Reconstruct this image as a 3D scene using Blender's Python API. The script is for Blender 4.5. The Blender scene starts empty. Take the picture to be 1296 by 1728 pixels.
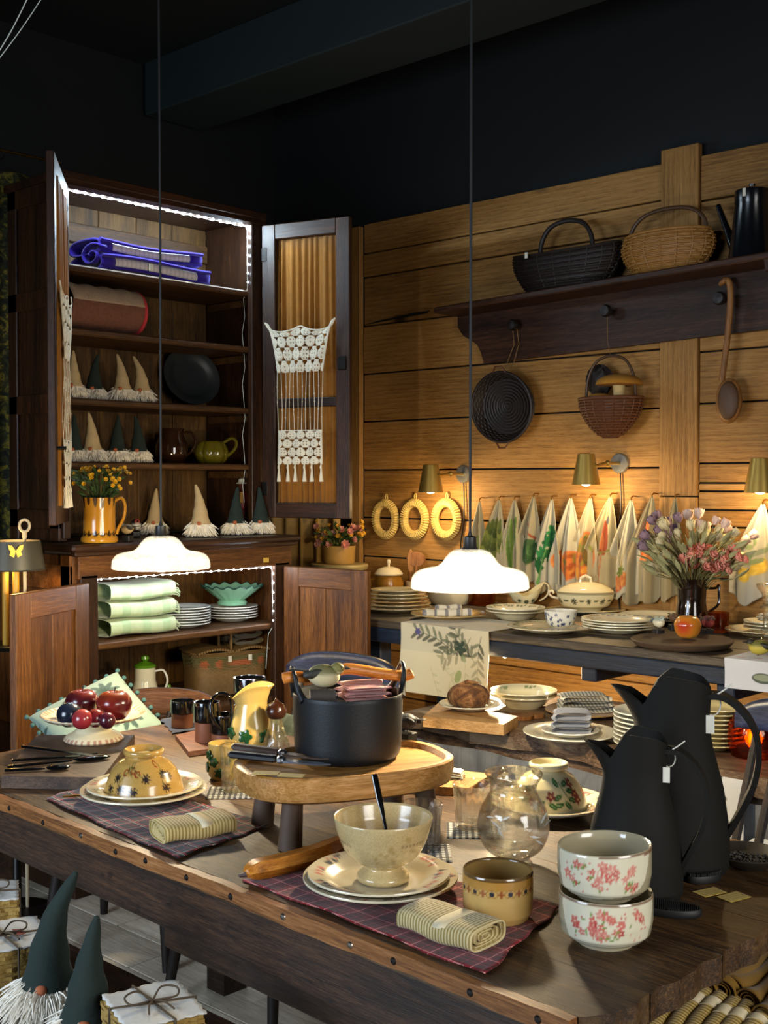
import bpy, bmesh, math, random
import numpy as np
from mathutils import Vector as V, Matrix
random.seed(7); np.random.seed(7)
R = math.radians; PI = math.pi
SC = bpy.context.scene; COL = SC.collection

# ---------------------------------------------------------------- camera
F, CX, CY, HY, EYE, AZ = 2000.0, 648.0, 864.0, 811.0, 1.46, R(43)
PITCH = math.atan((CY - HY) / F)
cd = bpy.data.cameras.new('camera'); cam = bpy.data.objects.new('camera', cd); COL.objects.link(cam)
cd.sensor_fit = 'VERTICAL'; cd.sensor_height = 36; cd.lens = 36 * F / 1728; cd.clip_start = .05
cam.location = (0, 0, EYE); cam.rotation_euler = (PI / 2 - PITCH, 0, AZ - PI / 2)
SC.camera = cam
# ---------------------------------------------------------------- world, window light, exposure
w = bpy.data.worlds.new('world'); SC.world = w; w.use_nodes = True
w.node_tree.nodes['Background'].inputs[0].default_value = (.30, .42, .62, 1)
w.node_tree.nodes['Background'].inputs[1].default_value = .25
def area(name, loc, target, sx, sy, power, col):
    l = bpy.data.lights.new(name, 'AREA'); l.shape = 'RECTANGLE'; l.size = sx; l.size_y = sy; l.energy = power; l.color = col; l.spread = R(115)
    o = bpy.data.objects.new(name, l); COL.objects.link(o); o.location = loc
    o.rotation_euler = (V(target) - V(loc)).to_track_quat('-Z', 'Y').to_euler(); o['kind'] = 'helper'
    return o
area('daylight_shop_window', (-1.38, 2.3, 1.45), (1.6, 2.3, .45), 1.6, 1.5, 40, (.70, .83, 1))      # in the opening of wall_left
area('daylight_shop_window', (1.0, -1.88, 1.7), (1.6, 1.5, .55), 1.5, 1.5, 30, (1, .97, .92))          # in the opening of wall_front
vs = SC.view_settings; vs.view_transform = 'Standard'; vs.look = 'None'; vs.gamma = 1; vs.use_curve_mapping = False; vs.exposure = 0.3
cy = SC.cycles; cy.max_bounces = 10; cy.transparent_max_bounces = 16; cy.transmission_bounces = 8; cy.caustics_reflective = False; cy.caustics_refractive = False; cy.sample_clamp_indirect = 4

# ---------------------------------------------------------------- photo pixel -> world point
_f0 = V((math.cos(AZ), math.sin(AZ), 0)); _r = V((math.sin(AZ), -math.cos(AZ), 0)); _z = V((0, 0, 1))
_fw = _f0 * math.cos(PITCH) - _z * math.sin(PITCH); _up = _z * math.cos(PITCH) + _f0 * math.sin(PITCH); _c = V((0, 0, EYE))
def ray(x, y): return _fw * F + _r * (x - CX) + _up * (CY - y)
def PZ(x, y, z): r = ray(x, y); return _c + r * ((z - EYE) / r.z)
def PX(x, y, X): r = ray(x, y); return _c + r * (X / r.x)
def PY(x, y, Y): r = ray(x, y); return _c + r * (Y / r.y)
def PD(x, y, d): return _c + ray(x, y) * (d / F)
def mpp(P): return (V(P) - _c).dot(_fw) / F          # metres per photo pixel at a point
VIEW = AZ - PI / 2                                    # local x = picture right, local y = away
WALL = -PI / 2                                        # the same, for things hanging on wall_right

# ---------------------------------------------------------------- colours and materials
def lin(h):
    if not isinstance(h, str): return tuple(h)[:3]
    c = [int(h[i:i + 2], 16) / 255 for i in (0, 2, 4)]
    return tuple(x / 12.92 if x <= .04045 else ((x + .055) / 1.055) ** 2.4 for x in c)
MATS = {}
class NT:
    def __init__(s, name):
        s.m = bpy.data.materials.new(name); s.m.use_nodes = True; s.t = s.m.node_tree; s.b = s.t.nodes['Principled BSDF']
    def n(s, typ, **kw):
        x = s.t.nodes.new(typ)
        for k, v in kw.items(): setattr(x, k, v)
        return x
    def l(s, a, b): s.t.links.new(a, b)
    def inp(s, sock, v):
        if hasattr(v, 'is_linked') or hasattr(v, 'links'): s.l(v, sock)
        elif isinstance(v, (tuple, list)) and len(v) == 3 and sock.type == 'RGBA': sock.default_value = (*v, 1)
        else: sock.default_value = v
    def math(s, op, a, b=None, c=None):
        x = s.n('ShaderNodeMath', operation=op)
        for i, q in enumerate((a, b, c)):
            if q is not None: s.inp(x.inputs[i], q)
        return x.outputs[0]
    def mix(s, f, a, b, mode='MIX'):
        x = s.n('ShaderNodeMix', data_type='RGBA', blend_type=mode)
        s.inp(x.inputs[0], f); s.inp(x.inputs[6], lin(a) if isinstance(a, str) else a); s.inp(x.inputs[7], lin(b) if isinstance(b, str) else b)
        return x.outputs[2]
    def coord(s, scale=(1, 1, 1), rnd=True, rot=(0, 0, 0)):
        tc = s.n('ShaderNodeTexCoord'); mp = s.n('ShaderNodeMapping'); mp.inputs['Scale'].default_value = scale; mp.inputs['Rotation'].default_value = rot
        s.l(tc.outputs['Object'], mp.inputs['Vector'])
        if rnd:
            oi = s.n('ShaderNodeObjectInfo'); k = s.n('ShaderNodeVectorMath', operation='SCALE'); k.inputs[0].default_value = (13, 7, 19)
            s.l(oi.outputs['Random'], k.inputs['Scale']); s.l(k.outputs[0], mp.inputs['Location'])
        return mp.outputs[0]
    def noise(s, vec, scale, detail=4, rough=.6, dist=0):
        x = s.n('ShaderNodeTexNoise'); s.l(vec, x.inputs['Vector'])
        x.inputs['Scale'].default_value = scale; x.inputs['Detail'].default_value = detail; x.inputs['Roughness'].default_value = rough; x.inputs['Distortion'].default_value = dist
        return x.outputs[0]
    def ramp(s, fac, stops):
        x = s.n('ShaderNodeValToRGB'); e = x.color_ramp.elements
        while len(e) < len(stops): e.new(.5)
        for q, (p, c) in zip(e, stops): q.position = p; q.color = (*lin(c), 1) if not isinstance(c, (int, float)) else (c, c, c, 1)
        s.l(fac, x.inputs[0]); return x.outputs[0]
    def bump(s, h, strength=.3, dist=.01):
        x = s.n('ShaderNodeBump'); x.inputs['Strength'].default_value = strength; x.inputs['Distance'].default_value = dist
        s.l(h, x.inputs['Height']); s.l(x.outputs[0], s.b.inputs['Normal'])
    def set(s, **kw):
        for k, v in kw.items(): s.inp(s.b.inputs[k], v)
        return s.m
    def rnd(s): return s.n('ShaderNodeObjectInfo').outputs['Random']
def plain(name, h, rough=.5, metal=0, var=.15, sc=40, bump=.0, spec=.5, **kw):
    if name in MATS: return MATS[name]
    t = NT(name); c = lin(h); v = t.coord()
    nz = t.noise(v, sc, 5)
    col = t.mix(nz, tuple(x * (1 - var) for x in c), tuple(min(1, x * (1 + var)) for x in c))
    if bump: t.bump(nz, bump, .004)
    MATS[name] = t.set(**{'Base Color': col, 'Roughness': rough, 'Metallic': metal, 'Specular IOR Level': spec}, **kw); return MATS[name]
def wood(name, dark, mid, light, ax='x', fine=90, rough=.6, bump=.3, wear=None, rings=0, tint=.25, spec=.35):
    """Stretched noise along the grain axis; a per-object tint; optional worn patches (their own colour)."""
    if name in MATS: return MATS[name]
    t = NT(name); k = {'x': (.06, 1, 1), 'y': (1, .06, 1), 'z': (1, 1, .06)}[ax]
    v = t.coord(k); broad = t.noise(v, 9, 6, .6, 1.2); fine *= 1.8; fn = t.noise(v, fine, 6, .7, .3)
    xf = t.noise(v, fine * 4, 4, .7, .2)
    f = t.math('ADD', t.math('ADD', t.math('MULTIPLY', broad, .36), t.math('MULTIPLY', fn, .34)), t.math('MULTIPLY', xf, .30))
    if rings:
        wv = t.n('ShaderNodeTexWave', wave_type='RINGS'); t.l(t.coord(tuple(q * (2.2 if q < 1 else 1) for q in k)), wv.inputs['Vector'])
        wv.inputs['Scale'].default_value = rings; wv.inputs['Distortion'].default_value = 5; wv.inputs['Detail'].default_value = 3; wv.inputs['Detail Scale'].default_value = .6
        f = t.math('ADD', t.math('MULTIPLY', f, .8), t.math('MULTIPLY', wv.outputs[1], .2))
    col = t.ramp(f, [(.40, dark), (.5, mid), (.60, light)])
    r = t.math('MULTIPLY_ADD', t.rnd(), tint * 2, 1 - tint)
    rc = t.n('ShaderNodeCombineColor'); [t.l(r, rc.inputs[i]) for i in range(3)]
    col = t.mix(1.0, col, rc.outputs[0], 'MULTIPLY')
    if wear:
        wn = t.noise(t.coord(tuple(min(1, q * 4) for q in k)), 7, 6, .65, .6)
        col = t.mix(t.ramp(wn, [(.5, 0), (.66, .8)]), col, wear)
        sn = t.noise(t.coord(tuple(q * .5 if q < 1 else q for q in k)), 420, 3, .7, .4); col = t.mix(t.ramp(sn, [(.56, 0), (.66, .55)]), col, wear)
        pt = t.noise(t.coord(tuple(min(1, q * 8) for q in k)), 45, 5, .7); col = t.mix(t.ramp(pt, [(.58, 0), (.68, .75)]), col, dark)
    if bump: t.bump(t.math('ADD', fn, t.math('MULTIPLY', xf, .5)), bump, .005)
    MATS[name] = t.set(**{'Base Color': col, 'Roughness': rough, 'Specular IOR Level': spec}); return MATS[name]
def attr(name, rough=.3, coat=0, bump=0, spec=.5, sc=300, speck=0, sheen=0):
    """Colour print stored on the mesh (attribute 'Col')."""
    if name in MATS: return MATS[name]
    t = NT(name); a = t.n('ShaderNodeAttribute', attribute_name='Col'); col = a.outputs['Color']
    if speck:
        nz = t.noise(t.coord(), sc, 3); col = t.mix(t.ramp(nz, [(.42, speck), (.55, 0)]), col, '6b5026')
    if bump: t.bump(t.noise(t.coord(), sc, 3), bump, .002)
    MATS[name] = t.set(**{'Base Color': col, 'Roughness': rough, 'Coat Weight': coat, 'Coat Roughness': .08, 'Specular IOR Level': spec, 'Sheen Weight': sheen}); return MATS[name]
def emit(name, h, s):
    if name in MATS: return MATS[name]
    t = NT(name); MATS[name] = t.set(**{'Base Color': lin(h), 'Emission Color': lin(h), 'Emission Strength': s}); return MATS[name]
def glass(name, tint='ffffff', rough=0., clear=.9, bump=0, sc=60):
    """Refracting glass mixed with straight-through transmission so that light also gets past it."""
    if name in MATS: return MATS[name]
    t = NT(name); g = t.n('ShaderNodeBsdfGlass'); g.inputs['IOR'].default_value = 1.45; g.inputs['Roughness'].default_value = rough; g.inputs['Color'].default_value = (*lin(tint), 1)
    tr = t.n('ShaderNodeBsdfTransparent'); tr.inputs[0].default_value = (*lin(tint), 1)
    gl = t.n('ShaderNodeBsdfGlossy'); gl.inputs['Roughness'].default_value = .03
    lw = t.n('ShaderNodeLayerWeight'); lw.inputs[0].default_value = .5; fr = t.n('ShaderNodeMath', operation='MULTIPLY_ADD'); t.l(t.math('POWER', lw.outputs['Facing'], 3.5), fr.inputs[0]); fr.inputs[1].default_value = .75; fr.inputs[2].default_value = .045
    m1 = t.n('ShaderNodeMixShader'); t.l(fr.outputs[0], m1.inputs[0]); t.l(tr.outputs[0], m1.inputs[1]); t.l(gl.outputs[0], m1.inputs[2])
    m2 = t.n('ShaderNodeMixShader'); m2.inputs[0].default_value = clear; t.l(g.outputs[0], m2.inputs[1]); t.l(m1.outputs[0], m2.inputs[2])
    if bump:
        x = t.n('ShaderNodeBump'); x.inputs['Strength'].default_value = bump; x.inputs['Distance'].default_value = .004
        t.l(t.noise(t.coord(), sc, 2), x.inputs['Height']); t.l(x.outputs[0], g.inputs['Normal']); t.l(x.outputs[0], gl.inputs['Normal'])
    t.l(m2.outputs[0], t.t.nodes['Material Output'].inputs[0]); MATS[name] = t.m; return t.m
def cloth(name, base, stripes=(), rough=.9, weave=900, wv=.25, rot=0, gingham=None):
    """Woven cloth. stripes: (axis 'x'/'y'/'xy', period m, phase, width share, colour, weight)."""
    if name in MATS: return MATS[name]
    t = NT(name); sp = t.n('ShaderNodeSeparateXYZ'); t.l(t.coord(rnd=False, rot=(0, 0, rot)), sp.inputs[0])
    nz = t.noise(t.coord(), 30, 5); c = lin(base)
    col = t.mix(nz, tuple(x * .75 for x in c), tuple(min(1, x * 1.2) for x in c))
    for ax, per, ph, wd, h, wt in stripes:
        for a in ax:
            q = sp.outputs[{'x': 0, 'y': 1, 'z': 2}[a]]
            fr = t.math('FRACT', t.math('MULTIPLY_ADD', q, 1 / per, ph + 50))
            col = t.mix(t.math('MULTIPLY', t.math('LESS_THAN', fr, wd), wt), col, lin(h))
    t.bump(t.noise(t.coord(), weave, 2), wv, .001)
    MATS[name] = t.set(**{'Base Color': col, 'Roughness': rough, 'Specular IOR Level': .2, 'Sheen Weight': .15}); return MATS[name]

# ---------------------------------------------------------------- mesh building
class MB:
    def __init__(s): s.v = []; s.f = []; s.sh = 180
    def add(s, v, f, M=None):
        k = len(s.v); s.v += [tuple(M @ V(q)) for q in v] if M is not None else [tuple(q) for q in v]
        s.f += [tuple(i + k for i in q) for q in f]; return s
    def box(s, c, d, rz=0, M=None, ch=0):
        """Box centred at c with size d; ch = chamfer."""
        x, y, z = (q / 2 for q in d); h = min(ch, x * .9, y * .9, z * .9); T = Matrix.Translation(V(c)) @ Matrix.Rotation(rz, 4, 'Z')
        if M is not None: T = M @ T
        s.sh = 25
        if h <= 0:
            v = [(a * x, b * y, e * z) for e in (-1, 1) for b in (-1, 1) for a in (-1, 1)]
            return s.add(v, [(0, 2, 3, 1), (4, 5, 7, 6), (0, 1, 5, 4), (2, 6, 7, 3), (0, 4, 6, 2), (1, 3, 7, 5)], T)
        o = lambda X, Y: [(-X, -Y), (X, -Y), (X, Y), (-X, Y)]
        rings = [(x - h, y - h, -z), (x, y - h, 0), ]
        def oct_(X, Y): return [(X - h, -Y), (X, -Y + h), (X, Y - h), (X - h, Y), (-X + h, Y), (-X, Y - h), (-X, -Y + h), (-X + h, -Y)]
        v = []
        for X, Y, Zz in ((x - h, y - h, -z), (x, y, -z + h), (x, y, z - h), (x - h, y - h, z)): v += [(a, b, Zz) for a, b in oct_(X, Y)]
        f = [tuple(range(7, -1, -1)), tuple(range(24, 32))]
        for k in range(3): f += [(k * 8 + i, k * 8 + (i + 1) % 8, k * 8 + 8 + (i + 1) % 8, k * 8 + 8 + i) for i in range(8)]
        return s.add(v, f, T)
    def lathe(s, prof, n=32, M=None, fn=None, cap=True):
        """Revolve (r,z) points; fn(theta,r,z)->(r,z) lets the ring wobble."""
        v = []; f = []; m = len(prof)
        for r, z in prof:
            for i in range(n):
                a = 2 * PI * i / n; q, h = fn(a, r, z) if fn else (r, z); v.append((q * math.cos(a), q * math.sin(a), h))
        for j in range(m - 1): f += [(j * n + i, j * n + (i + 1) % n, (j + 1) * n + (i + 1) % n, (j + 1) * n + i) for i in range(n)]
        if cap:
            if prof[0][0] > 1e-4: f.append(tuple(range(n - 1, -1, -1)))
            if prof[-1][0] > 1e-4: f.append(tuple(range((m - 1) * n, m * n)))
        return s.add(v, f, M)
    def tube(s, pts, r, n=8, closed=False, M=None, flat=1.0, capped=True):
        """Round bar along points; r a number or one per point; flat squashes the section."""
        P = [V(p) for p in pts]; m = len(P); rr = r if hasattr(r, '__len__') else [r] * m; v = []; f = []; prev = None
        for i in range(m):
            t = (P[(i + 1) % m] - P[i - 1]) if closed else (P[min(i + 1, m - 1)] - P[max(i - 1, 0)])
            t = t.normalized() if t.length > 1e-9 else V((0, 0, 1))
            if prev is None: a = t.cross(V((0, 0, 1)) if abs(t.z) < .9 else V((1, 0, 0))).normalized()
            else: a = (prev - t * prev.dot(t)); a = a.normalized() if a.length > 1e-6 else t.orthogonal().normalized()
            prev = a; b = t.cross(a)
            for k in range(n): g = 2 * PI * k / n; v.append(P[i] + (a * math.cos(g) + b * (math.sin(g) * flat)) * rr[i])
        for i in range(m if closed else m - 1): f += [(i * n + k, ((i + 1) % m) * n + k, ((i + 1) % m) * n + (k + 1) % n, i * n + (k + 1) % n) for k in range(n)]
        if not closed and capped: f += [tuple(range(n)), tuple(range(m * n - 1, m * n - n - 1, -1))]
        return s.add(v, f, M)
    def prism(s, poly, z0, z1, M=None, inset=0):
        """Extrude a 2-D outline from z0 to z1."""
        n = len(poly); c = V((sum(p[0] for p in poly) / n, sum(p[1] for p in poly) / n, 0))
        def at(z, k): return [((p[0] - c.x) * k + c.x, (p[1] - c.y) * k + c.y, z) for p in poly]
        L = [(z0, 1), (z1, 1)] if not inset else [(z0, 1 - inset), (z0 + abs(z1 - z0) * .2, 1), (z1 - abs(z1 - z0) * .2, 1), (z1, 1 - inset)]
        v = []; [v.extend(at(*q)) for q in L]; f = [tuple(range(n - 1, -1, -1)), tuple(range((len(L) - 1) * n, len(L) * n))]
        for j in range(len(L) - 1): f += [(j * n + i, j * n + (i + 1) % n, (j + 1) * n + (i + 1) % n, (j + 1) * n + i) for i in range(n)]
        return s.add(v, f, M)
    def grid(s, fn, nu, nv, M=None, closeu=False, keep=None):
        """fn(u,v) in 0..1 -> point."""
        v = [fn(i / (nu if closeu else nu - 1), j / (nv - 1)) for j in range(nv) for i in range(nu)]
        f = [(j * nu + i, j * nu + (i + 1) % nu, (j + 1) * nu + (i + 1) % nu, (j + 1) * nu + i) for j in range(nv - 1) for i in range(nu if closeu else nu - 1) if keep is None or keep(i, j)]
        return s.add(v, f, M)
    def ball(s, c, r, n=12, m=8, sc=(1, 1, 1), M=None, fn=None):
        T = Matrix.Translation(V(c)); T = M @ T if M is not None else T
        def g(u, w):
            a, b = 2 * PI * u, PI * (w - .5); q = fn(a, b) if fn else 1
            return (r * q * sc[0] * math.cos(a) * math.cos(b), r * q * sc[1] * math.sin(a) * math.cos(b), r * q * sc[2] * math.sin(b))
        return s.grid(g, n, m + 1, T, closeu=True)
    def build(s, name, m, parent=None, smooth=40, loc=None, rz=0, thick=0, kind=None, col=None, sub=0):
        me = bpy.data.meshes.new(name); me.from_pydata(s.v, [], s.f)
        if col is not None:
            at = me.color_attributes.new('Col', 'FLOAT_COLOR', 'POINT'); A = np.ones((len(s.v), 4), np.float32); A[:, :3] = col; at.data.foreach_set('color', A.ravel())
        me.materials.append(m)
        if smooth: me.shade_smooth(); me.set_sharp_from_angle(angle=R(min(smooth, s.sh)))
        o = bpy.data.objects.new(name, me); COL.objects.link(o)
        if parent: o.parent = parent
        if loc is not None: o.location = loc
        o.rotation_euler[2] = rz
        if thick: md = o.modifiers.new('t', 'SOLIDIFY'); md.thickness = thick; md.offset = 0
        if sub: md = o.modifiers.new('s', 'SUBSURF'); md.levels = md.render_levels = sub
        if kind: o['kind'] = kind
        return o
    def arr(s): return np.array(s.v, dtype=np.float64)
class Cv:
    """Colour print: U across, W up, in metres, one value per vertex."""
    def __init__(s, U, W, base): s.U = np.asarray(U); s.W = np.asarray(W); s.c = np.tile(np.array(lin(base)), (len(s.U), 1))
    def put(s, m, h, a=1.0): m = np.clip(np.asarray(m, float), 0, 1)[:, None] * a; s.c = s.c * (1 - m) + np.array(lin(h)) * m; return s
    def soft(s, d, e): return np.clip(.5 - d / e, 0, 1)
    def ell(s, x, y, rx, ry, h, ang=0, a=1, e=.0012):
        c, q = math.cos(ang), math.sin(ang); X = (s.U - x) * c + (s.W - y) * q; Y = -(s.U - x) * q + (s.W - y) * c
        d = (np.sqrt((X / rx) ** 2 + (Y / ry) ** 2) - 1) * min(rx, ry); return s.put(s.soft(d, e), h, a)
    def flower(s, x, y, r, h, n=5, ph=0, cut=.45, mid=None, a=1):
        X, Y = s.U - x, s.W - y; d = np.hypot(X, Y); k = r * (1 - cut + cut * np.abs(np.cos(n / 2 * (np.arctan2(Y, X) + ph))))
        s.put(s.soft(d - k, .0012), h, a)
        if mid: s.ell(x, y, r * .22, r * .22, mid)
        return s
    def seg(s, x0, y0, x1, y1, w, h, a=1, e=.0012):
        dx, dy = x1 - x0, y1 - y0; t = np.clip(((s.U - x0) * dx + (s.W - y0) * dy) / (dx * dx + dy * dy + 1e-12), 0, 1)
        d = np.hypot(s.U - x0 - t * dx, s.W - y0 - t * dy) - w / 2; return s.put(s.soft(d, e), h, a)
    def leaf(s, x, y, L, wd, ang, h, a=1): return s.ell(x + math.cos(ang) * L / 2, y + math.sin(ang) * L / 2, L / 2, wd / 2, h, ang, a)
    def band(s, y0, y1, h, a=1): return s.put((s.W > y0) & (s.W < y1), h, a)
    def noise(s, amt, k=90, seed=0):
        rr = np.random.RandomState(seed); q = np.zeros(len(s.U))
        for _ in range(6): A = rr.uniform(-k, k, 2); q += np.sin(s.U * A[0] + s.W * A[1] + rr.uniform(0, 6))
        s.c = np.clip(s.c * (1 + amt * (q / 6))[:, None], 0, 1); return s
# ---------------------------------------------------------------- things
def tag(o, label, cat, group=None):
    o['label'] = label; o['category'] = cat
    if group: o['group'] = group
    return o
def thing(name, label, cat, loc=(0, 0, 0), rz=0, group=None):
    o = bpy.data.objects.new(name, None); o.empty_display_size = .05; COL.objects.link(o); o.location = loc; o.rotation_euler[2] = rz
    return tag(o, label, cat, group)
def struct(o): o['kind'] = 'structure'; return o
def dup(o, loc=None, rz=None, label=None, parent=None, scale=None):
    c = o.copy(); COL.objects.link(c)
    if parent: c.parent = parent
    if loc is not None: c.location = loc
    if rz is not None: c.rotation_euler[2] = rz
    if scale is not None: c.scale = (scale,) * 3
    if label: c['label'] = label
    for ch in o.children: dup(ch, parent=c)
    return c
def smoothpts(P, n=8, closed=False):
    """Catmull-Rom through points."""
    P = [V(p) for p in P]; m = len(P); out = []
    for i in range(m if closed else m - 1):
        a, b, c, d = (P[(i + k) % m] if closed else P[max(0, min(m - 1, i + k))] for k in (-1, 0, 1, 2))
        for j in range(n):
            t = j / n; out.append(.5 * ((2 * b) + (c - a) * t + (2 * a - 5 * b + 4 * c - d) * t * t + (3 * b - a - 3 * c + d) * t ** 3))
    return out if closed else out + [P[-1]]
def smoothprof(P, n=6): return [(max(p.x, 0), p.y) for p in smoothpts([(a, b, 0) for a, b in P], n)]
def shell(outer, t=.004, floor=None):
    """Closed vessel profile: outer wall up (r,z), then the inner wall down to the middle."""
    inn = [(max(r - t, .0), z) for r, z in outer[::-1]]; fl = floor if floor is not None else outer[0][1] + t * 1.3
    inn = [(r, max(z, fl)) for r, z in inn]; return [(0, outer[0][1])] + outer + [(outer[-1][0] - t * .5, outer[-1][1] + t * .35)] + inn + [(0, fl)]
# ================================================================ SETTING
TEAL = plain('dark_teal_paint', '060c0f', .8, var=.12, sc=6)
TEALB = plain('dark_teal_beam_paint', '1d2b2d', .7, var=.12, sc=6)
WX = 4.2
FLOORW = wood('pale_floor_boards', '988c78', 'c0b49f', 'd8cdb8', 'y', 60, .55, .15, tint=.15)
def wallwood(name, ax, tint):
    t = NT(name); k = {'y': (1, .05, 1), 'z': (1, 1, .05)}[ax]; v = t.coord(k); big = t.noise(t.coord(tuple(min(1, q * 6) for q in k)), 3.5, 3)
    wv = t.n('ShaderNodeTexWave', wave_type='BANDS', bands_direction='Z' if ax == 'y' else 'Y', wave_profile='SAW'); t.l(t.coord(tuple(q * (2.5 if q < 1 else 1) for q in k)), wv.inputs['Vector'])
    for a, b in (('Scale', 14), ('Distortion', 9), ('Detail', 3), ('Detail Scale', .45), ('Detail Roughness', .6)): wv.inputs[a].default_value = b
    fn = t.noise(v, 170, 6, .7, .2); xf = t.noise(v, 700, 3, .6)
    f = t.math('ADD', t.math('ADD', t.math('MULTIPLY', fn, .42), t.math('MULTIPLY', wv.outputs[1], .07)), t.math('ADD', t.math('MULTIPLY', big, .31), t.math('MULTIPLY', xf, .22)))
    col = t.ramp(f, [(.36, '5f3f1a'), (.47, '8f6632'), (.56, 'a67a41'), (.68, 'b98c52')])
    vo = t.n('ShaderNodeTexVoronoi'); t.l(t.coord((1, .45, 1) if ax == 'y' else (1, 1, .45)), vo.inputs['Vector']); vo.inputs['Scale'].default_value = 2.6; vo.inputs['Randomness'].default_value = 1
    col = t.mix(t.ramp(t.math('ADD', vo.outputs['Distance'], t.math('MULTIPLY', fn, .06)), [(.055, 1), (.11, 0)]), col, '3a2410')
    r = t.math('MULTIPLY_ADD', t.rnd(), tint * 2, 1 - tint); rc = t.n('ShaderNodeCombineColor'); [t.l(r, rc.inputs[i]) for i in range(3)]
    col = t.mix(1.0, col, rc.outputs[0], 'MULTIPLY'); t.bump(fn, .25, .004)
    return t.set(**{'Base Color': col, 'Roughness': .65, 'Specular IOR Level': .3})
WALLW = wallwood('old_wall_boards', 'y', .16)
WALLV = wallwood('upright_wall_board', 'z', .06)
fl = MB().box((1.35, 1.45, -.06), (5.8, 6.8, .08)).build('floor', plain('floor_underlay', '2a2119', .9)); struct(fl)
random.seed(3)
x = -.2; k = 0
while x < 4.15:
    wd = random.choice((.15, .17, .19)); y = -1.9 + random.random() * .9
    while y < 4.7:
        L = random.uniform(1.1, 1.9); y1 = min(y + L, 4.7)
        MB().box((0, 0, 0), (wd - .004, y1 - y - .005, .022), ch=.002).build('floor_plank', FLOORW, fl, loc=(x + wd / 2, (y + y1) / 2, -.011)); y = y1
    x += wd
struct(MB().box((1.35, 1.45, 3.49), (5.9, 6.9, .08)).build('ceiling', TEAL))
bm = MB().box((0, 0, 0), (.345, 6.6, .25), ch=.006).build('trim_1', TEALB, loc=(3.56, 1.42, 3.325)); struct(bm)
struct(MB().box((0, 0, 0), (.14, 6.6, .14), ch=.006).build('trim_2', TEAL, loc=(2.2, 1.42, 3.38)))
struct(MB().box((1.35, 4.8, 1.7), (5.9, .1, 3.5)).build('wall_back', TEAL))
wr = struct(MB().box((WX + .09, 1.45, 1.7), (.1, 6.9, 3.5)).build('wall_right', TEAL))
def wplank(y0, y1, z0, z1, m=WALLW, dx=0, name='wall_plank'):
    t = .03; j = random.uniform(-.003, .003)
    MB().box((0, 0, 0), (t, y1 - y0, z1 - z0), ch=.002).build(name, m, wr, loc=(WX + t / 2 + j - dx, (y0 + y1) / 2, (z0 + z1) / 2))
g = .0035
for a, b in zip([0, .22, .42, .64, .86, 1.089, 1.279, 1.512, 1.748, 1.981, 2.215, 2.453, 2.568], [.22, .42, .64, .86, 1.089, 1.279, 1.512, 1.748, 1.981, 2.215, 2.453, 2.568, 2.715]):
    wplank(2.414, 4.05, a + g, b - g)
for a, b in zip([0, .25, .5, .72, .9, 1.083, 1.281, 1.347, 1.419, 1.451, 1.527, 1.758, 1.957, 2.24, 2.537], [.25, .5, .72, .9, 1.083, 1.281, 1.347, 1.419, 1.451, 1.527, 1.758, 1.957, 2.24, 2.537, 2.714]):
    wplank(-1.9, 2.245, a + g, b - g)
wplank(2.249, 2.411, 0, 1.395, WALLV, .012, 'upright_plank'); wplank(2.249, 2.411, 1.40, 2.76, WALLV, .012, 'upright_plank')
wplank(4.053, 4.11, 0, 2.70, WALLV, .03, 'upright_plank')
# long split in the boards near the corner
MB().prism([(0, 0), (.4, .018), (.42, .03), (.30, .026), (.1, .012)], 0, .004, Matrix(((0, 0, 1, 0), (-1, 0, 0, 0), (0, 1, 0, 0), (0, 0, 0, 1)))).build('split', plain('split_shadow', '0a0705', .9), wr, loc=(WX - .006, 4.04, 2.222))
# shop-window walls behind and left of the camera (out of the picture; daylight comes in here)
def winwall(name, horiz, pos, a0, a1, o0, o1, zb, zt):
    mb = MB()
    for (p, q, r, s) in ((a0, o0, 0, 3.45), (o1, a1, 0, 3.45), (o0, o1, 0, zb), (o0, o1, zt, 3.45)):
        c, d = ((p + q) / 2, (r + s) / 2), (q - p, s - r)
        mb.box((c[0], pos, c[1]) if horiz else (pos, c[0], c[1]), (d[0], .1, d[1]) if horiz else (.1, d[0], d[1]))
    struct(mb.build(name, TEAL))
winwall('wall_left', False, -1.45, -2, 4.85, 1.5, 3.1, .7, 2.4)
winwall('wall_front', True, -1.95, -1.5, 4.3, .25, 1.75, .95, 2.45)
# curtains in the far corner and left edge
def curtain(name, label, m, P0, P1, z0, z1, folds, amp, gather=None, n=120):
    P0, P1 = V(P0), V(P1); d = P1 - P0; nrm = V((-d.y, d.x, 0)).normalized()
    def fn(u, v):
        q = P0 + d * u + nrm * amp * (math.sin(u * folds * 2 * PI) + .4 * math.sin(u * folds * 5.3 + v * 2)) * (.6 + .4 * (1 - v)); return (q.x, q.y, z0 + (z1 - z0) * v)
    return tag(MB().grid(fn, n, 10).build(name, m, thick=.003), label, 'curtain')
curtain('curtain', 'cream and gold curtain hanging in the corner behind the cupboard', cloth('gold_curtain_cloth', 'c4a060', rough=.85), (4.13, 4.14, 0), (4.13, 4.72, 0), .05, 2.6, 5, .025)
t = NT('foliage_cloth'); nz = t.noise(t.coord(), 26, 6, .7, 1); FOL = t.set(**{'Base Color': t.ramp(nz, [(.4, '10140c'), (.52, '3a3a14'), (.6, '8a7a22'), (.68, '171b10')]), 'Roughness': .9})
curtain('curtain', 'dark green and mustard leaf patterned curtain at left edge', FOL, (1.85, 4.24, 0), (2.62, 4.24, 0), .05, 2.66, 5, .03)
cr = thing('curtain_rod', 'thin brass curtain rod with black rings at top left', 'curtain rod', (2.0, 4.22, 2.735))
BRASS = plain('brass', 'b08a3a', .28, 1, .1)
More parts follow.
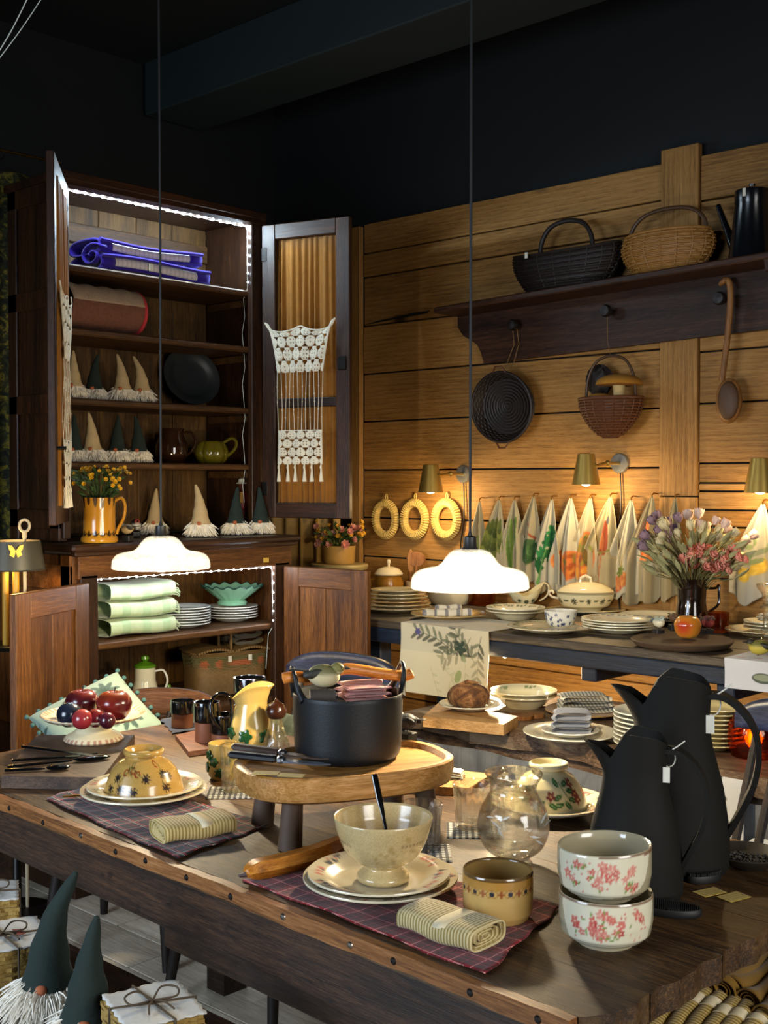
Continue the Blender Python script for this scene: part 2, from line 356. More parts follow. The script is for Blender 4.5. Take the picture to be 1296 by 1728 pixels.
MB().tube([(-.5, 0, 0), (.62, 0, 0)], .006).build('rod', BRASS, cr)
IRON = plain('black_iron', '15120f', .5, .6, .2)
ring = [(.022 * math.cos(a), 0, .022 * math.sin(a) - .016) for a in np.linspace(0, 2 * PI, 16, endpoint=False)]
rg = MB().tube(ring, .0025, 6, True).build('ring', IRON, cr, loc=(-.15, 0, 0))
for i in range(1, 6): dup(rg, (.05 + i * .06, 0, 0), parent=cr)
# ================================================================ CUPBOARD
DARKW = wood('dark_cupboard_wood', '140a06', '2a170b', '432714', 'z', 80, .42, .2, tint=.2)
DARKX = wood('dark_cupboard_wood_level', '140a06', '2a170b', '432714', 'x', 80, .42, .2, tint=.2)
INW = wood('cupboard_inside_wood', '2c1c0b', '523817', '6f5026', 'z', 60, .6, .2, tint=.2)
INX = wood('cupboard_shelf_wood', '2a190b', '492f16', '664623', 'x', 60, .55, .2, tint=.15)
DOORW = wood('brown_door_wood', '331b0b', '593515', '7a4f24', 'z', 60, .5, .25, tint=.2)
DOORX = wood('brown_door_wood_level', '331b0b', '593515', '7a4f24', 'x', 60, .5, .25, tint=.2)
UY, LY = 3.74, 3.58            # fronts of the upper and lower halves
cup = thing('cupboard', 'tall dark two-part wooden cupboard with four open doors and lit shelves', 'cupboard', (2.8, 3.9, 0))
def cb(name, c, d, m, ch=.003, par=None):
    o = MB().box((0, 0, 0), d, ch=ch).build(name, m, par or cup); o.location = V(c) - (cup.location if par is None else V(par['o'])); return o
# upper half  x 2.317..3.27, y 3.74..4.28, z 1.24..2.57
cb('side_panel', (2.328, 3.91, 1.90), (.024, .34, 1.32), DARKW); cb('side_panel', (3.255, 3.91, 1.90), (.024, .34, 1.32), DARKW)
for z in (1.32, 1.74, 2.12, 2.50): cb('side_rail', (2.311, 3.91, z), (.012, .34, .07), DARKW)
for y in (3.77, 4.05): cb('side_stile', (2.311, y, 1.90), (.012, .06, 1.32), DARKW)
for i in range(5): cb('back_board', (2.43 + i * .181, 4.085, 1.9), (.178, .018, 1.3), INW)
cb('back_rail', (2.79, 4.068, 2.43), (.9, .014, .075), INX)
cb('upper_top', (2.79, 3.91, 2.55), (.98, .38, .03), DARKX); cb('cornice', (2.79, 3.75, 2.535), (1.0, .05, .06), DARKX, .012)
cb('face_stile', (2.331, UY, 1.88), (.03, .03, 1.26), DARKW); cb('face_stile', (3.235, UY, 1.88), (.07, .03, 1.26), DARKW)
for z in (2.23, 2.0, 1.748, 1.515): cb('shelf', (2.79, 3.912, z), (.90, .325, .024), INX, .006)
for z in (2.20, 1.97, 1.72, 1.485): cb('shelf_batten', (3.238, 3.93, z), (.012, .26, .03), INX)
# middle counter and lower half  x 2.27..3.29, y 3.58..4.28
cb('counter', (2.775, 3.86, 1.225), (1.07, .63, .026), DARKX, .008)
cb('counter_moulding', (2.775, 3.57, 1.205), (1.04, .03, .018), DARKX, .004)
cb('lower_side', (2.275, 3.87, .63), (.024, .56, 1.14), DOORW); cb('lower_side', (3.275, 3.87, .63), (.024, .56, 1.14), DOORW)
cb('lower_side_rail', (2.26, 3.87, 1.12), (.012, .56, .09), DOORX); cb('lower_side_stile', (2.26, 3.62, .63), (.012, .06, 1.14), DOORW)
for i in range(5): cb('back_board', (2.38 + i * .198, 4.14, .62), (.195, .018, 1.14), INW)
cb('frieze', (2.775, LY, 1.158), (1.0, .03, .085), DOORX, .004)
cb('face_stile', (2.318, LY, .6), (.07, .03, 1.06), DARKW); cb('face_stile', (3.22, LY, .6), (.08, .03, 1.06), DARKW)
cb('shelf', (2.775, 3.87, .87), (.96, .54, .024), INX, .005); cb('shelf', (2.775, 3.86, .575), (.96, .56, .03), INX, .005)
cb('plinth', (2.775, 3.86, .28), (1.04, .57, .56), DARKX)
cb('price_label', PY(449, 945, LY - .018), (.028, .002, .018), plain('yellow_label', 'c9a94e', .7), 0)
def door(name, h, f, z0, z1, wr_, m, mx, panel, mid=None, t=.026, knob=True):
    """Framed door from hinge h to free edge f (x,y)."""
    h, f = V((*h, z0)), V((*f, z0)); L = (f - h).length; a = math.atan2((f - h).y, (f - h).x)
    d = bpy.data.objects.new(name, None); COL.objects.link(d); d.parent = cup; d.location = h - cup.location; d.rotation_euler[2] = a; H = z1 - z0
    P = lambda n, c, s, mm, ch=.003: MB().box((0, 0, 0), s, ch=ch).build(n, mm, d, loc=c)
    P('stile', (wr_ / 2, 0, H / 2), (wr_, t, H), m); P('stile', (L - wr_ / 2, 0, H / 2), (wr_, t, H), m)
    for z in [wr_ / 2, H - wr_ / 2] + ([mid] if mid else []): P('rail', (L / 2, 0, z), (L - 2 * wr_, t * .96, wr_ if z != mid else wr_ * .6), mx)
    if panel:
        w2 = (L - 2 * wr_)
        for i in range(2): P('panel_board', (wr_ + w2 * (.25 + .5 * i), 0, H / 2), (w2 / 2 - .003, .010, H - 2 * wr_ + .01), m)
    return d, L, H
OCH = cloth('ochre_lining', '8a5a1e', rough=.85)
def doorcurtain(d, L, H, wr_):
    def fn(u, v): return (wr_ + .004 + (L - 2 * wr_ - .008) * u, .012 + (.007 * math.sin((u + .06 * math.sin(u * 11)) * 7 * 2 * PI + math.sin(v * 5) * .6) + .004 * math.sin(u * 67 + v)) * (1 - .5 * v ** 6), wr_ + (H - 2 * wr_) * v)
    MB().grid(fn, 110, 12).build('door_curtain', OCH, d, thick=.002)
ud, uL, uH = door('door', (3.255, 3.715), (3.372, 3.325), 1.307, 2.508, .062, DARKW, DARKX, False, .47); doorcurtain(ud, uL, uH, .062)
vd, vL, vH = door('door', (2.318, 3.715), (2.045, 3.355), 1.315, 2.508, .062, DARKW, DARKX, False, .47); doorcurtain(vd, vL, vH, .062)
wd_, wL, wH = door('door', (2.30, 3.562), (1.905, 3.36), .50, 1.105, .085, DOORW, DOORX, True)
xd, xL, xH = door('door', (3.235, 3.562), (3.272, 3.13), .50, 1.115, .08, DOORW, DOORX, True)
for d, L, H in ((vd, vL, vH), (ud, uL, uH)):
    for z in (.12, H - .12): MB().box((0, 0, 0), (.03, .03, .06), ch=.004).build('hinge', IRON, d, loc=(.012, .0, z))
MB().box((0, 0, 0), (.035, .012, .055), ch=.003).build('lock_plate', IRON, ud, loc=(uL - .03, -.018, .62))
MB().tube([(0, 0, 0), (.0, .03, 0)], .006).build('key', IRON, vd, loc=(vL - .03, .012, .25))
# ---------------------------------------------------------------- LED strings
LEDW = emit('cool_led_glow', 'd8f0ff', 3400); LEDL = emit('white_led_glow', 'f0f4ff', 650); WIRE = plain('clear_wire', 'b9c4bf', .4)
def ledstring(label, pts, nled, tail=None, strength=None):
    s = thing('led_string', label, 'string light', pts[0]); o = V(pts[0]); P = [V(p) - o for p in pts]
    seg = [(b - a).length for a, b in zip(P, P[1:])]; T = sum(seg); wp = []
    def along(q):
        for (a, b), L in zip(zip(P, P[1:]), seg):
            if q <= L: return a.lerp(b, q / L)
            q -= L
        return P[-1]
    MB().tube([along(T * i / 60) + V((0, 0, .002 * math.sin(i * 1.7))) for i in range(61)] + ([V(p) - o for p in tail] if tail else []), .0014, 5).build('wire', WIRE, s)
    led = None
    for i in range(nled):
        p = along(T * (i + .3) / nled) + V((0, -.004, 0))
        if led is None: led = MB().ball((0, 0, 0), .0027, 8, 6).build('led', strength or LEDW, s, loc=p)
        else: dup(led, p, parent=s)
y = UY + .014
tail = [(3.205 + .008 * math.sin(i * 2.1), y + .03, 2.21 - i * .07) for i in range(13)]
ledstring('cool white light string across the top of the upper cupboard opening', [(2.345, y, 2.502), (3.2, y, 2.502), (3.202, y, 2.25)], 30, tail)
y = LY + .0
ledstring('white light string along the lower cupboard opening under the counter', [(2.36, y, 1.112), (3.178, y, 1.112), (3.182, y, .87)], 28, [(3.175, y + .02, .84), (3.18, y + .03, .8), (3.17, y + .03, .70)], LEDL)
# ---------------------------------------------------------------- crochet hangings
CRO = cloth('white_crochet_cotton', 'd9d2bd', weave=500, wv=.5)
def crochet(name, label, wid, H, M, loc, rz):
    c = thing(name, label, 'wall hanging', loc, rz)
    def shp(u, v):      # u across, v down 0..1
        wdt = wid * (1 - .36 * min(1, v / .32) ** .6 if v < .32 else .64 - .02 * v); sag = .022 * math.sin(PI * abs(2 * u - 1) ** 1.0) * max(0, 1 - v / .1)
        return ((u - .5) * wdt, .004 * math.sin(u * 17 + v * 11), -v * H - sag - (.02 * (abs(u - .5) < .45) * max(0, 1 - v / .12)))
    def lace(name, v0, v1, rows, cols):
        nu, nv = cols * 10, rows * 10
        def keep(i, j):
            cu, cv = i / 10, j / 10; r = int(cv); a, b = cu + (.5 if r % 2 else 0), cv - r; a -= math.floor(a)
            if i < 2 or i > nu - 4 or j < 1: return True
            if abs(a - .5) > .26 + .3 * max(0, .5 - abs(b - .5) - .12) / .38 and abs(b - .5) > .08: return False     # open triangles between the squares
            if abs(a - .5) < .22 and abs(b - .5) < .34 and (i % 3 == 1) and (j % 3 == 1): return False   # pin holes
            return True
        MB().grid(lambda u, v: shp(u, v0 + (v1 - v0) * v), nu, nv, keep=keep).build(name, CRO, c, thick=.003)
    lace('lace_top', 0, .33, 4, 6); lace('lace_bottom', .70, .92, 4, 5)
    st = None
    for i in range(12):
        u = i / 11; p = [shp(u, .32 + .4 * k / 8) for k in range(9)]
        mb = MB().tube(p, .0012, 5)
        for k in (2 + i % 2, 4 + i % 3): mb.ball(p[k], .003, 6, 4)
        mb.build('strand', CRO, c)
    mb = MB().tube([shp(u, 0) for u in np.linspace(0, 1, 20)], .003, 6); mb.build('edge_cord', CRO, c)
    for i in range(6):
        q = V(shp(.03 + i * .188, .91)); MB().tube([q, q - V((.002, 0, .02)), q - V((0, 0, .026)), q - V((0, 0, .075))], [.002, .005, .0035, .009], 7).build('tassel', CRO, c)
d = V((3.372, 3.325, 0)) - V((3.255, 3.715, 0)); a = math.atan2(d.y, d.x); n = V((d.y, -d.x, 0)).normalized()
q = PD(511, 545, 4.72); crochet('crochet_hanging', 'white crochet hanging with tassels draped on the upper right cupboard door', .325, .62, None, (q.x + n.x * .025, q.y + n.y * .025, 2.095), a)
d = V((2.045, 3.355, 0)) - V((2.318, 3.715, 0)); a = math.atan2(d.y, d.x)
mid_ = V((2.045, 3.355, 0)).lerp(V((2.318, 3.715, 0)), .44); n = V((d.y, -d.x, 0)).normalized() * -1
crochet('crochet_hanging', 'white crochet hanging seen edge-on on the upper left cupboard door', .36, .72, None, (mid_.x + n.x * .03, mid_.y + n.y * .03, 2.10), a)
# ================================================================ BIG TABLE
TT = .75
TOPW = wood('worn_table_top', '140c06', '3d2814', '70502c', 'y', 90, .48, .5, wear='5d4526', tint=.12, spec=.4)
APRW = wood('dark_table_apron', '17100b', '35241a', '553a26', 'y', 70, .5, .35, wear='1b1411', tint=.1)
PINE = wood('pine_edge_strip', '54331a', '84552b', 'a57244', 'y', 60, .5, .2, tint=.1)
tb = thing('table', 'long old farmhouse table with worn plank top and nailed pine edge', 'table', (1.772, 1.825, 0), R(-1.9))
ws = [.13, .19, .17, .2, .17]; x = -.43; L = 2.0
for i, q in enumerate(ws):
    g_ = random.Random(i); n_ = 40; p0, p1 = g_.uniform(0, 6), g_.uniform(0, 6); e0 = [(-q / 2 + .0006 + (q - .0012) * k / n_, -1.0 + .004 * math.sin(k * .23 + p0) + .0016 * math.sin(k * .5 + p1) + (.035 * max(0, 1 - (k / n_) / .4) ** 2 if i == 0 else 0)) for k in range(n_ + 1)]
    MB().prism(e0 + [(q / 2 - .0006, 1.0), (-q / 2 + .0006, 1.0)], -.02, .02, None, 0).build('top_plank', TOPW, tb, 25, loc=(x + q / 2, 0, TT - .02)); x += q
def strip(u, v):   # wavy lower edge
    return None
pl = []; n = 60
for i in range(n): pl.append((-.968 + 1.968 * i / (n - 1), -.0005 + .0008 * math.sin(i * .9) + .0008 * math.sin(i * 2.3)))
for i in range(n): pl.append((1.0 - 1.968 * i / (n - 1), -.027 + .002 * math.sin(i * .4) + .001 * math.sin(i * 1.9)))
ms = Matrix(((0, 0, 1, 0), (1, 0, 0, 0), (0, 1, 0, 0), (0, 0, 0, 1)))
MB().prism(pl, -.012, .006, ms).build('edge_strip', PINE, tb, loc=(-.436, 0, TT))
for i in range(15):
    y = -.93 + i * .133 + random.uniform(-.02, .02)
    MB().lathe([(.0, .004), (.004, .0035), (.0062, .001), (.0062, 0)], 10, Matrix.Rotation(-PI / 2, 4, 'Y')).build('nail', plain('bright_nail', 'a09a90', .35, 1) if i in (3, 4, 9) else plain('dark_nail', '120c08', .6, .4), tb, loc=(-.447, y, TT - .016 + random.uniform(-.004, .004)))
for s in (-1, 1): MB().box((0, 0, 0), (.03, 1.92, .105), ch=.004).build('apron', APRW, tb, loc=(s * .405, 0, TT - .03 - .0525 - .01))
for s in (-1, 1): MB().box((0, 0, 0), (.8, .03, .08), ch=.004).build('apron', wood('dark_table_apron_end', '17100b', '35241a', '553a26', 'x', 70, .5, .35), tb, loc=(0, s * .94, TT - .09))
MB().box((0, 0, 0), (.05, 1.0, .06), ch=.004).build('runner', APRW, tb, loc=(-.36, -.45, TT - .175))
for sx in (-1, 1):
    for sy in (-1, 1):
        MB().prism([(-.04, -.04), (.04, -.04), (.04, .04), (-.04, .04)], 0, .60).box((0, 0, .635), (.095, .095, .09), ch=.006).build('leg', APRW, tb, loc=(sx * .36, sy * .72 + .1, 0))
# ================================================================ PENDANTS
t = NT('frosted_hammered_glass'); nz = t.noise(t.coord(), 160, 2)
tl = t.n('ShaderNodeBsdfTranslucent'); tl.inputs[0].default_value = (.10, .105, .11, 1)
tr = t.n('ShaderNodeBsdfTransparent'); gl = t.n('ShaderNodeBsdfGlossy'); gl.inputs['Roughness'].default_value = .08
bp = t.n('ShaderNodeBump'); bp.inputs['Strength'].default_value = .9; bp.inputs['Distance'].default_value = .006; t.l(nz, bp.inputs['Height']); t.l(bp.outputs[0], gl.inputs['Normal']); t.l(bp.outputs[0], tl.inputs['Normal'])
m1 = t.n('ShaderNodeMixShader'); t.l(t.ramp(nz, [(.35, .25), (.65, .7)]), m1.inputs[0]); t.l(tl.outputs[0], m1.inputs[1]); t.l(tr.outputs[0], m1.inputs[2])
m2 = t.n('ShaderNodeMixShader'); m2.inputs[0].default_value = .1; t.l(m1.outputs[0], m2.inputs[1]); t.l(gl.outputs[0], m2.inputs[2]); t.l(m2.outputs[0], t.t.nodes['Material Output'].inputs[0])
SHADE = t.m; BULB = emit('pendant_bulb_glow', 'fff4dc', 40); CAPB = plain('dark_bakelite', '20201f', .45)
def pendant(label, P, rim, power):
    p = thing('pendant_lamp', label, 'pendant lamp', P, 0, 'glass pendants over the table')
    s = rim / .135
    prof = [(.135, .012), (.1345, .02), (.132, .034), (.122, .047), (.104, .054), (.08, .058), (.066, .066), (.056, .08), (.045, .092), (.03, .099), (.016, .101)]
    prof = smoothprof([(r * s, z * s) for r, z in prof], 4)
    MB().lathe(prof + [(r - .002, z - .002) for r, z in prof[::-1]], 64, cap=False).build('glass_shade', SHADE, p)
    MB().lathe([(.0, .092 * s), (.019 * s, .092 * s), (.0195 * s, .1 * s), (.016 * s, .104 * s), (.015 * s, .127 * s), (.006, .129 * s), (.003, .14 * s)], 24).build('lamp_cap', CAPB, p)
    MB().lathe(smoothprof([(0, .0), (.014, .003), (.022, .018), (.02, .034), (.011, .055), (.011, .092)], 5), 24).build('bulb', BULB, p)
    MB().tube([(0, 0, .13 * s), (.004, .002, 1.0), (.0, 0, 3.448 - P[2])], .0032, 8).build('cord', plain('dark_cord', '14171a', .6), p)
    l = bpy.data.lights.new('pendant_light', 'POINT'); l.energy = power; l.color = (1, .80, .50); l.shadow_soft_size = .03
    o = bpy.data.objects.new('pendant_light', l); COL.objects.link(o); o.parent = p; o.location = (0, 0, -.022)
P = PD(793, 1000, 2.72); pendant('frosted glass pendant lamp hanging in front of the row of tea towels', P, .136, 34)
P = PD(272, 965, 3.3); pendant('frosted glass pendant lamp hanging in front of the open cupboard', P, .136, 27)
# ================================================================ CONSOLE TABLE along the wall
CZ = .92
BLUEP = wood('worn_blue_paint', '070f1a', '0d192b', '17273d', 'y', 40, .5, .3, tint=.05)
CTOP = wood('dark_console_top', '2b241c', '4a4033', '6a5d4a', 'y', 40, .5, .3)
ct = thing('console_table', 'blue painted console table against the plank wall', 'table', (3.74, 2.45, 0))
CF = 3.335                                     # front edge
for i in range(4): MB().box((0, 0, 0), (.209, 3.0, .03), ch=.004).build('top_plank', CTOP, ct, loc=(CF + .108 + i * .21 - 3.74, -.15, CZ - .015))
MB().box((0, 0, 0), (.03, 3.0, .055), ch=.004).build('apron', BLUEP, ct, loc=(CF + .018 - 3.74, -.15, CZ - .03 - .0275))
for y in (1.72, 2.22, 3.0): MB().box((0, 0, 0), (.62, .06, .05), ch=.004).build('cross_beam', BLUEP, ct, loc=(CF + .37 - 3.74, y - 2.45, CZ - .115))
for y in (1.2, 3.42):
    for x in (.31, .75): MB().box((0, 0, 0), (.07, .07, CZ - .12), ch=.006).build('leg', BLUEP, ct, loc=(CF + x - 3.74, y - 2.45, (CZ - .12) / 2))
# ================================================================ LOW BENCH with live edge slab
BZ = .70
SLAB = wood('grey_live_edge_slab', '2b1d14', '574232', '7d6650', 'y', 40, .6, .5, wear='8e7b62')
GLIN = cloth('grey_linen', '5d6066', (('xy', .03, 0, .1, '4a4d54', .4),))
bn = thing('display_bench', 'low bench with live-edge slab top over a grey linen cloth', 'bench', (3.19, 2.1, 0))
pl = []
for i in range(40): pl.append((2.885 + .02 * math.sin(i * .7) + .012 * math.sin(i * 1.9), 2.60 - i * .05))
pl += [(3.52, .65), (3.52, 2.60)]
MB().prism([(a - 3.19, b - 2.1) for a, b in pl], BZ - .055, BZ).build('slab', SLAB, bn)
MB().prism([(a - 3.19 + (.03 if a < 3.2 else 0), b - 2.1) for a, b in pl], BZ - .10, BZ - .06).build('lower_slab', SLAB, bn)
def fn(u, v):
    y = 2.66 - 2.0 * u; return (2.865 - 3.19 + .012 * math.sin(u * 40 + v * 3) - .02 * v, y - 2.1, BZ - .075 - .45 * v)
MB().grid(fn, 90, 10).build('linen_cloth', GLIN, bn, thick=.004)
MB().grid(lambda u, v: (2.865 - 3.19 + .6 * u, .56 + .01 * math.sin(u * 20 + v * 3), BZ - .075 - .45 * v), 30, 8).build('linen_cloth', GLIN, bn, thick=.004)
for y in (-1.2, .4):
    for x in (-.2, .22): MB().box((0, 0, 0), (.06, .06, BZ - .1), ch=.005).build('leg', APRW, bn, loc=(x, y, (BZ - .1) / 2))
# ================================================================ CROCKERY HELPERS
GLAZE = attr('printed_glaze', .16, .5, speck=0); GLAZES = attr('speckled_printed_glaze', .2, .4, sc=420, speck=.22); MATTP = attr('printed_matt', .75, sheen=.1, bump=.15, sc=700)
CREAM = plain('cream_glaze', 'd8cdb0', .18, var=.06, sc=25, **{'Coat Weight': .4}); WHITEG = plain('white_glaze', 'd9dad2', .18, var=.04, sc=25, **{'Coat Weight': .4})
def plathe(name, m, prof, n, paint, par=None, loc=None, rz=0, fn=None, smooth=50, M=None):
    """Printed vessel: paint(U,W,r,idx)->Cv ; U = arc length from the side that faces the viewer, W = height, idx = profile step."""
    mb = MB().lathe(prof, n, M, fn); A = mb.arr(); th = np.arctan2(A[:, 1], A[:, 0]) + PI / 2; th = (th + PI) % (2 * PI) - PI; r = np.hypot(A[:, 0], A[:, 1])
    idx = np.repeat(np.arange(len(prof)), n); return mb.build(name, m, par, smooth, loc, rz, col=paint(th, r, A[:, 2], idx).c)
def dense(P, step):
    out = [P[0]]
    for a, b in zip(P, P[1:]):
        k = max(1, int(math.hypot(b[0] - a[0], b[1] - a[1]) / step)); out += [(a[0] + (b[0] - a[0]) * i / k, a[1] + (b[1] - a[1]) * i / k) for i in range(1, k + 1)]
    return out
def plateprof(r, h=.022, t=.0045):
    o = [(.50, 0), (.53, .0), (.56, .12), (.66, .3), (.74, .62), (.86, .84), (1.0, 1.0)]; o = [(a * r, b * h) for a, b in o]
    return [(0, .0015)] + o + [(r * 1.002, h + t * .4), (r * .995, h + t * .8)] + [(a * r, b * h + t) for a, b in ((.86, .84), (.75, .64), (.67, .34), (.58, .16), (.3, .1), (0, .1))]
def plate(label, loc, r, rim=None, base='cfc5a8', h=.022, cat='plate', group=None, name='plate', n=96, m=None, seed=1, ring=None):
    """rim: list of (kind, colour) repeated round the rim; ring: colour of the line at the edge."""
    def paint(th, rr, z, idx):
        c = Cv(rr * np.cos(th), rr * np.sin(th), base); k = len(plateprof(r)) ; c.noise(.05, 60, seed)
        top = idx >= 9
        if ring: c.put(top & (rr > r * .955) & (rr < r * .985), ring)
        if rim:
            g = np.random.RandomState(seed)
            for i in range(rim[0]):
                a = 2 * PI * i / rim[0] + g.uniform(-.05, .05); q = r * .86
                d = Cv(c.U, c.W, base); d.c = c.c.copy(); h1, h2 = (rim[1], rim[2]) if i % 2 else (rim[2], rim[1])
                for j in range(5):
                    da = (j - 2) * .075; rad = q + g.uniform(-.05, .05) * r
                    (d.flower(rad * math.cos(a + da), rad * math.sin(a + da), r * .062, h1) if j % 2 == 0 else d.leaf(rad * math.cos(a + da), rad * math.sin(a + da), r * .09, r * .045, g.uniform(0, 6), h2))
                c.c = np.where(top[:, None], d.c, c.c)
        return c
    pr = plateprof(r, h); pr = dense(pr, .006 if rim else .05)
    # keep the step count at which the top begins
    mb = MB().lathe(pr, 200 if rim else n); A = mb.arr(); th = np.arctan2(A[:, 1], A[:, 0]); rr = np.hypot(A[:, 0], A[:, 1]); ti = int(np.argmax([p[0] for p in pr])); idx = np.where(np.repeat(np.arange(len(pr)), 200 if rim else n) >= ti, 9, 0)
    o = mb.build(name, m or GLAZE, None, 50, loc, random.uniform(0, 6) if not rim else .4, col=paint(th, rr, A[:, 2], idx).c)
    return tag(o, label, cat, group)
def handle(par, pts, r, m, name='handle', flat=.7, n=10): return MB().tube(smoothpts(pts, 6), r, n, flat=flat).build(name, m, par)
def clothquad(name, label, cat, m, px, z, amp=.003, thick=.002, nu=50, nv=40, seed=0, dz=None):
    """Cloth laid flat: four photo corners on plane z."""
    P = [PZ(a, b, z) for a, b in px]; c = sum(P, V()) / 4; d = P[1] - P[0]; a = math.atan2(d.y, d.x); Ri = Matrix.Rotation(-a, 4, 'Z'); Q = [Ri @ (p - c) for p in P]; g = random.Random(seed); ph = [g.uniform(0, 6) for _ in range(6)]
    def fn(u, v):
        p = (Q[0] * (1 - u) + Q[1] * u) * (1 - v) + (Q[3] * (1 - u) + Q[2] * u) * v; e = min(u, v, 1 - u, 1 - v)
        zz = amp * (1 + math.sin(u * 9 + ph[0] + v * 3) * .5 + math.sin(v * 8 + ph[1]) * .5) * max(0, 1 - e * 6) * .8
        return (p.x + .003 * math.sin(v * 20 + ph[2]), p.y + .003 * math.sin(u * 22 + ph[3]), .0015 + zz + (dz(u, v) if dz else 0))
    return tag(MB().grid(fn, nu, nv).build(name, m, None, 60, c, a, thick=thick), label, cat)
BLACKG = plain('black_glaze', '07080a', .12, var=.1, **{'Coat Weight': .5}); BLK = plain('black_metal', '0a0b0d', .35, .3); STEEL = plain('steel', '8d9094', .3, 1)
# ---------------------------------------------------------------- left place setting
TART = cloth('black_tartan', '0f1016', (('xy', .042, .0, .42, '14161f', .9), ('xy', .042, .18, .05, 'b84040', .95), ('xy', .042, .3, .035, 'd0c8b8', .75), ('xy', .042, .62, .12, '9c2c2f', .3)))
TARTR = cloth('red_tartan', '7a1a20', (('xy', .040, 0, .36, '2a0d12', .55), ('xy', .040, .18, .05, 'dc9a92', .75), ('xy', .040, .62, .10, '1c1016', .6), ('xy', .02, .4, .08, 'a03038', .6)))
clothquad('placemat', 'black and red tartan placemat under the left place setting', 'placemat', TART, [(76, 1350), (300, 1452), (456, 1394), (190, 1322)], TT, .004, seed=2)
PL = PZ(243, 1347, TT + .004)
plate('lower cream plate under the upside-down daisy bowl, left setting', PL, .139, (10, 'b4665c', '4f5c44'), ring='6b6250', seed=3, name='dinner_plate')
plate('upper cream plate holding the upside-down daisy bowl', PL + V((.004, .003, .008)), .127, (10, 'b4665c', '4f5c44'), ring='55506a', seed=4, name='dinner_plate')
def p_bowlL(th, r, z, idx):
    c = Cv(th * .075, z, 'b08d4a').noise(.12, 120, 2)
    for x, y in ((-.062, .022), (-.035, .024), (-.006, .020), (.020, .046), (.062, .025), (.075, .047), (.062, .052), (-.05, .045)): c.flower(x, y, .011, '1d1c22', 8, .3, .75)
    for x, y, s in ((-.03, .058, 1), (-.012, .062, -1), (.052, .072, 1), (.0, .055, 1)):
        for k in range(5): c.seg(x + .006 * math.cos(k * s), y + .006 * math.sin(k * s), x + .006 * math.cos((k + 1) * s), y + .006 * math.sin((k + 1) * s), .0028, '7c2318')
    for x0, y0, x1, y1 in ((-.045, .03, -.02, .07), (-.02, .07, .01, .05), (.055, .03, .06, .07), (-.028, .068, -.012, .05)): c.seg(x0, y0, x1, y1, .0016, '3f4a2a')
    for k in range(5): c.seg(-.026 + k * .003, .064, -.024 + k * .003, .076, .001, '3f4a2a')
    return c
B = [(.0405, .098), (.044, .096), (.045, .092), (.043, .086), (.036, .082), (.038, .079), (.055, .070), (.070, .053), (.080, .032), (.086, .012), (.088, 0)]
bp_ = dense([(0, .086), (.034, .0865), (.038, .095)] + B + [(.084, 0), (.076, .03), (.06, .06), (.03, .074), (0, .075)], .003)
bl = plathe('bowl', GLAZES, bp_, 220, p_bowlL, None, PL + V((.0, .0, .014)), VIEW); tag(bl, 'ochre bowl with dark daisies turned upside down on two plates', 'bowl')
def napkin(label, P, L, W, Hh, rz, m, band=True, par=None, name='folded_napkin'):
    t = thing(name, label, 'napkin', P, rz); n = 28
    def sec(a, k=1.0):
        e = 3.6; ca, sa = math.cos(a), math.sin(a); return (math.copysign(abs(ca) ** (2 / e), ca) * W / 2 * k, math.copysign(abs(sa) ** (2 / e), sa) * Hh / 2 * k)
    def body(u, v):
        y, z = sec(2 * PI * u, 1 - .035 * math.sin(v * 6 + 1)); return ((v - .5) * L, y, Hh / 2 + z + .002 * math.sin(v * 9))
    MB().grid(body, n, 14, closeu=True).build('cloth_roll', m, t, thick=.002)
    for s in (-1, 1):      # rolled layers showing in the ends
        pts = []
        for i in range(70): a = i * .32; k = .93 * (1 - i / 80); y, z = sec(a, k); pts.append((y, z + Hh / 2))
        MB().grid(lambda u, v: (s * (L / 2 - .004 - v * .02), *pts[min(69, int(u * 69))]), 70, 2).build('inner_fold', m, t, thick=.0015)
    if band:
        def bd(u, v):
            y, z = sec(2 * PI * u, 1.02); return ((v - .5) * .024 + .012, y, Hh / 2 + z + .001)
        MB().grid(bd, n, 2, closeu=True).build('paper_band', plain('cream_paper', 'd6c8a4', .8), t, thick=.0008)
    return t
STRN = cloth('ribbed_mustard_stripe', 'c8b27a', (('x', .0068, 0, .42, '8a7434', .9),), weave=400)
STRN2 = cloth('ribbed_olive_stripe', 'c9b98a', (('x', .0058, 0, .45, '857036', .9), ('y', .012, .2, .3, 'cdbf94', .35)), weave=400)
q = PZ(326, 1408, TT + .005); a0 = PZ(262, 1418, TT) - PZ(385, 1398, TT); napkin('mustard striped folded napkin with paper band beside the daisy bowl', q, .15, .092, .034, math.atan2(-a0.y, -a0.x), STRN)
kn = thing('butter_knife', 'dull brass knife tucked under the edge of the left plates', 'knife', PZ(125, 1345, TT + .008), VIEW + .35)
MB().box((0, 0, .003), (.05, .010, .003), ch=.001).build('blade', BRASS, kn); MB().tube([(.02, 0, .003), (.08, 0, .003)], [.003, .005], 8).build('handle', BRASS, kn)
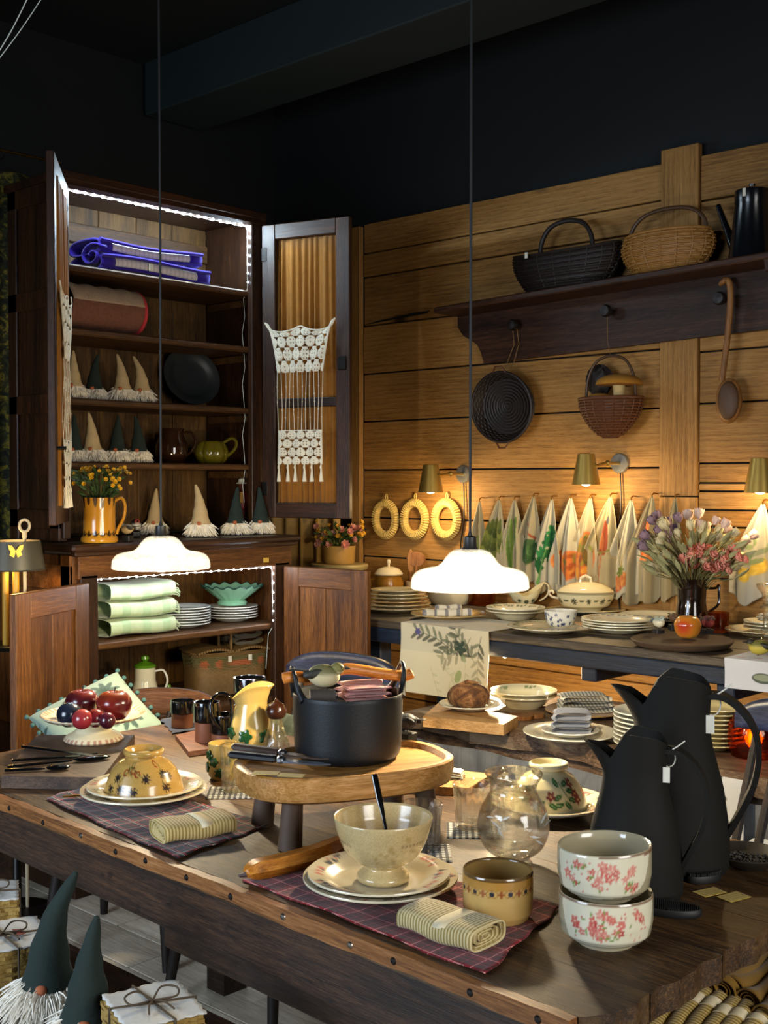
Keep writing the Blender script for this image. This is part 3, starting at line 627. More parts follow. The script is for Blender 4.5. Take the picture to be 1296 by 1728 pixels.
# ---------------------------------------------------------------- board with fruit stand and black cutlery
BRD = wood('dark_chopping_board', '1f1712', '3c2c20', '54402e', 'y', 60, .5, .2)
pc = [(2, 1309), (172, 1312), (227, 1240), (62, 1240)]; Pq = [PZ(a, b, TT + .03) for a, b in pc]; c = sum(Pq, V()) / 4; c.z = TT
bd = MB().prism([(p.x - c.x, p.y - c.y) for p in Pq], .001, .030).build('chopping_board', BRD, None, 30, c); tag(bd, 'dark wooden chopping board under the fruit stand', 'board')
FS = PZ(158, 1248, TT + .031); S = mpp(FS)
def p_stand(th, r, z, idx):
    c = Cv(th * .1, z, 'd9cfae').noise(.06, 60, 1); c.put((r > .118) & (np.sin(th * 46) > -.2) & (r < .134), 'a85a4a', .75); c.put((z < .012) & (r > .066) & (np.sin(th * 30) > .0), '9c5348', .7); return c
fs = thing('fruit_stand', 'cream footed fruit stand with red-dotted rim on the chopping board', 'cake stand', FS, VIEW)
plathe('dish', GLAZE, dense([(0, .003), (.075, 0), (.078, .004), (.07, .013), (.048, .024), (.042, .034), (.046, .044), (.09, .050), (.125, .060), (.136, .068), (.133, .071), (.12, .065), (.09, .056), (0, .053)], .004), 180, p_stand, fs)
def p_fruit(r, base, blush, dark, seed):
    def f(mb):
        A = mb.arr(); c = Cv(A[:, 0], A[:, 2], base).noise(.25, 120, seed); c.put(.3 + 1.1 * np.sin(A[:, 0] / r * 2.2 + seed) * np.cos(A[:, 1] / r * 1.2), blush, .75); c.put(np.clip(A[:, 2] / r - 1.25, 0, 1), dark, .9); return c.c
    return f
FRUIT = attr('fruit_skin', .22, .3, sc=220, bump=.03)
def fruit(name, label, cat, P, r, cols, stem=True, apple=True, seed=0, rz=0):
    t = thing(name, label, cat, P, rz)
    def fn(a, b): return (1 - .30 * max(0, math.sin(b)) ** 10 - .2 * max(0, -math.sin(b)) ** 10 + .06 * math.cos(b) * (1 if math.sin(b) > 0 else .2) + .012 * math.cos(5 * a)) if apple else 1 + .0 * a
    mb = MB().ball((0, 0, r * .93), r, 32, 24, (1, 1, 1.0), None, fn); o = mb.build('skin', FRUIT, t, col=p_fruit(r, *cols, seed)(mb))
    if stem: MB().tube([(0, 0, r * 1.45), (.001, 0, r * 1.75), (.004, .001, r * 2.0)], [.0018, .0013, .002], 6).build('stem', plain('fruit_stem', '2a1d10', .7), t)
    return t
Tz = TT + .031 + .055
def onst(x, y, dz=0): return PZ(x, y, Tz + dz)
fruit('apple', 'big dark red apple at the back left of the fruit stand', 'apple', onst(139, 1212), .042, ('3c0b16', '561418', '6b3022'), seed=1)
fruit('apple', 'big red apple at the right of the fruit stand', 'apple', onst(193, 1217), .044, ('4a0d16', '7a2418', '86481f'), seed=4)
fruit('plum', 'blue-black plum at the left of the fruit stand', 'plum', onst(117, 1226), .032, ('11141f', '1d2433', '2a3142'), False, False, 2)
fruit('small_plum', 'small pinkish red plum in front on the fruit stand', 'plum', onst(139, 1230), .026, ('7a1a28', '8f2a2e', 'a85048'), False, False, 3)
fruit('small_plum', 'small red plum behind the front one on the fruit stand', 'plum', onst(161, 1227, .0), .024, ('5f101b', '741c24', '803830'), False, False, 5)
fruit('small_plum', 'small dark wine-red plum below the right apple', 'plum', onst(181, 1229), .021, ('3a0f1c', '5b1a2a', '6a2a3a'), False, False, 6)
def cutlery(kind, label, x0, y0, x1, y1, z):
    A, Bp = PZ(x0, y0, z), PZ(x1, y1, z); d = Bp - A; L = d.length; t = thing(kind, label, 'cutlery', A, math.atan2(d.y, d.x))
    MB().tube([(0, 0, .004), (L * .3, 0, .0045), (L * .55, 0, .004), (L * .62, 0, .004)], [.006, .0065, .0045, .003], 8, flat=.6).build('handle', BLACKG, t)
    if kind == 'table_fork':
        MB().prism([(L * .6, -.003), (L * .72, -.011), (L * .8, -.011), (L * .8, .011), (L * .72, .011), (L * .6, .003)], .003, .005).build('fork_head', BLACKG, t)
        for k in range(4): MB().tube([(L * .79, -.009 + k * .006, .004), (L * .9, -.009 + k * .006, .003), (L, -.009 + k * .006, .006)], [.0018, .0016, .001], 6).build('tine', BLACKG, t)
    elif kind == 'table_spoon': MB().ball((L * .82, 0, .006), 1, 16, 8, (L * .19, .017, .006)).build('spoon_bowl', BLACKG, t)
    else: MB().prism([(L * .58, -.006), (L * .9, -.008), (L, .004), (L * .9, .008), (L * .58, .006)], .003, .005).build('blade', BLACKG, t)
zb = TT + .031
cutlery('table_knife', 'black knife highest of the cutlery on the chopping board', 38, 1262, 166, 1279, zb); cutlery('table_fork', 'black fork in the middle of the chopping board', 20, 1286, 165, 1276, zb)
cutlery('table_spoon', 'black spoon with long blade-like bowl on the chopping board', 12, 1297, 186, 1280, zb); cutlery('table_spoon', 'black teaspoon nearest the front of the chopping board', 8, 1303, 118, 1298, zb)
# ---------------------------------------------------------------- black-and-copper mugs
COPP = plain('copper_clay', '8a563a', .5, .15, var=.1)
def bmug(label, P, r, h, split=.52, hand=None, spoon=False):
    t = thing('mug', label, 'mug', P, VIEW)
    MB().lathe([(0, 0), (r * .9, 0), (r * .93, .004), (r * .93, h * split)], 32).build('clay_base', COPP, t)
    MB().lathe([(r * .93, h * split - .001), (r * 1.03, h * split + .002), (r * 1.04, h * .9), (r, h), (r * .93, h), (r * .9, h * .3), (0, h * .3)], 32).build('black_cup', BLACKG, t)
    if hand: handle(t, hand, .006, BLACKG)
    if spoon: MB().tube([(-.01, 0, h * .4), (r * .6, -.005, h + .012), (r * 1.9, -.02, h - .02)], .003, 6).build('spoon', BLK, t)
    return t
clothquad('blue_napkin', 'navy blue striped cloth under the leftmost black mug', 'napkin', cloth('navy_stripe', '23283a', (('x', .006, 0, .4, '4a5066', .7),)), [(270, 1215), (292, 1240), (345, 1232), (322, 1210)], TT, .003, nu=20, nv=20)
bmug('black and copper mug farthest left on the blue cloth', PZ(308, 1226, TT + .004), .034, .076)
pc = [(296, 1240), (318, 1268), (366, 1262), (350, 1228)]; Pq = [PZ(a, b, TT + .014) for a, b in pc]; c = sum(Pq, V()) / 4; c.z = TT
tag(MB().prism([(p.x - c.x, p.y - c.y) for p in Pq], .001, .014).build('small_board', wood('reddish_board', '43261a', '6d4330', '87593f', 'y', 60), None, 30, c), 'small reddish wooden board under a black and copper mug', 'board')
bmug('tall black and copper mug standing on the small board', PZ(349, 1250, TT + .014), .034, .105, .5)
bmug('black and copper mug with high looped handle left of the cream jug', PZ(378, 1262, TT), .036, .09, .45, [(-.0, -.03, .05), (-.022, -.045, .085), (-.03, -.04, .125), (-.01, -.03, .15), (.018, -.025, .142), (.024, -.025, .10), (.022, -.026, .06)], True)
Pm = PZ(422, 1232, TT); bmug('lower black and copper mug of the stack behind the cream jug', Pm, .045, .075); bmug('upper black and copper mug of the stack behind the cream jug', Pm + V((0, 0, .076)), .045, .075, .4)
# ---------------------------------------------------------------- cream jug, vine cup, bottle
def p_vine(th, r, z, idx):
    c = Cv(th * .055, z, 'c9a95e').noise(.12, 90, 5)
    return c
jg = thing('cream_jug', 'cream jug with green grape leaves and wide flared lip', 'jug', PZ(424, 1264, TT), VIEW)
jp = dense([(0, 0), (.048, 0), (.056, .012), (.06, .035), (.055, .065), (.045, .10), (.040, .125), (.044, .150), (.05, .16), (.047, .16), (.041, .148), (.036, .125), (.05, .04), (0, .01)], .004)
def lip(a, r, z): k = max(0, (z - .11) / .05); return (r * (1 + .22 * k * max(0, math.cos(a)) ** 2), z + k * .018 * math.cos(a) - .008 * k * math.cos(2 * a))
plathe('body', attr('crackle_glaze', .16, .4, sc=120, bump=.25), jp, 72, p_vine, jg, fn=lip)
LEAFG = plain('green_leaf_glaze', '0f4a26', .15, **{'Coat Weight': .5})
def vleaf(par, th, z, r, s, m=LEAFG):
    pts = [(s * (.55 + .45 * abs(math.cos(2.5 * a))) * math.cos(a), s * (.55 + .45 * abs(math.cos(2.5 * a))) * math.sin(a)) for a in np.linspace(0, 2 * PI, 25)[:-1]]
    M = Matrix.Rotation(th, 4, 'Z') @ Matrix.Translation((0, -r, z)) @ Matrix.Rotation(PI / 2, 4, 'X'); MB().prism(pts, -.002, .004, M, inset=.15).build('vine_leaf', m, par)
for th, z, s in ((-.15, .045, .02), (.75, .042, .02), (-.95, .05, .018)): vleaf(jg, th, z, .059, s); 
for th in (-.15, .75): MB().tube([(.06 * math.sin(th), -.06 * math.cos(th), .03), (.061 * math.sin(th + .15), -.061 * math.cos(th + .15), .018), (.058 * math.sin(th), -.058 * math.cos(th), .008)], .0016, 5).build('vine_stem', plain('brown_vine', '3a2412', .3), jg)
vc = thing('vine_cup', 'small cream cup covered in raised green vine leaves', 'cup', PZ(376, 1313, TT), VIEW)
plathe('body', attr('crackle_glaze'), dense([(0, 0), (.028, 0), (.034, .01), (.0365, .03), (.035, .06), (.034, .085), (.031, .085), (.032, .03), (0, .01)], .005), 48, p_vine, vc)
for i, (th, z) in enumerate(((-.5, .045), (.35, .05), (1.1, .03), (-.1, .02), (-1.2, .03), (.9, .062), (-.9, .06))): vleaf(vc, th, z, .0355, .013)
CLEAR = glass('clear_glass', 'fdfefd', 0, .68); CLEARB = glass('rippled_clear_glass', 'fbfdfb', 0, .6, .5, 50)
bt = thing('oil_bottle', 'clear glass bottle with a dark chestnut-shaped stopper', 'bottle', PZ(466, 1274, TT), VIEW)
bq = smoothprof([(.024, 0), (.032, .004), (.035, .022), (.031, .042), (.022, .065), (.0175, .085), (.018, .105)], 4)
MB().lathe([(0, .001)] + bq + [(r - .0035, z) for r, z in bq[::-1] if z > .01] + [(0, .012)], 40, fn=lambda a, r, z: (r * (1 + .03 * math.sin(5 * a + z * 60)), z)).build('glass_body', CLEARB, bt)
MB().lathe(smoothprof([(.0, .096), (.018, .096), (.026, .106), (.027, .118), (.02, .132), (.008, .139), (.003, .146), (0, .149)], 4), 28).build('stopper', plain('chestnut_brown', '33190d', .22), bt)
# ---------------------------------------------------------------- tumblers on gingham
GING = cloth('black_gingham', 'cfcdc6', (('x', .0125, 0, .5, '0a0a0d', .85), ('y', .0125, 0, .5, '0a0a0d', .85)))
def tumbler(label, P, r, h, flutes=16, taper=.82):
    t = thing('tumbler', label, 'glass', P, VIEW); o = [(r * taper * .9, 0), (r * taper, .003)] + [(r * (taper + (1 - taper) * k), h * k) for k in np.linspace(.08, 1, 10)]
    pr = [(0, .002)] + o + [(r - .001, h + .001)] + [(q - .0035, z) for q, z in o[::-1] if z > .012] + [(0, .014)]
    MB().lathe(pr, 96, fn=lambda a, q, z: (q * (1 - (.035 * abs(math.sin(a * flutes / 2)) if .006 < z < h * .8 else 0)), z)).build('glass_body', CLEAR, t); return t
def coaster(label, cx, cy, s, seed=0):
    P = PZ(cx, cy, TT); a = seed; d = .055
    o = MB().grid(lambda u, v: ((u - .5) * 2 * d, (v - .5) * 2 * d, .001 + .001 * math.sin(u * 7 + seed) * math.sin(v * 6)), 14, 14).build('gingham_coaster', GING, None, 60, P, a, thick=.0018); return tag(o, label, 'coaster')
coaster('black and white gingham coaster under the tall left tumbler', 392, 1338, 1, .8); tumbler('tall fluted tumbler left of the footed wooden tray', PZ(394, 1335, TT + .003), .031, .105, 14)
coaster('black and white gingham coaster under the tumbler behind the footed bowl', 712, 1440, 1, .75); tumbler('fluted tumbler just behind the footed bowl', PZ(712, 1432, TT + .003), .04, .088)
coaster('black and white gingham coaster under the tumbler left of the pitcher', 800, 1402, 1, .7); tumbler('fluted tumbler left of the glass pitcher', PZ(798, 1396, TT + .003), .042, .09)
# ---------------------------------------------------------------- glass pitcher
gp = thing('glass_pitcher', 'clear round-bellied glass pitcher with cut leaf decoration', 'pitcher', PZ(866, 1458, TT), VIEW)
o = smoothprof([(.033, 0), (.036, .004), (.03, .010), (.034, .016), (.055, .034), (.0665, .066), (.062, .100), (.049, .125), (.043, .140), (.046, .155), (.054, .170)], 5)
pr = [(0, .003)] + o + [(.0535, .1715)] + [(r - .0028, z) for r, z in o[::-1] if z > .018] + [(0, .017)]
def spt(a, r, z): k = max(0, (z - .138) / .033); b = max(0, math.cos(a + 1.2)) ** 8; return (r * (1 + .28 * k * b), z - .008 * k * b)
MB().lathe(pr, 80, fn=spt).build('glass_body', CLEAR, gp)
handle(gp, [(-.01, .05, .155), (-.012, .075, .158), (-.014, .098, .13), (-.014, .10, .08), (-.012, .075, .05), (-.01, .06, .048)], .007, CLEAR)
FROST = plain('frosted_cut', 'e6eae8', .5)
for th, z, ang in ((-.75, .095, -.5), (-.55, .085, -1.0), (-.45, .098, .5), (.75, .09, .8), (.95, .082, .3), (.55, .062, -.6), (-.95, .10, .1), (.35, .07, -.2)):
    ro = .0655; M = Matrix.Rotation(th, 4, 'Z') @ Matrix.Translation((0, -ro, z)) @ Matrix.Rotation(PI / 2, 4, 'X') @ Matrix.Rotation(ang, 4, 'Z'); MB().prism([(0, 0), (.009, .0022), (.022, 0), (.009, -.0022)], .0, .0012, M).build('cut_leaf', FROST, gp)
# ---------------------------------------------------------------- centre place setting
clothquad('placemat', 'red tartan placemat under the centre place setting', 'placemat', TARTR, [(412, 1488), (820, 1648), (946, 1534), (560, 1440)], TT, .004, nu=70, seed=5)
PC = PZ(642, 1500, TT + .004)
plate('lower cream plate under the footed bowl, centre setting', PC, .134, (10, 'c07a6c', '49505a'), ring='7a705c', seed=7, name='dinner_plate')
plate('upper cream plate with rose border under the footed bowl', PC + V((-.004, .0, .008)), .123, (10, 'c4786a', '49505a'), ring='4a5048', seed=8, name='dinner_plate')
def p_bowlC(th, r, z, idx):
    c = Cv(th * .07, z, 'bda878').noise(.14, 110, 4); g = np.random.RandomState(2)
    for _ in range(60): c.ell(g.uniform(-.02, .16), g.uniform(.035, .09), g.uniform(.002, .007), g.uniform(.002, .005), 'd2bd86' if g.rand() < .6 else '947a3c', g.uniform(0, 3), .5)
    for k in range(9): c.ell(-.105 + k * .006, .079 - .0006 * k, .003, .002, '5b3f3c', k, .6)
    for k in range(7): c.ell(.03 + k * .007, .078, .003, .0018, '54452c', k, .6)
    for k in range(5): c.ell(-.085 + k * .004, .070 - k * .002, .0022, .002, '6e4a48', k, .6)
    return c
fb = thing('footed_bowl', 'tan speckled footed bowl with a black spoon on the centre plates', 'bowl', PC + V((.003, -.004, .0165)), VIEW)
bo = smoothprof([(.042, 0), (.046, .004), (.045, .012), (.033, .022), (.034, .028), (.052, .038), (.068, .056), (.079, .082), (.0855, .110)], 5)
plathe('body', GLAZES, dense([(0, .004), (.036, .003)] + bo + [(.0845, .1115), (.082, .110), (.076, .085), (.064, .058), (.045, .042), (0, .036)], .0028), 200, p_bowlC, fb)
sp = thing('spoon', 'black handled spoon standing in the footed bowl', 'spoon', PC + V((.003, -.004, .0165 + .045)), VIEW)
MB().tube([(.012, -.01, .002), (.0, .02, .06), (-.006, .03, .085), (-.016, .05, .125)], [.0026, .0035, .006, .0062], 10, flat=.6).build('handle', BLACKG, sp); MB().ball((.014, -.014, .006), 1, 12, 8, (.014, .018, .004)).build('spoon_bowl', BLACKG, sp)
q = PZ(760, 1578, TT + .006); d = PZ(845, 1608, TT) - PZ(680, 1552, TT); napkin('olive striped folded napkin with paper band in front of the footed bowl', q, .15, .085, .034, math.atan2(d.y, d.x), STRN2)
def p_mug(th, r, z, idx):
    c = Cv(th * .057, z, 'b8975a').noise(.1, 80, 3); c.band(.062, .078, 'a5762e', .8); c.put((z > .0755) & (z < .083), '3a2413', .8)
    n = 12
    for k in range(n):
        x = (k - n / 2 + .5) * 2 * PI * .057 / n; c.ell(x, .056, .010, .0065, '7d5224', 0, .8); c.ell(x, .056, .0085, .005, 'c09a56'); c.ell(x, .056, .0042, .0042, '1d2130'); c.flower(x + .0149, .056, .006, '8a4a26', 4, 0, .7)
    return c.put(idx > 57, '8f7444')
mg = plathe('stoneware_cup', GLAZE, dense([(0, .003), (.04, 0), (.05, .003), (.0555, .014), (.057, .04), (.057, .078), (.0555, .0805), (.053, .078), (.053, .02), (.04, .008), (0, .007)], .0022), 240, p_mug, None, PZ(840, 1548, TT + .004), VIEW); tag(mg, 'tan stoneware cup with a band of blue dots in front of the pitcher', 'cup')
# ---------------------------------------------------------------- carved wooden banana
A, Bp = PZ(414, 1470, TT + .022), PZ(585, 1425, TT + .022); d = Bp - A; L = d.length; bnn = thing('wooden_banana', 'carved wooden banana lying left of the centre plates', 'ornament', (A.x, A.y, TT), math.atan2(d.y, d.x))
BANW = wood('banana_wood', '7a4516', 'a5651f', 'c58636', 'x', 90, .3, .1, wear='8a5520')
pts = smoothpts([(0, 0, .016), (.02, 0, .020), (L * .35, -.008, .021), (L * .7, -.006, .021), (L, .012, .024)], 8); rr = [.0055 + .0155 * min(1, i / 9) ** .8 * (1 - max(0, (i - 26) / 16)) for i in range(len(pts))]
MB().tube(pts, rr, 6, flat=.9).build('body', BANW, bnn); MB().tube([(-.012, .002, .016), (.003, 0, .016)], [.003, .006], 6).build('tip', plain('banana_tip', '4a3b3c', .6), bnn)
# ---------------------------------------------------------------- inverted flower bowl on the right
PR = PZ(926, 1368, TT + .001)
plate('cream plate with rose rim under the upside-down flower bowl', PR, .128, (10, 'b06a62', '55606e'), ring='a09378', seed=11, name='dinner_plate')
def p_bowlR(th, r, z, idx):
    c = Cv(th * .072, z, 'd3c79b').noise(.05, 80, 6)
    for x, y, a in ((.022, .062, .3), (.03, .052, -.1), (.034, .038, -.5), (.018, .045, -2.6), (.014, .060, 2.4), (.024, .032, -.9), (-.01, .03, -.6), (.002, .024, .2)): c.leaf(x, y, .02, .010, a, '25562b'); c.leaf(x, y, .018, .002, a, '8aa870')
    c.seg(.016, .068, .036, .03, .0016, '3a5a30')
    for x, y in ((.048, .064), (.052, .044), (.056, .032), (-.006, .042), (-.06, .045), (-.045, .03)): c.flower(x, y, .0105, '86403c', 5, .4, .5, 'd8b070')
    for x, y, a in ((-.052, .05, 2.8), (-.07, .03, .4), (-.035, .028, .2)): c.leaf(x, y, .018, .009, a, '2c5e33')
    return c
br = plathe('bowl', GLAZE, bp_, 220, p_bowlR, None, PR + V((.0, .0, .006)), VIEW); br.scale = (.95, .95, 1.02); tag(br, 'cream bowl with green leaves and red flowers turned upside down', 'bowl')
# ---------------------------------------------------------------- black pitchers
RUB = plain('black_rubber_clay', '100f0b', .75, var=.15, sc=500, bump=.15, spec=.25)
def bpitch(label, P, s, rz):
    t = thing('black_pitcher', label, 'pitcher', P, rz); t.scale = (s, s, s)
    rad = lambda z: np.interp(z, [0, .01, .06, .12, .18, .21, .28], [.073, .078, .077, .069, .054, .05, .052])
    top = lambda f: np.interp(f, [0, .45, .8, 1.15, 1.5, 2.4, PI], [.262, .255, .238, .268, .283, .275, .258])
    def fn(u, v, inn=0):
        a = 2 * PI * u; f = abs((a - PI + PI) % (2 * PI) - PI); z = max(.0, top(f) * v); r = rad(z) - inn; k = max(0, (v - .80) / .2); b = max(0, 1 - f / .85)
        r = r * (1 + .62 * b * k ** 1.3); return (r * math.cos(a) * 1.06, r * math.sin(a) * .84, max(z, .004) if inn else z)
    n = 72; mb = MB().grid(fn, n, 30, closeu=True); mb.grid(lambda u, v: fn(u, 1 - v, .004), n, 30, closeu=True)
    k = n * 30; mb.f += [((29 * n) + i, 29 * n + (i + 1) % n, k + (i + 1) % n, k + i) for i in range(n)]; mb.f.append(tuple(range(n - 1, -1, -1))); mb.f.append(tuple(k + 29 * n + i for i in range(n)))
    mb.build('body', RUB, t)
    hp = smoothpts([(.045, 0, .252), (.075, 0, .25), (.106, 0, .222), (.12, 0, .18), (.114, 0, .13), (.092, 0, .08), (.076, 0, .05)], 7)
    nh = len(hp); v = []; f = []
    for i, p in enumerate(hp):      # flat strap handle
        q = (hp[min(i + 1, nh - 1)] - hp[max(i - 1, 0)]).normalized(); nn = V((q.z, 0, -q.x)); w = .018 - .004 * i / nh
        v += [p + nn * .004 + V((0, -w, 0)), p + nn * .004 + V((0, w, 0)), p - nn * .004 + V((0, w, 0)), p - nn * .004 + V((0, -w, 0))]
        if i: f += [((i - 1) * 4 + j, (i - 1) * 4 + (j + 1) % 4, i * 4 + (j + 1) % 4, i * 4 + j) for j in range(4)]
    f += [(3, 2, 1, 0), tuple((nh - 1) * 4 + j for j in range(4))]; MB().add(v, f).build('handle', RUB, t)
    WH = plain('white_tag', 'd6d3c4', .7)
    MB().tube([(.056 + .012 * math.cos(a), -.004, .240 + .016 * math.sin(a)) for a in np.linspace(0, 2 * PI, 14)], .0012, 5).build('tag_string', WH, t)
    MB().tube([(.062, -.012, .255), (.074, -.014, .264), (.084, -.012, .272)], .0011, 5).build('tag_string', WH, t)
    MB().box((.054, -.02, .214), (.012, .0012, .026), ch=.0004).build('price_tag', WH, t)
bpitch('small matt black pitcher with price tag behind the cherry-blossom bowls', PZ(1070, 1508, TT), 1.0, VIEW - .3); bpitch('big matt black pitcher standing behind the small one', PZ(1132, 1462, TT), 1.27, VIEW - .3)
# ---------------------------------------------------------------- cherry-blossom bowls
def p_sak(seed, sw):
    def f(th, r, z, idx):
        c = Cv(th * .07, z, 'a0977c').noise(.1, 60, seed); x = c.U
        inside = idx > 34
        slip = ((x + .006) / (.082 + .006 * np.sin(z * 60 + seed))) ** 4 + ((z - .05 - .12 * (x + .05) * (seed == 9)) / .042) ** 4 < 1; c.put(slip & ~inside, 'd8d2b8')
        g = np.random.RandomState(seed); d = Cv(c.U, c.W, 'ffffff'); d.c = c.c.copy(); pal = ['c97064', 'b24a44', 'd08a7a', 'c4685c']
        cl = [(g.uniform(-.065, .05), g.uniform(.026, .068)) for _ in range(24)]
        for px_, py_ in cl: d.flower(px_, py_, g.uniform(.005, .0085), pal[g.randint(4)], 5, g.uniform(0, 6), .55, 'e0c0a8')
        for _ in range(26): d.ell(g.uniform(-.07, .055), g.uniform(.022, .072), .002, .0015, pal[g.randint(4)], g.uniform(0, 3))
        for _ in range(16): d.leaf(g.uniform(-.06, .05), g.uniform(.025, .068), .007, .003, g.uniform(0, 6), '77934a')
        c.c = np.where(inside[:, None], c.c, d.c); c.put((z > .0775) & ~inside, '6b4634', .9); return c
    return f
spf = dense([(0, .006), (.036, .004), (.038, 0), (.042, 0), (.043, .006), (.058, .011), (.067, .02), (.0705, .04), (.0705, .078)], .0028); ks = len(spf); spf += dense([(.0705, .078), (.069, .0805), (.066, .078), (.066, .03), (.055, .017), (0, .012)], .01)[1:]
P = PZ(1022, 1588, TT)
def psk(seed):
    f0 = p_sak(seed, 1); 
    def f(th, r, z, idx): return f0(th, r, z, np.where(idx >= ks, 99, 0))
    return f
b1 = plathe('rice_bowl', GLAZE, spf, 260, psk(3), None, P, VIEW, fn=lambda a, r, z: (r * (1 + .02 * math.cos(2 * a)), z)); tag(b1, 'lower of two stacked cherry-blossom bowls at the table corner', 'bowl')
b2 = plathe('rice_bowl', GLAZE, spf, 260, psk(9), None, P + V((.0, .003, .0715)), VIEW - .15, fn=lambda a, r, z: (r * (1 + .02 * math.cos(2 * a)), z + (.003 * math.cos(a) if z > .04 else 0))); tag(b2, 'upper of two stacked cherry-blossom bowls at the table corner', 'bowl')
# ---------------------------------------------------------------- brushes, pepper dish, tags
BRU = plain('black_bristle', '0b0c0e', .6)
def brush(label, P, rz, s=1):
    t = thing('scrub_brush', label, 'brush', P, rz); el = [(s * .048 * math.cos(a), s * .024 * math.sin(a)) for a in np.linspace(0, 2 * PI, 28)[:-1]]
    MB().prism(el, .0005, .013, inset=.05).build('back', BRU, t); mb = MB()
    for i in range(-15, 16):
        for j in range(-7, 8):
            x, y = i * .0031 * s, j * .0031 * s
            if (x / (.046 * s)) ** 2 + (y / (.022 * s)) ** 2 < 1: mb.box((x, y, .0155), (.0013, .0013, .005))
    mb.build('bristles', BRU, t, kind='stuff')
brush('black oval rubber scrubbing pad right of the cherry-blossom bowls', PZ(1134, 1542, TT), VIEW - .25); brush('black oval rubber scrubbing pad beside the big black pitcher', PZ(1188, 1486, TT), VIEW + .4, .75)
pd = thing('pepper_dish', 'shallow dark dish of peppercorns at the right edge of the table', 'dish', PZ(1262, 1462, TT), VIEW)
MB().lathe([(0, .004), (.03, 0), (.033, .003), (.055, .012), (.066, .026), (.064, .028), (.052, .016), (.03, .009), (0, .008)], 40).build('dish', plain('dark_stoneware', '2c261e', .5), pd)
mb = MB(); g = random.Random(4)
for _ in range(160): a, q = g.uniform(0, 6.28), .042 * math.sqrt(g.random()); mb.ball((q * math.cos(a), q * math.sin(a), .0115 + .06 * q * q * 20 * .06 + g.uniform(0, .004)), .0028, 6, 4)
mb.build('peppercorns', plain('peppercorn', '0c0a08', .5), pd, kind='stuff')
def ytag(label, P, rz, L=.045, W=.028, tilt=0):
    mb = MB().grid(lambda u, v: ((u - .5) * L, (v - .5) * W, .0008 + .0015 * math.sin(u * PI) * 0 + tilt * u), 46, 28); A = mb.arr(); c = Cv(A[:, 0], A[:, 1], 'b79a38').noise(.08, 90, 1)
    g = np.random.RandomState(int(L * 1e4) + int(P[0] * 100))
    for r_ in range(3):
        x = -L * .38
        while x < L * .3: w_ = g.uniform(.002, .005); c.seg(x, W * (.22 - .2 * r_), x + w_, W * (.22 - .2 * r_) + g.uniform(-.0008, .0008), .0012, '4a3a12', .8); x += w_ + .002
    c.ell(L * .42, 0, .0016, .0016, '2a2010')
    return tag(mb.build('paper_tag', MATTP, None, 60, P, rz, thick=.0006, col=c.c), label, 'tag')
ytag('yellow paper tag right of the scrubbing pad, the left of two', PZ(1197, 1506, TT), VIEW + .5, .05, .032); ytag('yellow paper tag right of the scrubbing pad, the right of two', PZ(1238, 1514, TT), VIEW + .55, .05, .034)
# ---------------------------------------------------------------- footed wooden tray with the pot
TRW = wood('honey_tray_wood', '6f4a1c', 'a5753a', 'c4935a', 'x', 70, .45, .15, tint=.05); TRL = plain('dark_bark_leg', '4a3626', .7, var=.3, sc=30, bump=.4)
TZ_ = .895; A, Bp = PZ(402, 1296, TZ_), PZ(749, 1262, TZ_); c = (A + Bp) / 2; d = Bp - A; L = d.length / 2; rzt = math.atan2(d.y, d.x)
tr_ = thing('footed_tray', 'oval wooden tray on four dark legs carrying the black pot', 'tray', (c.x, c.y, TT), rzt); WY = .150; h0 = .092
# outline: superellipse, recessed floor
ou = [(L * math.copysign(abs(math.cos(a)) ** .78, math.cos(a)), WY * math.copysign(abs(math.sin(a)) ** .72, math.sin(a))) for a in np.linspace(0, 2 * PI, 73)[:-1]]
mb = MB(); n = len(ou); rings = [(.90, h0), (.97, h0 + .006), (1, h0 + .03), (.995, h0 + .050), (.975, h0 + .053), (.925, h0 + .052), (.905, h0 + .042), (.88, h0 + .040), (.4, h0 + .040)]
for k, z in rings: mb.v += [(x * k, y * k, z) for x, y in ou]
for j in range(len(rings) - 1): mb.f += [(j * n + i, j * n + (i + 1) % n, (j + 1) * n + (i + 1) % n, (j + 1) * n + i) for i in range(n)]
mb.f += [tuple(range(n - 1, -1, -1)), tuple(range((len(rings) - 1) * n, len(rings) * n))]; mb.build('tray_top', TRW, tr_)
for sx in (-1, 1):
    for sy in (-1, 1): MB().tube([(sx * L * .66, sy * WY * .60, 0), (sx * L * .62, sy * WY * .55, h0 + .006)], [.024, .020], 14).build('leg', TRL, tr_)
FZ = TT + h0 + .0405
MB().box((0, 0, 0), (.011, .0012, .013), ch=.003).build('price_sticker', plain('white_tag', 'd6d3c4'), tr_, loc=tuple(Matrix.Rotation(-rzt, 4, 'Z') @ (PD(432, 1327, 2.53) - V((c.x, c.y, TT)))))
CAST = plain('cast_iron', '101417', .5, .25, var=.15, sc=300, bump=.12)
PP = PZ(587, 1276, FZ); pot = thing('cooking_pot', 'black cast-iron pot with raised loop handles on the wooden tray', 'pot', PP, VIEW + .3)
o = smoothprof([(.098, 0), (.108, .010), (.112, .03), (.114, .08), (.1155, .135)], 5); mb = MB(); n = 72
def ht(a): return .048 * max(0, abs(math.cos(a)) - .86) / .14 if abs(math.cos(a)) > .86 else 0
pr = [(0, .001)] + o + [(.1145, .1365)] + [(r - .005, z) for r, z in o[::-1] if z > .012] + [(0, .012)]
mb.lathe(pr, n); mb.build('pot_body', CAST, pot)
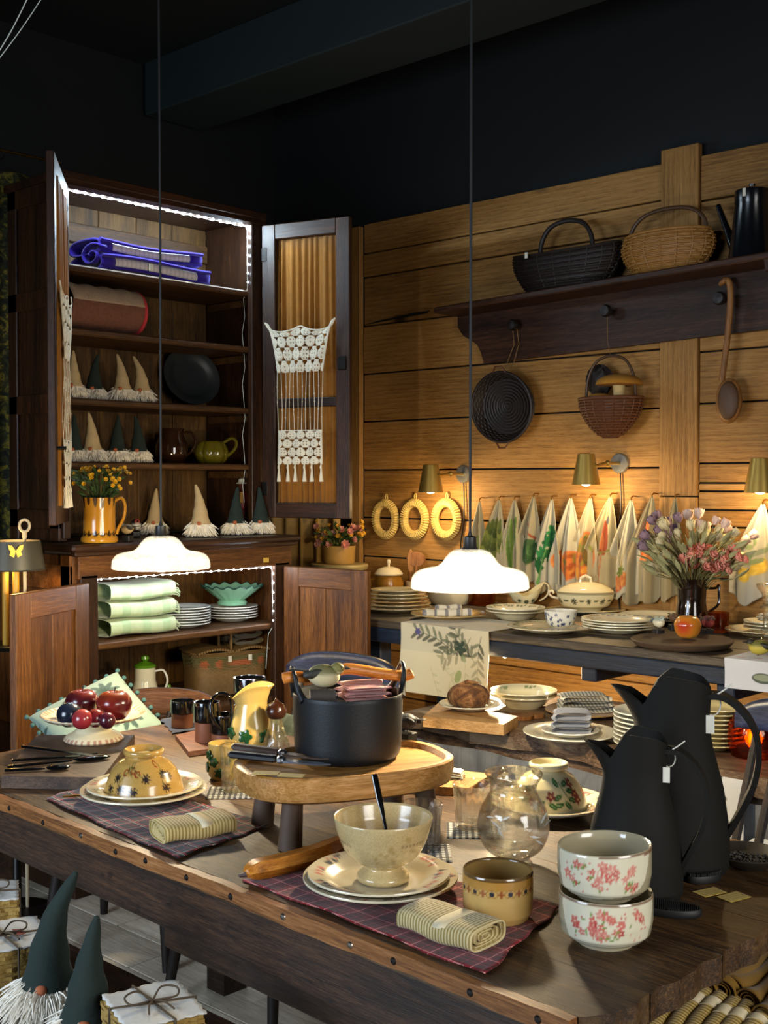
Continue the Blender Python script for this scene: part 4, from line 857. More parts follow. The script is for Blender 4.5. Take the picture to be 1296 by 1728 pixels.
for s in (-1, 1):
    hp = smoothpts([(s * .104, -.042, .128), (s * .112, -.026, .150), (s * .118, -.018, .178), (s * .119, 0, .192), (s * .118, .018, .178), (s * .112, .026, .150), (s * .104, .042, .128)], 6)
    MB().tube(hp, [.009 - .005 * math.sin(PI * i / (len(hp) - 1)) for i in range(len(hp))], 10).build('handle', CAST, pot)
hb = thing('wooden_bar', 'orange-brown wooden bar laid through the handles of the pot', 'wooden bar', PP + V((0, 0, .166)), VIEW + .3)
MB().tube(smoothpts([(-.14, .0, .004), (-.12, 0, .006), (-.05, .01, .004), (.0, .012, .016), (.07, .008, .004), (.12, 0, -.003), (.142, -.003, .004)], 6), [.003] + [.012] * 35 + [.003], 10).build('bar', wood('orange_bar_wood', '8a4a18', 'b96d28', 'd08a45', 'x', 60, .35, .1), hb)
def fold(name, label, P, rz, m, W, D, H, seed=0, cat='towel'):
    g = random.Random(seed); p = [g.uniform(0, 6) for _ in range(5)]; t = thing(name, label, cat, P, rz)
    for k in range(3):
        z = H * k / 3
        def fn(u, v, z=z, k=k):
            a = 2 * PI * u; x = math.copysign(abs(math.cos(a)) ** .5, math.cos(a)) * W / 2 * (1 - .04 * k + .02 * math.sin(v * 5 + p[0])); zz = math.sin(a) * H / 6.5; return (x + .004 * math.sin(v * 7 + p[k]), (v - .5) * D * (1 - .03 * k), z + H / 6 + zz + .004 * math.sin(v * 6 + p[3] + u * 4))
        MB().grid(fn, 26, 14, closeu=True).build('fold_layer', m, t)
    return t
RSTR = cloth('red_white_stripe', 'd8b0a4', (('y', .0075, 0, .55, 'a52f3c', .85),))
fold('striped_towel', 'red and white striped towel folded inside the pot', PP + V((.03, -.015, .1185)), VIEW + .25, RSTR, .10, .11, .036, 3)
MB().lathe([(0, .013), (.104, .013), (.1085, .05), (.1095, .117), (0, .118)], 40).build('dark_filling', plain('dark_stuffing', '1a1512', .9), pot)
# ---------------------------------------------------------------- birds
def bird(label, P, rz, s, back, belly, head, wing='15140f', base=None, name='bird_figurine', bc='2a2826', log=True):
    t = thing(name, label, 'figurine', P, rz); h0 = .036 if base else .012
    if base == 'log': MB().tube([(-.026, 0, .016), (.026, 0, .016)], .016, 14).build('log', plain('grey_bark', '3a332c', .85, var=.3, sc=60, bump=.5), t); MB().lathe([(0, 0), (.0155, 0), (.0155, .001)], 14, Matrix.Translation((-.027, 0, .016)) @ Matrix.Rotation(PI / 2, 4, 'Y')).build('log_end', plain('log_end_pink', 'b09a8a', .8), t); h0 = .042
    if base == 'block': MB().box((0, 0, .011), (.032, .03, .022), ch=.002).build('base_block', plain('black_block', '0e0d0d', .6), t); h0 = .032
    M = Matrix.Translation((0, 0, h0)) @ Matrix.Scale(s, 4)
    mb = MB().ball((0, 0, .014), 1, 20, 14, (.027, .0175, .019), M @ Matrix.Rotation(.12, 4, 'Y')); A = mb.arr(); zc = (A[:, 2] - h0) / s; c = Cv(A[:, 0], A[:, 2], belly); c.put(np.clip((zc - .015) * 200, 0, 1), back); mb.build('body', FEA, t, col=c.c)
    mb = MB().ball((.024, 0, .025), .0108, 16, 12, (1.05, .95, .95), M); A = mb.arr(); c = Cv(A[:, 0], A[:, 2], head); c.put((A[:, 2] - h0) / s < .021, belly, .8); mb.build('head', FEA, t, col=c.c)
    MB().lathe([(.0035, 0), (.0025, .005), (.0, .011)], 8, M @ Matrix.Translation((.036, 0, .026)) @ Matrix.Rotation(PI / 2 + .15, 4, 'Y')).build('beak', plain('bird_beak', '26221e', .4), t)
    for sy in (-1, 1): MB().ball((-.008, sy * .0105, .021), 1, 12, 8, (.021, .0055, .0075), M @ Matrix.Rotation(-.2, 4, 'Y')).build('wing', plain('wing_' + wing, wing, .6, var=.5, sc=120), t); MB().ball((.031, sy * .0105, .029), .0017, 6, 4, (1, 1, 1), M).build('eye', BLACKG, t)
    MB().box((-.040, 0, .019), (.032, .009, .003), M=M @ Matrix.Rotation(.12, 4, 'Y'), ch=.001).build('tail', plain('wing_' + wing, wing), t)
    for sy in (-1, 1): MB().tube([M @ V((.002, sy * .006, .003)), M @ V((.006, sy * .006, -.007)), V((.008, sy * .006 * s, h0 - .012))], .0011, 5).build('leg', plain('bird_leg', '1b1713', .6), t)
    return t
FEA = attr('painted_feather', .6, bump=.3, sc=350)
bird('small green-headed bird figurine on a log inside the pot', PP + V(((-.05) * math.cos(VIEW) - (-.05) * math.sin(VIEW), (-.05) * math.sin(VIEW) + (-.05) * math.cos(VIEW), .1185)), VIEW + .12, 1.25, '6f6a44', 'c2b48c', '77713a', '2d2c24', 'log')
bird('black bird figurine on a dark block behind the pot', PZ(688, 1252, FZ), VIEW + 2.4, .95, '111214', '2a2a2c', '131416', '0d0d0f', 'block')
# knives on the tray
def knife(label, x0, y0, x1, y1, z, hm, bm_):
    A, Bp = PZ(x0, y0, z), PZ(x1, y1, z); d = Bp - A; L = d.length; t = thing('kitchen_knife', label, 'knife', A, math.atan2(d.y, d.x))
    MB().box((L * .24, 0, .008), (L * .5, .019, .014), ch=.004).build('handle', hm, t); MB().box((L * .52, 0, .008), (L * .07, .020, .015), ch=.004).build('ferrule', STEEL, t)
    MB().prism([(L * .55, -.010), (L * .9, -.009), (L, .006), (L * .9, .011), (L * .55, .011)], .005, .008).build('blade', bm_, t)
KB = plain('black_knife_handle', '101114', .35); KW = plain('dark_walnut_sheath', '3a2a20', .45)
knife('black handled knife with steel blade nearest the front of the tray', 388, 1279, 556, 1297, TT + h0 + .053, KB, plain('blue_steel', '6f7c8c', .25, .8)); knife('walnut knife lying behind the steel-bladed one on the tray', 394, 1266, 556, 1287, TT + h0 + .053, KW, KW)
ytag('yellow paper tag on the rim of the wooden tray, the left of two', PZ(449, 1305, TT + h0 + .056), VIEW - .1, .05, .028); ytag('yellow paper tag on the rim of the wooden tray, the right of two', PZ(492, 1309, TT + h0 + .056), VIEW - .2, .05, .026)
# board and napkin behind the tray
pc = [(690, 1325), (790, 1330), (830, 1306), (745, 1296)]; Pq = [PZ(a, b, TT + .02) for a, b in pc]; c = sum(Pq, V()) / 4; c.z = TT
tag(MB().prism([(p.x - c.x, p.y - c.y) for p in Pq], .001, .02).build('bread_board', wood('pale_bread_board', '7a552a', 'a87c45', 'c49a63', 'y', 60), None, 30, c), 'pale wooden board behind the footed tray', 'board')
fold('floral_napkin', 'white napkin with lilac print on the board behind the tray', PZ(752, 1312, TT + .021), VIEW, cloth('white_lilac_cloth', 'c9c6bd', (('x', .05, .1, .2, '9a8fae', .5), ('y', .03, .2, .25, '8ea07a', .35))), .085, .05, .018, 5, 'napkin')
# ================================================================ WALL: rack, baskets, sconces, towels
RKW = wood('dark_rack_wood', '1d110b', '3a2215', '573722', 'y', 60, .5, .25)
RY = 2.6; rk = thing('peg_rack', 'dark wooden shelf rack with round pegs on the plank wall', 'shelf', (WX, RY, 2.235)); rk.rotation_euler[0] = -.028
MB().box((0, 0, 0), (.20, 1.66, .026), ch=.005).build('shelf_board', RKW, rk, loc=(-.105, 0, .0))
pl = [(.83, -.013), (.83, -.06), (.80, -.10), (.755, -.125), (.72, -.15), (.70, -.19), (.685, -.235), (-.83, -.235), (-.83, -.013)]
MB().prism(pl, -.034, -.006, Matrix(((0, 0, 1, 0), (1, 0, 0, 0), (0, 1, 0, 0), (0, 0, 0, 1)))).build('back_board', RKW, rk)
for s in (-1,): MB().prism([(-.2, -.013), (-.19, -.05), (-.12, -.07), (-.07, -.13), (-.035, -.15), (-.035, -.013)], -.012, .012, Matrix(((1, 0, 0, 0), (0, 0, 1, 0), (0, 1, 0, 0), (0, 0, 0, 1)))).build('bracket', RKW, rk, loc=(0, s * .72, 0))
PEG = plain('dark_peg', '1a120d', .5)
def peg(x, y): p = PX(x, y, WX - .09); pg = MB().lathe([(.011, 0), (.010, .03), (.024, .036), (.026, .048), (.02, .06), (0, .063)], 20, Matrix.Rotation(-PI / 2, 4, 'Y')).build('peg', PEG, rk); pg.location = Matrix.Rotation(.028, 4, 'X') @ (V((WX - .034, p.y, p.z)) - rk.location); return V((WX - .07, p.y, p.z))
pk1, pk2, pk3 = peg(862, 548), peg(1020, 524), peg(1212, 503)
def shelfz(y): return 2.248 - (y - RY) * .028
def wicker(name, par, fnr, H, n=36, rows=14, r=.0028, m=None, oval=(1, 1), tilt=0, z0=.0):
    mb = MB()
    for j in range(rows):
        v = j / (rows - 1); R0 = fnr(v); pts = []
        for i in range(n * 2):
            a = PI * i / n; k = R0 + (r * .9 if (i // 2 + j) % 2 else -r * .9); pts.append((k * math.cos(a) * oval[0], k * math.sin(a) * oval[1], z0 + H * v + tilt * abs(math.cos(a)) ** 3 * v))
        mb.tube(pts, r * 1.15, 5, True)
    for i in range(n // 2):
        a = 2 * PI * i / (n // 2); mb.tube([(fnr(v) * math.cos(a) * oval[0], fnr(v) * math.sin(a) * oval[1], z0 + H * v + tilt * abs(math.cos(a)) ** 3 * v) for v in np.linspace(0, 1, 8)], r * .9, 4)
    mb.build(name, m, par, kind='stuff')
    MB().lathe([(0, z0), (fnr(0) * .99, z0 + .001), (fnr(0), z0 + .004), (0, z0 + .005)], 24, Matrix.Diagonal((oval[0], oval[1], 1, 1))).build('basket_base', m, par)
    rim = [(fnr(1) * math.cos(a) * oval[0], fnr(1) * math.sin(a) * oval[1], z0 + H + tilt * abs(math.cos(a)) ** 3) for a in np.linspace(0, 2 * PI, 49)[:-1]]; MB().tube(rim, r * 1.9, 7, True).build('rim', m, par)
    liner = [(fnr(v) - r * 1.2, z0 + H * v) for v in np.linspace(0.02, .97, 8)]
    MB().lathe(liner, 36, Matrix.Diagonal((oval[0], oval[1], 1, 1)), cap=False, fn=lambda a, q, z: (q, z + tilt * abs(math.cos(a)) ** 3 * (z - z0) / H)).build('inner_weave', m, par)
WD = plain('dark_willow', '1d120c', .55, var=.5, sc=60); WN = plain('golden_willow', '9a6a2c', .55, var=.35, sc=50); WB = plain('brown_willow', '5a3218', .55, var=.4, sc=60)
def arch(par, w, z0, z1, r, m, name='handle'): MB().tube(smoothpts([(-w, 0, z0), (-w * .93, 0, z0 + (z1 - z0) * .5), (-w * .6, 0, z0 + (z1 - z0) * .88), (0, 0, z1), (w * .6, 0, z0 + (z1 - z0) * .88), (w * .93, 0, z0 + (z1 - z0) * .5), (w, 0, z0)], 6), r, 8).build(name, m, par)
def onsh(x, dx=.10): p = PX(x, 480, WX - dx); return V((p.x, p.y, shelfz(p.y) + .001))
p = onsh(955); t = thing('willow_basket', 'nearly black willow basket with arched handle and white tag on the rack', 'basket', p, WALL)
wicker('weave', t, lambda v: .13 + .055 * math.sin(v * 1.8), .145, 40, 16, .0032, WD, (1.4, .52), .02); arch(t, .13, .14, .285, .010, WD)
MB().box((-.125, -.105, .145), (.014, .0015, .024)).build('price_tag', plain('white_tag', 'd6d3c4'), t)
p = onsh(1126); t = thing('willow_basket', 'golden willow basket with flat arched handle on the rack', 'basket', p, WALL)
wicker('weave', t, lambda v: .10 + .05 * math.sin(v * 2.3), .155, 34, 13, .0036, WN, (1.28, .62), -.005); arch(t, .165, .13, .25, .008, plain('brown_handle', '4a3018', .5))
p = onsh(1268); t = thing('coffee_pot', 'tall black enamel coffee pot with long spout on the rack', 'coffee pot', p, WALL); ENA = plain('black_enamel', '0a0d11', .2)
MB().lathe([(0, 0), (.085, 0), (.083, .01), (.06, .20), (.062, .205), (.062, .25), (.05, .256), (.01, .262), (.012, .275), (0, .278)], 32).build('body', ENA, t); MB().tube([(-.07, 0, .06), (-.10, 0, .13), (-.135, 0, .22)], [.02, .013, .010], 12).build('spout', ENA, t); MB().box((.0, -.063, .235), (.012, .002, .03)).build('price_tag', plain('white_tag', 'd6d3c4'), t)
# hanging round basket
p = PX(858, 686, WX - .05); t = thing('tray_basket', 'round dark shallow basket hanging from a peg', 'basket', p, 0); t.rotation_euler = (0, -PI / 2 - .1, .10)
wicker('weave', t, lambda v: .125 + .025 * v, .06, 44, 8, .0035, WD); 
mb = MB()
for k in range(9): mb.tube([((.012 + k * .0135) * math.cos(a), (.012 + k * .0135) * math.sin(a), .008) for a in np.linspace(0, 2 * PI, 30)[:-1]], .0035, 5, True)
mb.build('base_coil', WD, t, kind='stuff')
for s in (-1, 1): MB().tube([(s * .145, -.035, .06), (s * .175, -.015, .07), (s * .175, .015, .07), (s * .145, .035, .06)], .004, 6).build('loop_handle', WB, t)
TW = plain('twine', '8a6a3c', .8); tag(MB().tube([(pk1.x, pk1.y + .01, pk1.z + .02), (pk1.x + .02, pk1.y + .012, pk1.z - .08), (p.x, p.y + .02, p.z + .165)], .0015, 5).tube([(pk1.x, pk1.y - .012, pk1.z + .02), (pk1.x + .02, pk1.y - .014, pk1.z - .08), (p.x, p.y - .02, p.z + .165)], .0015, 5).build('twine_loop', TW), 'thin twine loop holding the round dark basket on its peg', 'string')
# mushroom basket
p = PX(1030, 738, WX - .11); t = thing('mushroom_basket', 'brown half-round willow basket hanging on the wall with handle', 'basket', p, WALL)
wicker('weave', t, lambda v: .03 + .105 * math.sin(v * PI / 2) ** .7, .155, 36, 15, .0034, WB, (1, .72)); arch(t, .115, .14, .325, .006, plain('brown_handle', '4a3018'))
MB().ball((-.085, .05, .235), 1, 20, 10, (.06, .03, .06), None, lambda a, b: 1 + .12 * math.sin(7 * a + 3 * b)).build('moss_knot', WD, t)
tag(MB().tube([(pk2.x, pk2.y, pk2.z + .02), (pk2.x + .01, pk2.y + .004, pk2.z - .12), (p.x, p.y, p.z + .325)], .0012, 5).build('twine_loop', TW), 'thin twine holding the mushroom basket on its peg', 'string')
def mush(label, q, s, h, rx):
    m = thing('felt_mushroom', label, 'mushroom', q, WALL)
    MB().lathe(smoothprof([(.018 * s, 0), (.019 * s, .03 * s), (.022 * s, h)], 4), 20).build('stalk', plain('cream_felt', 'c9ae74', .9), m); MB().lathe(smoothprof([(0, h + .034 * s), (rx * .5, h + .030 * s), (rx * .85, h + .018 * s), (rx, h + .004), (rx * .93, h - .004), (.02 * s, h - .006), (0, h - .006)], 4), 32).build('cap', plain('mustard_felt', 'a9721f', .9, var=.25), m); return m
mush('big mustard felt mushroom standing in the hanging basket', p + V((-.01, -.045, .125)), 1.15, .085, .092); mush('small mustard felt mushroom in the hanging basket', p + V((-.02, .04, .115)), .8, .035, .055)
# ladle
t = thing('wooden_ladle', 'long wooden ladle hanging on the right peg', 'ladle', pk3 + V((-.012, -.03, .05)), WALL); LAD = wood('ladle_wood', '5d3a17', '86582a', 'a5743f', 'z', 60, .5, .1)
MB().tube(smoothpts([(-.03, 0, .0), (.0, 0, .015), (.014, 0, -.02), (.012, 0, -.12), (-.006, 0, -.28), (-.018, 0, -.36)], 6), [.006, .009, .010, .011, .012, .013] + [.012] * 25, 10).build('handle', LAD, t)
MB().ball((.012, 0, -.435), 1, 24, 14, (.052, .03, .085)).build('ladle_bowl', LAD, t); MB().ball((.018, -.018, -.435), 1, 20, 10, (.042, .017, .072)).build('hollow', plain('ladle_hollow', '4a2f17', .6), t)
# ---------------------------------------------------------------- brass sconces
SB = plain('brushed_brass', 'b0924a', .36, .75, .12); SBULB = emit('sconce_bulb_glow', 'ffd79a', 30)
def sconce(label, sx, sy, mx, my, power):
    mp_ = PX(mx, my, WX - .002); q = PX(sx, sy, WX - .17); t = thing('wall_sconce', label, 'wall lamp', mp_, 0, 'brass wall sconces'); d = q - mp_
    MB().lathe([(0, .012), (.038, .012), (.042, .006), (.042, 0)], 28, Matrix.Rotation(-PI / 2, 4, 'Y')).build('wall_plate', plain('satin_plate', '9a9a94', .35, .8), t)
    k = d + V((.0, -.045, .025)); MB().tube([(-.01, 0, 0), (k.x * .55, k.y * .3, .0), (k.x, k.y, k.z)], .007, 10).build('arm', SB, t); MB().ball((k.x * .55, k.y * .3, 0), .012, 10, 8).build('joint', SB, t)
    T = Matrix.Translation(d); pr = [(.028, .075), (.034, .073), (.057, -.05), (.0555, -.05), (.032, .07), (.0, .07)]
    MB().lathe([(0, .076)] + pr, 36, T).build('shade', SB, t); MB().tube([d + V((0, 0, .07)), k], .006, 8).build('shade_joint', SB, t)
    MB().lathe(smoothprof([(0, -.056), (.018, -.05), (.026, -.03), (.022, -.005), (.012, .02), (.012, .065)], 4), 18, T).build('bulb', SBULB, t)
    c = [V((-.008, -.005, -.035)), V((-.012, -.01, -.2)), V((-.006, .015, -.35)), V((-.008, -.005, -.60))]; MB().tube(smoothpts(c, 6), .003, 6).build('flex', plain('black_flex', '120d0a', .5), t)
    l = bpy.data.lights.new('sconce_light', 'POINT'); l.energy = power; l.color = (1, .72, .36); l.shadow_soft_size = .028; o = bpy.data.objects.new('sconce_light', l); COL.objects.link(o); o.parent = t; o.location = d + V((0, 0, -.09))
sconce('brass cone wall sconce above the woven wreaths', 727, 812, 783, 800, 4.5); sconce('brass cone wall sconce above the middle of the tea towels', 989, 797, 1047, 782, 4.5); sconce('brass cone wall sconce cut by the right edge of the picture', 1283, 808, 1345, 795, 4.5)
# ---------------------------------------------------------------- wreaths
STRW = plain('pale_straw', 'c4a75e', .8, var=.25, sc=80)
for i, (x, y) in enumerate(((652, 876), (701, 876), (754, 876))):
    p = PX(x, y, WX - .02); t = thing('straw_wreath', ('woven straw wreath nearest the corner, left of three', 'woven straw wreath in the middle of the three', 'woven straw wreath nearest the pendant lamp, right of three')[i], 'wreath', p, WALL, 'straw wreaths')
    mb = MB(); mb.tube([(.066 * math.cos(a), 0, .075 * math.sin(a)) for a in np.linspace(0, 2 * PI, 41)[:-1]], .017, 8, True); mb.build('ring', STRW, t); mb = MB()
    for k in range(44): a = 2 * PI * k / 44; q = V((.066 * math.cos(a), -.004, .075 * math.sin(a))); e = V((math.cos(a), 0, math.sin(a))); mb.tube([q - e * .017, q - e * .008 + V((0, -.017, 0)), q + e * .008 + V((0, -.017, 0)), q + e * .02], .0055, 5)
    mb.build('braid', STRW, t, kind='stuff'); MB().tube([(.006 * math.cos(a), 0, .105 + .016 * math.sin(a)) for a in np.linspace(0, 2 * PI, 16)[:-1]], .003, 6, True).build('loop', STRW, t)
# ---------------------------------------------------------------- tea towels
TOW = attr('printed_linen', .9, 0, .3, .2, 600, sheen=.15); g0 = np.random.RandomState(5)
def pic(kind):
    def f(c, w, h):
        g = np.random.RandomState(len(kind)); U0 = 0
        def blob(x, y, rx, ry, cols, n=14, a=.8):
            c.ell(x, y, rx, ry, cols[0], 0, .95, .004)
            for _ in range(n): q, r = g.uniform(0, 6.28), g.uniform(.2, .9); c.ell(x + rx * r * math.cos(q), y + ry * r * math.sin(q), rx * .28, ry * .16, cols[g.randint(len(cols))], g.uniform(0, 3), a, .004)
        if kind == 'artichoke':
            for r_ in range(6):
                for k in range(5): c.leaf((k - 2) * .024, -.26 + r_ * .022, .05, .03, PI / 2 + (k - 2) * -.2, ['57612a', '6d7434', '454f22'][(k + r_) % 3], .95)
            c.seg(0, -.30, 0, -.26, .02, '6d7434')
        if kind == 'leek':
            for k in range(7): c.seg(-.02 + k * .007, -.32, (k - 3) * .018, -.10, .012, ['5f7a34', '7c9440', '4b6a30', '93a552'][k % 4])
            c.seg(.005, -.34, 0, -.27, .03, 'cfc9a0')
        if kind == 'cabbage':
            blob(.0, -.23, .055, .05, ['31522a', '4a6b3a', '5d7c4a', '264424']); c.seg(-.03, -.12, .04, -.19, .008, '8a4a30')
        if kind == 'parsley':
            for x, y in ((.02, -.14), (.0, -.17), (.03, -.19), (-.02, -.21), (.015, -.22), (-.03, -.25), (.04, -.15)): c.flower(x, y, .03, ['1f6233', '2c7440', '175028'][int(abs(x * 999)) % 3], 6, x * 50, .5)
            for k in range(5): c.seg(0, -.2, -.03 - k * .003, -.32, .003, '5f8a48')
        if kind == 'pumpkins': blob(.02, -.25, .045, .05, ['c0682a', 'd08a3a', '8f3e1e', '6b6b2c'], 18); blob(-.045, -.24, .03, .035, ['c9763a', 'd99850', 'a5502a'], 10); c.seg(-.045, -.21, -.04, -.185, .008, '8a6a40')
        if kind == 'squash': blob(.0, -.23, .052, .085, ['b85f28', 'd09038', '7c7a30', '8f3a1c', 'c9803a'], 30); c.ell(.01, -.22, .012, .06, '3f4a22', .1, .8)
        if kind == 'pheasant':
            c.ell(.01, -.16, .024, .06, '7d3a22', .15); c.ell(.022, -.10, .012, .016, '4a4a4c'); c.seg(.0, -.2, -.02, -.34, .009, '6d3320'); c.seg(.01, -.2, -.005, -.33, .004, '9a5a38'); c.ell(.0, -.17, .012, .03, 'a05a34', .2); c.seg(-.05, -.215, .05, -.205, .006, '6b6a34'); c.leaf(-.05, -.21, .03, .012, 2.6, '7c7a3c')
        if kind == 'turnip': blob(-.01, -.30, .035, .03, ['b06a34', '9c3c34', 'c88a4a'], 12); [c.seg(-.01, -.27, -.03 + k * .012, -.17, .003, '8a7a48') for k in range(5)]; c.flower(-.01, -.265, .02, '5f6a2a', 6)
        if kind == 'orange': blob(0, -.13, .04, .035, ['c8652a', 'd8823c', 'b04e22'], 10); blob(.02, -.20, .04, .03, ['d07a3c', 'c05a2c'], 8)
        if kind == 'plum': blob(0, -.14, .035, .035, ['5f4a66', '7a6080', '4a3a50'], 8)
        if kind == 'lemon': blob(.02, -.24, .03, .026, ['c9a83a', 'dabc58'], 8); blob(-.03, -.25, .026, .024, ['c9a83a', 'dabc58'], 8); [c.leaf((k - 2) * .03, -.16 - (k % 2) * .06, .05, .018, k, '7f8f68') for k in range(5)]; c.seg(-.06, -.19, .05, -.185, .02, '55705a', .6)
        if kind == 'leafy': [c.leaf(-.03 + k * .012, -.24, .06, .022, 1.2 + .3 * k, '7c8448') for k in range(5)]
    return f
def teatowel(label, hx, hy, bot, x0, x1, kind, base='cfc5aa', seed=0):
    p = PX(hx, hy, WX - .03); s = mpp(p); H = (bot - hy) * s; W = (x1 - x0) * s * 1.45; off = ((x0 + x1) / 2 - hx) * s * 1.3; g = np.random.RandomState(seed)
    t = thing('tea_towel', label, 'towel', p, WALL, 'printed tea towels on hooks'); ph = g.uniform(0, 6, 4); nu, nv = 56, 80
    def fn(u, v):
        wv = min(1, .05 + 1.35 * v ** .85); x = (u - .5) * W * wv + off * min(1, v * 1.6); fold = math.sin(u * 3.2 * PI + ph[0]) * .016 + math.sin(u * 7.5 * PI + ph[1] + v) * .007
        low = .10 * H * (abs(u - .35) * 1.6 if u > .2 else .24 + (.2 - u) * 2.2) + .03 * H * math.sin(u * 9 + ph[2])
        return (x, -.012 + fold * min(1, v * 2.5) * 1.0, -v * (H - low * 1.0))
    mb = MB().grid(fn, nu, nv); uu = np.tile(np.linspace(-.5, .5, nu), nv); vv = np.repeat(np.linspace(0, 1, nv), nu); c = Cv(uu * .17, -.02 - vv * .33, base).noise(.06, 60, seed); pic(kind)(c, W, H)
    mb.build('linen', TOW, t, 60, thick=.002, col=c.c); MB().tube([(0, .028, .012), (0, .0, .014), (0, -.014, .006), (0, -.010, -.008)], .003, 7).build('hook', BRASS, t); return t
tw = [('cream towel nearest the pendant with faint green leaves', 812, 845, 965, 795, 822, 'leafy'), ('cream towel printed with a green artichoke', 845, 843, 975, 812, 856, 'artichoke'), ('cream towel printed with green leeks', 871, 843, 985, 852, 886, 'leek'),
      ('cream towel printed with a dark green cabbage', 903, 838, 985, 875, 914, 'cabbage'), ('white towel printed with bright green parsley', 934, 842, 1000, 902, 948, 'parsley'), ('white towel printed with two orange pumpkins', 966, 840, 1006, 936, 982, 'pumpkins'),
      ('cream towel printed with a large striped squash', 999, 840, 998, 968, 1012, 'squash'), ('linen towel printed with a long-tailed pheasant', 1033, 838, 1005, 993, 1044, 'pheasant'), ('white towel printed with a turnip near its foot', 1068, 843, 1012, 1034, 1082, 'turnip'),
      ('linen towel with orange fruit, left of the flower jug', 1103, 838, 1026, 1064, 1112, 'orange'), ('linen towel with purple fruit behind the dried flowers', 1142, 840, 1016, 1118, 1158, 'plum'), ('white towel printed with lemons at the right edge', 1290, 850, 1020, 1246, 1310, 'lemon')]
for i, q in enumerate(tw): teatowel(*q, base=['948a6e', '9a9074', '9e9579', '948b70', 'a8a28c', 'aaa592', '9c937a', '93886a', 'a7a18c', '928667', '8b7f60', 'a5a193'][i], seed=i + 1)
# ================================================================ ON THE CONSOLE
def oc(x, y, z=CZ): return PZ(x, y, z + .001)
plate_h = .013
for i in range(6): 
    o = plate(('bottom oval platter of the cream stack by the corner', 'second platter from the bottom of the cream stack by the corner', 'third platter from the bottom of the cream stack by the corner', 'fourth platter from the bottom of the cream stack by the corner', 'fifth platter from the bottom of the cream stack by the corner', 'top oval platter of the cream stack by the corner')[i], oc(670, 1031) + V((.004 * (i % 2), 0, i * .0145)), .145 - .006 * i, None, ['bdb08c', 'c4b48a', 'c2a06a', 'c6b990', 'cbbf98', 'd0c6a4'][i], .016, name='platter', group='cream platters by the corner', n=48); o.rotation_euler[2] = -.6; o.scale = (1.0, .86, 1)
def jar(name, label, cat, P, prof, mats, lidprof=None, knob=None, handles=(), cols=None):
    t = thing(name, label, cat, P, VIEW); MB().lathe(prof, 36).build('body', mats[0], t)
    if lidprof: l = MB().lathe(lidprof, 36).build('lid', mats[1], t); (MB().lathe(knob, 16).build('knob', mats[1], l) if knob else None)
    for h in handles: handle(t, h, .006, mats[0])
    return t
HONEY = plain('honey_glaze', '9a6a22', .2, var=.4, sc=30); BRN = plain('warm_glaze', 'b5803f', .2, var=.3, sc=20)
jar('honey_pot', 'honey-coloured lidded pot behind the platter stack', 'pot', oc(656, 1006), [(0, 0), (.05, 0), (.066, .02), (.07, .06), (.06, .095), (.062, .1), (0, .1)], (HONEY, CREAM), [(.066, .1), (.068, .106), (.05, .128), (.02, .138), (0, .139)], [(.006, .136), (.006, .15), (.010, .158), (.008, .17), (0, .174)], [[(-.06, 0, .08), (-.085, 0, .075), (-.08, 0, .04), (-.066, 0, .035)]])
t = thing('floral_beaker', 'small beaker with red flowers holding wooden paddles', 'cup', oc(697, 1006), VIEW)
plathe('body', GLAZE, dense([(0, 0), (.03, 0), (.034, .07), (.031, .07), (.028, .006), (0, .006)], .005), 60, lambda th, r, z, i: [Cv(th * .034, z, 'c9b28a')][0].flower(-.01, .04, .012, '9c2a2a').flower(.015, .03, .011, 'b04a3a').flower(-.03, .025, .010, '9c2a2a').leaf(.0, .02, .015, .006, 1, '4a5a2a'), t)
PADW = wood('paddle_wood', '5a3316', '86562a', 'a0703c', 'z', 60, .5, .1)
def paddle(label, P, w, h, hl, lean, head): t = thing('wooden_paddle', label, 'utensil', P, VIEW + lean); MB().prism([(w * math.cos(a), head + h * math.sin(a)) for a in np.linspace(0, 2 * PI, 25)[:-1]], -.005, .005, Matrix(((1, 0, .0, 0), (0, 0, 1, 0), (0, 1, 0, 0), (0, 0, 0, 1))), .06).build('blade', PADW, t); MB().tube([(0, 0, .0), (0, 0, head - h * .8)], .006, 8).build('handle', PADW, t)
q = oc(697, 1006) + V((0, 0, .008)); q1 = q + V((math.cos(VIEW) * -.012, math.sin(VIEW) * -.012, 0)); paddle('narrow wooden paddle standing in the floral beaker', q1 + V((.0, 0, 0)), .016, .055, .1, .2, .155); paddle('round-headed wooden spoon standing in the floral beaker', q + V((.014 * math.cos(VIEW), .014 * math.sin(VIEW), 0)), .045, .036, .1, 0, .165)
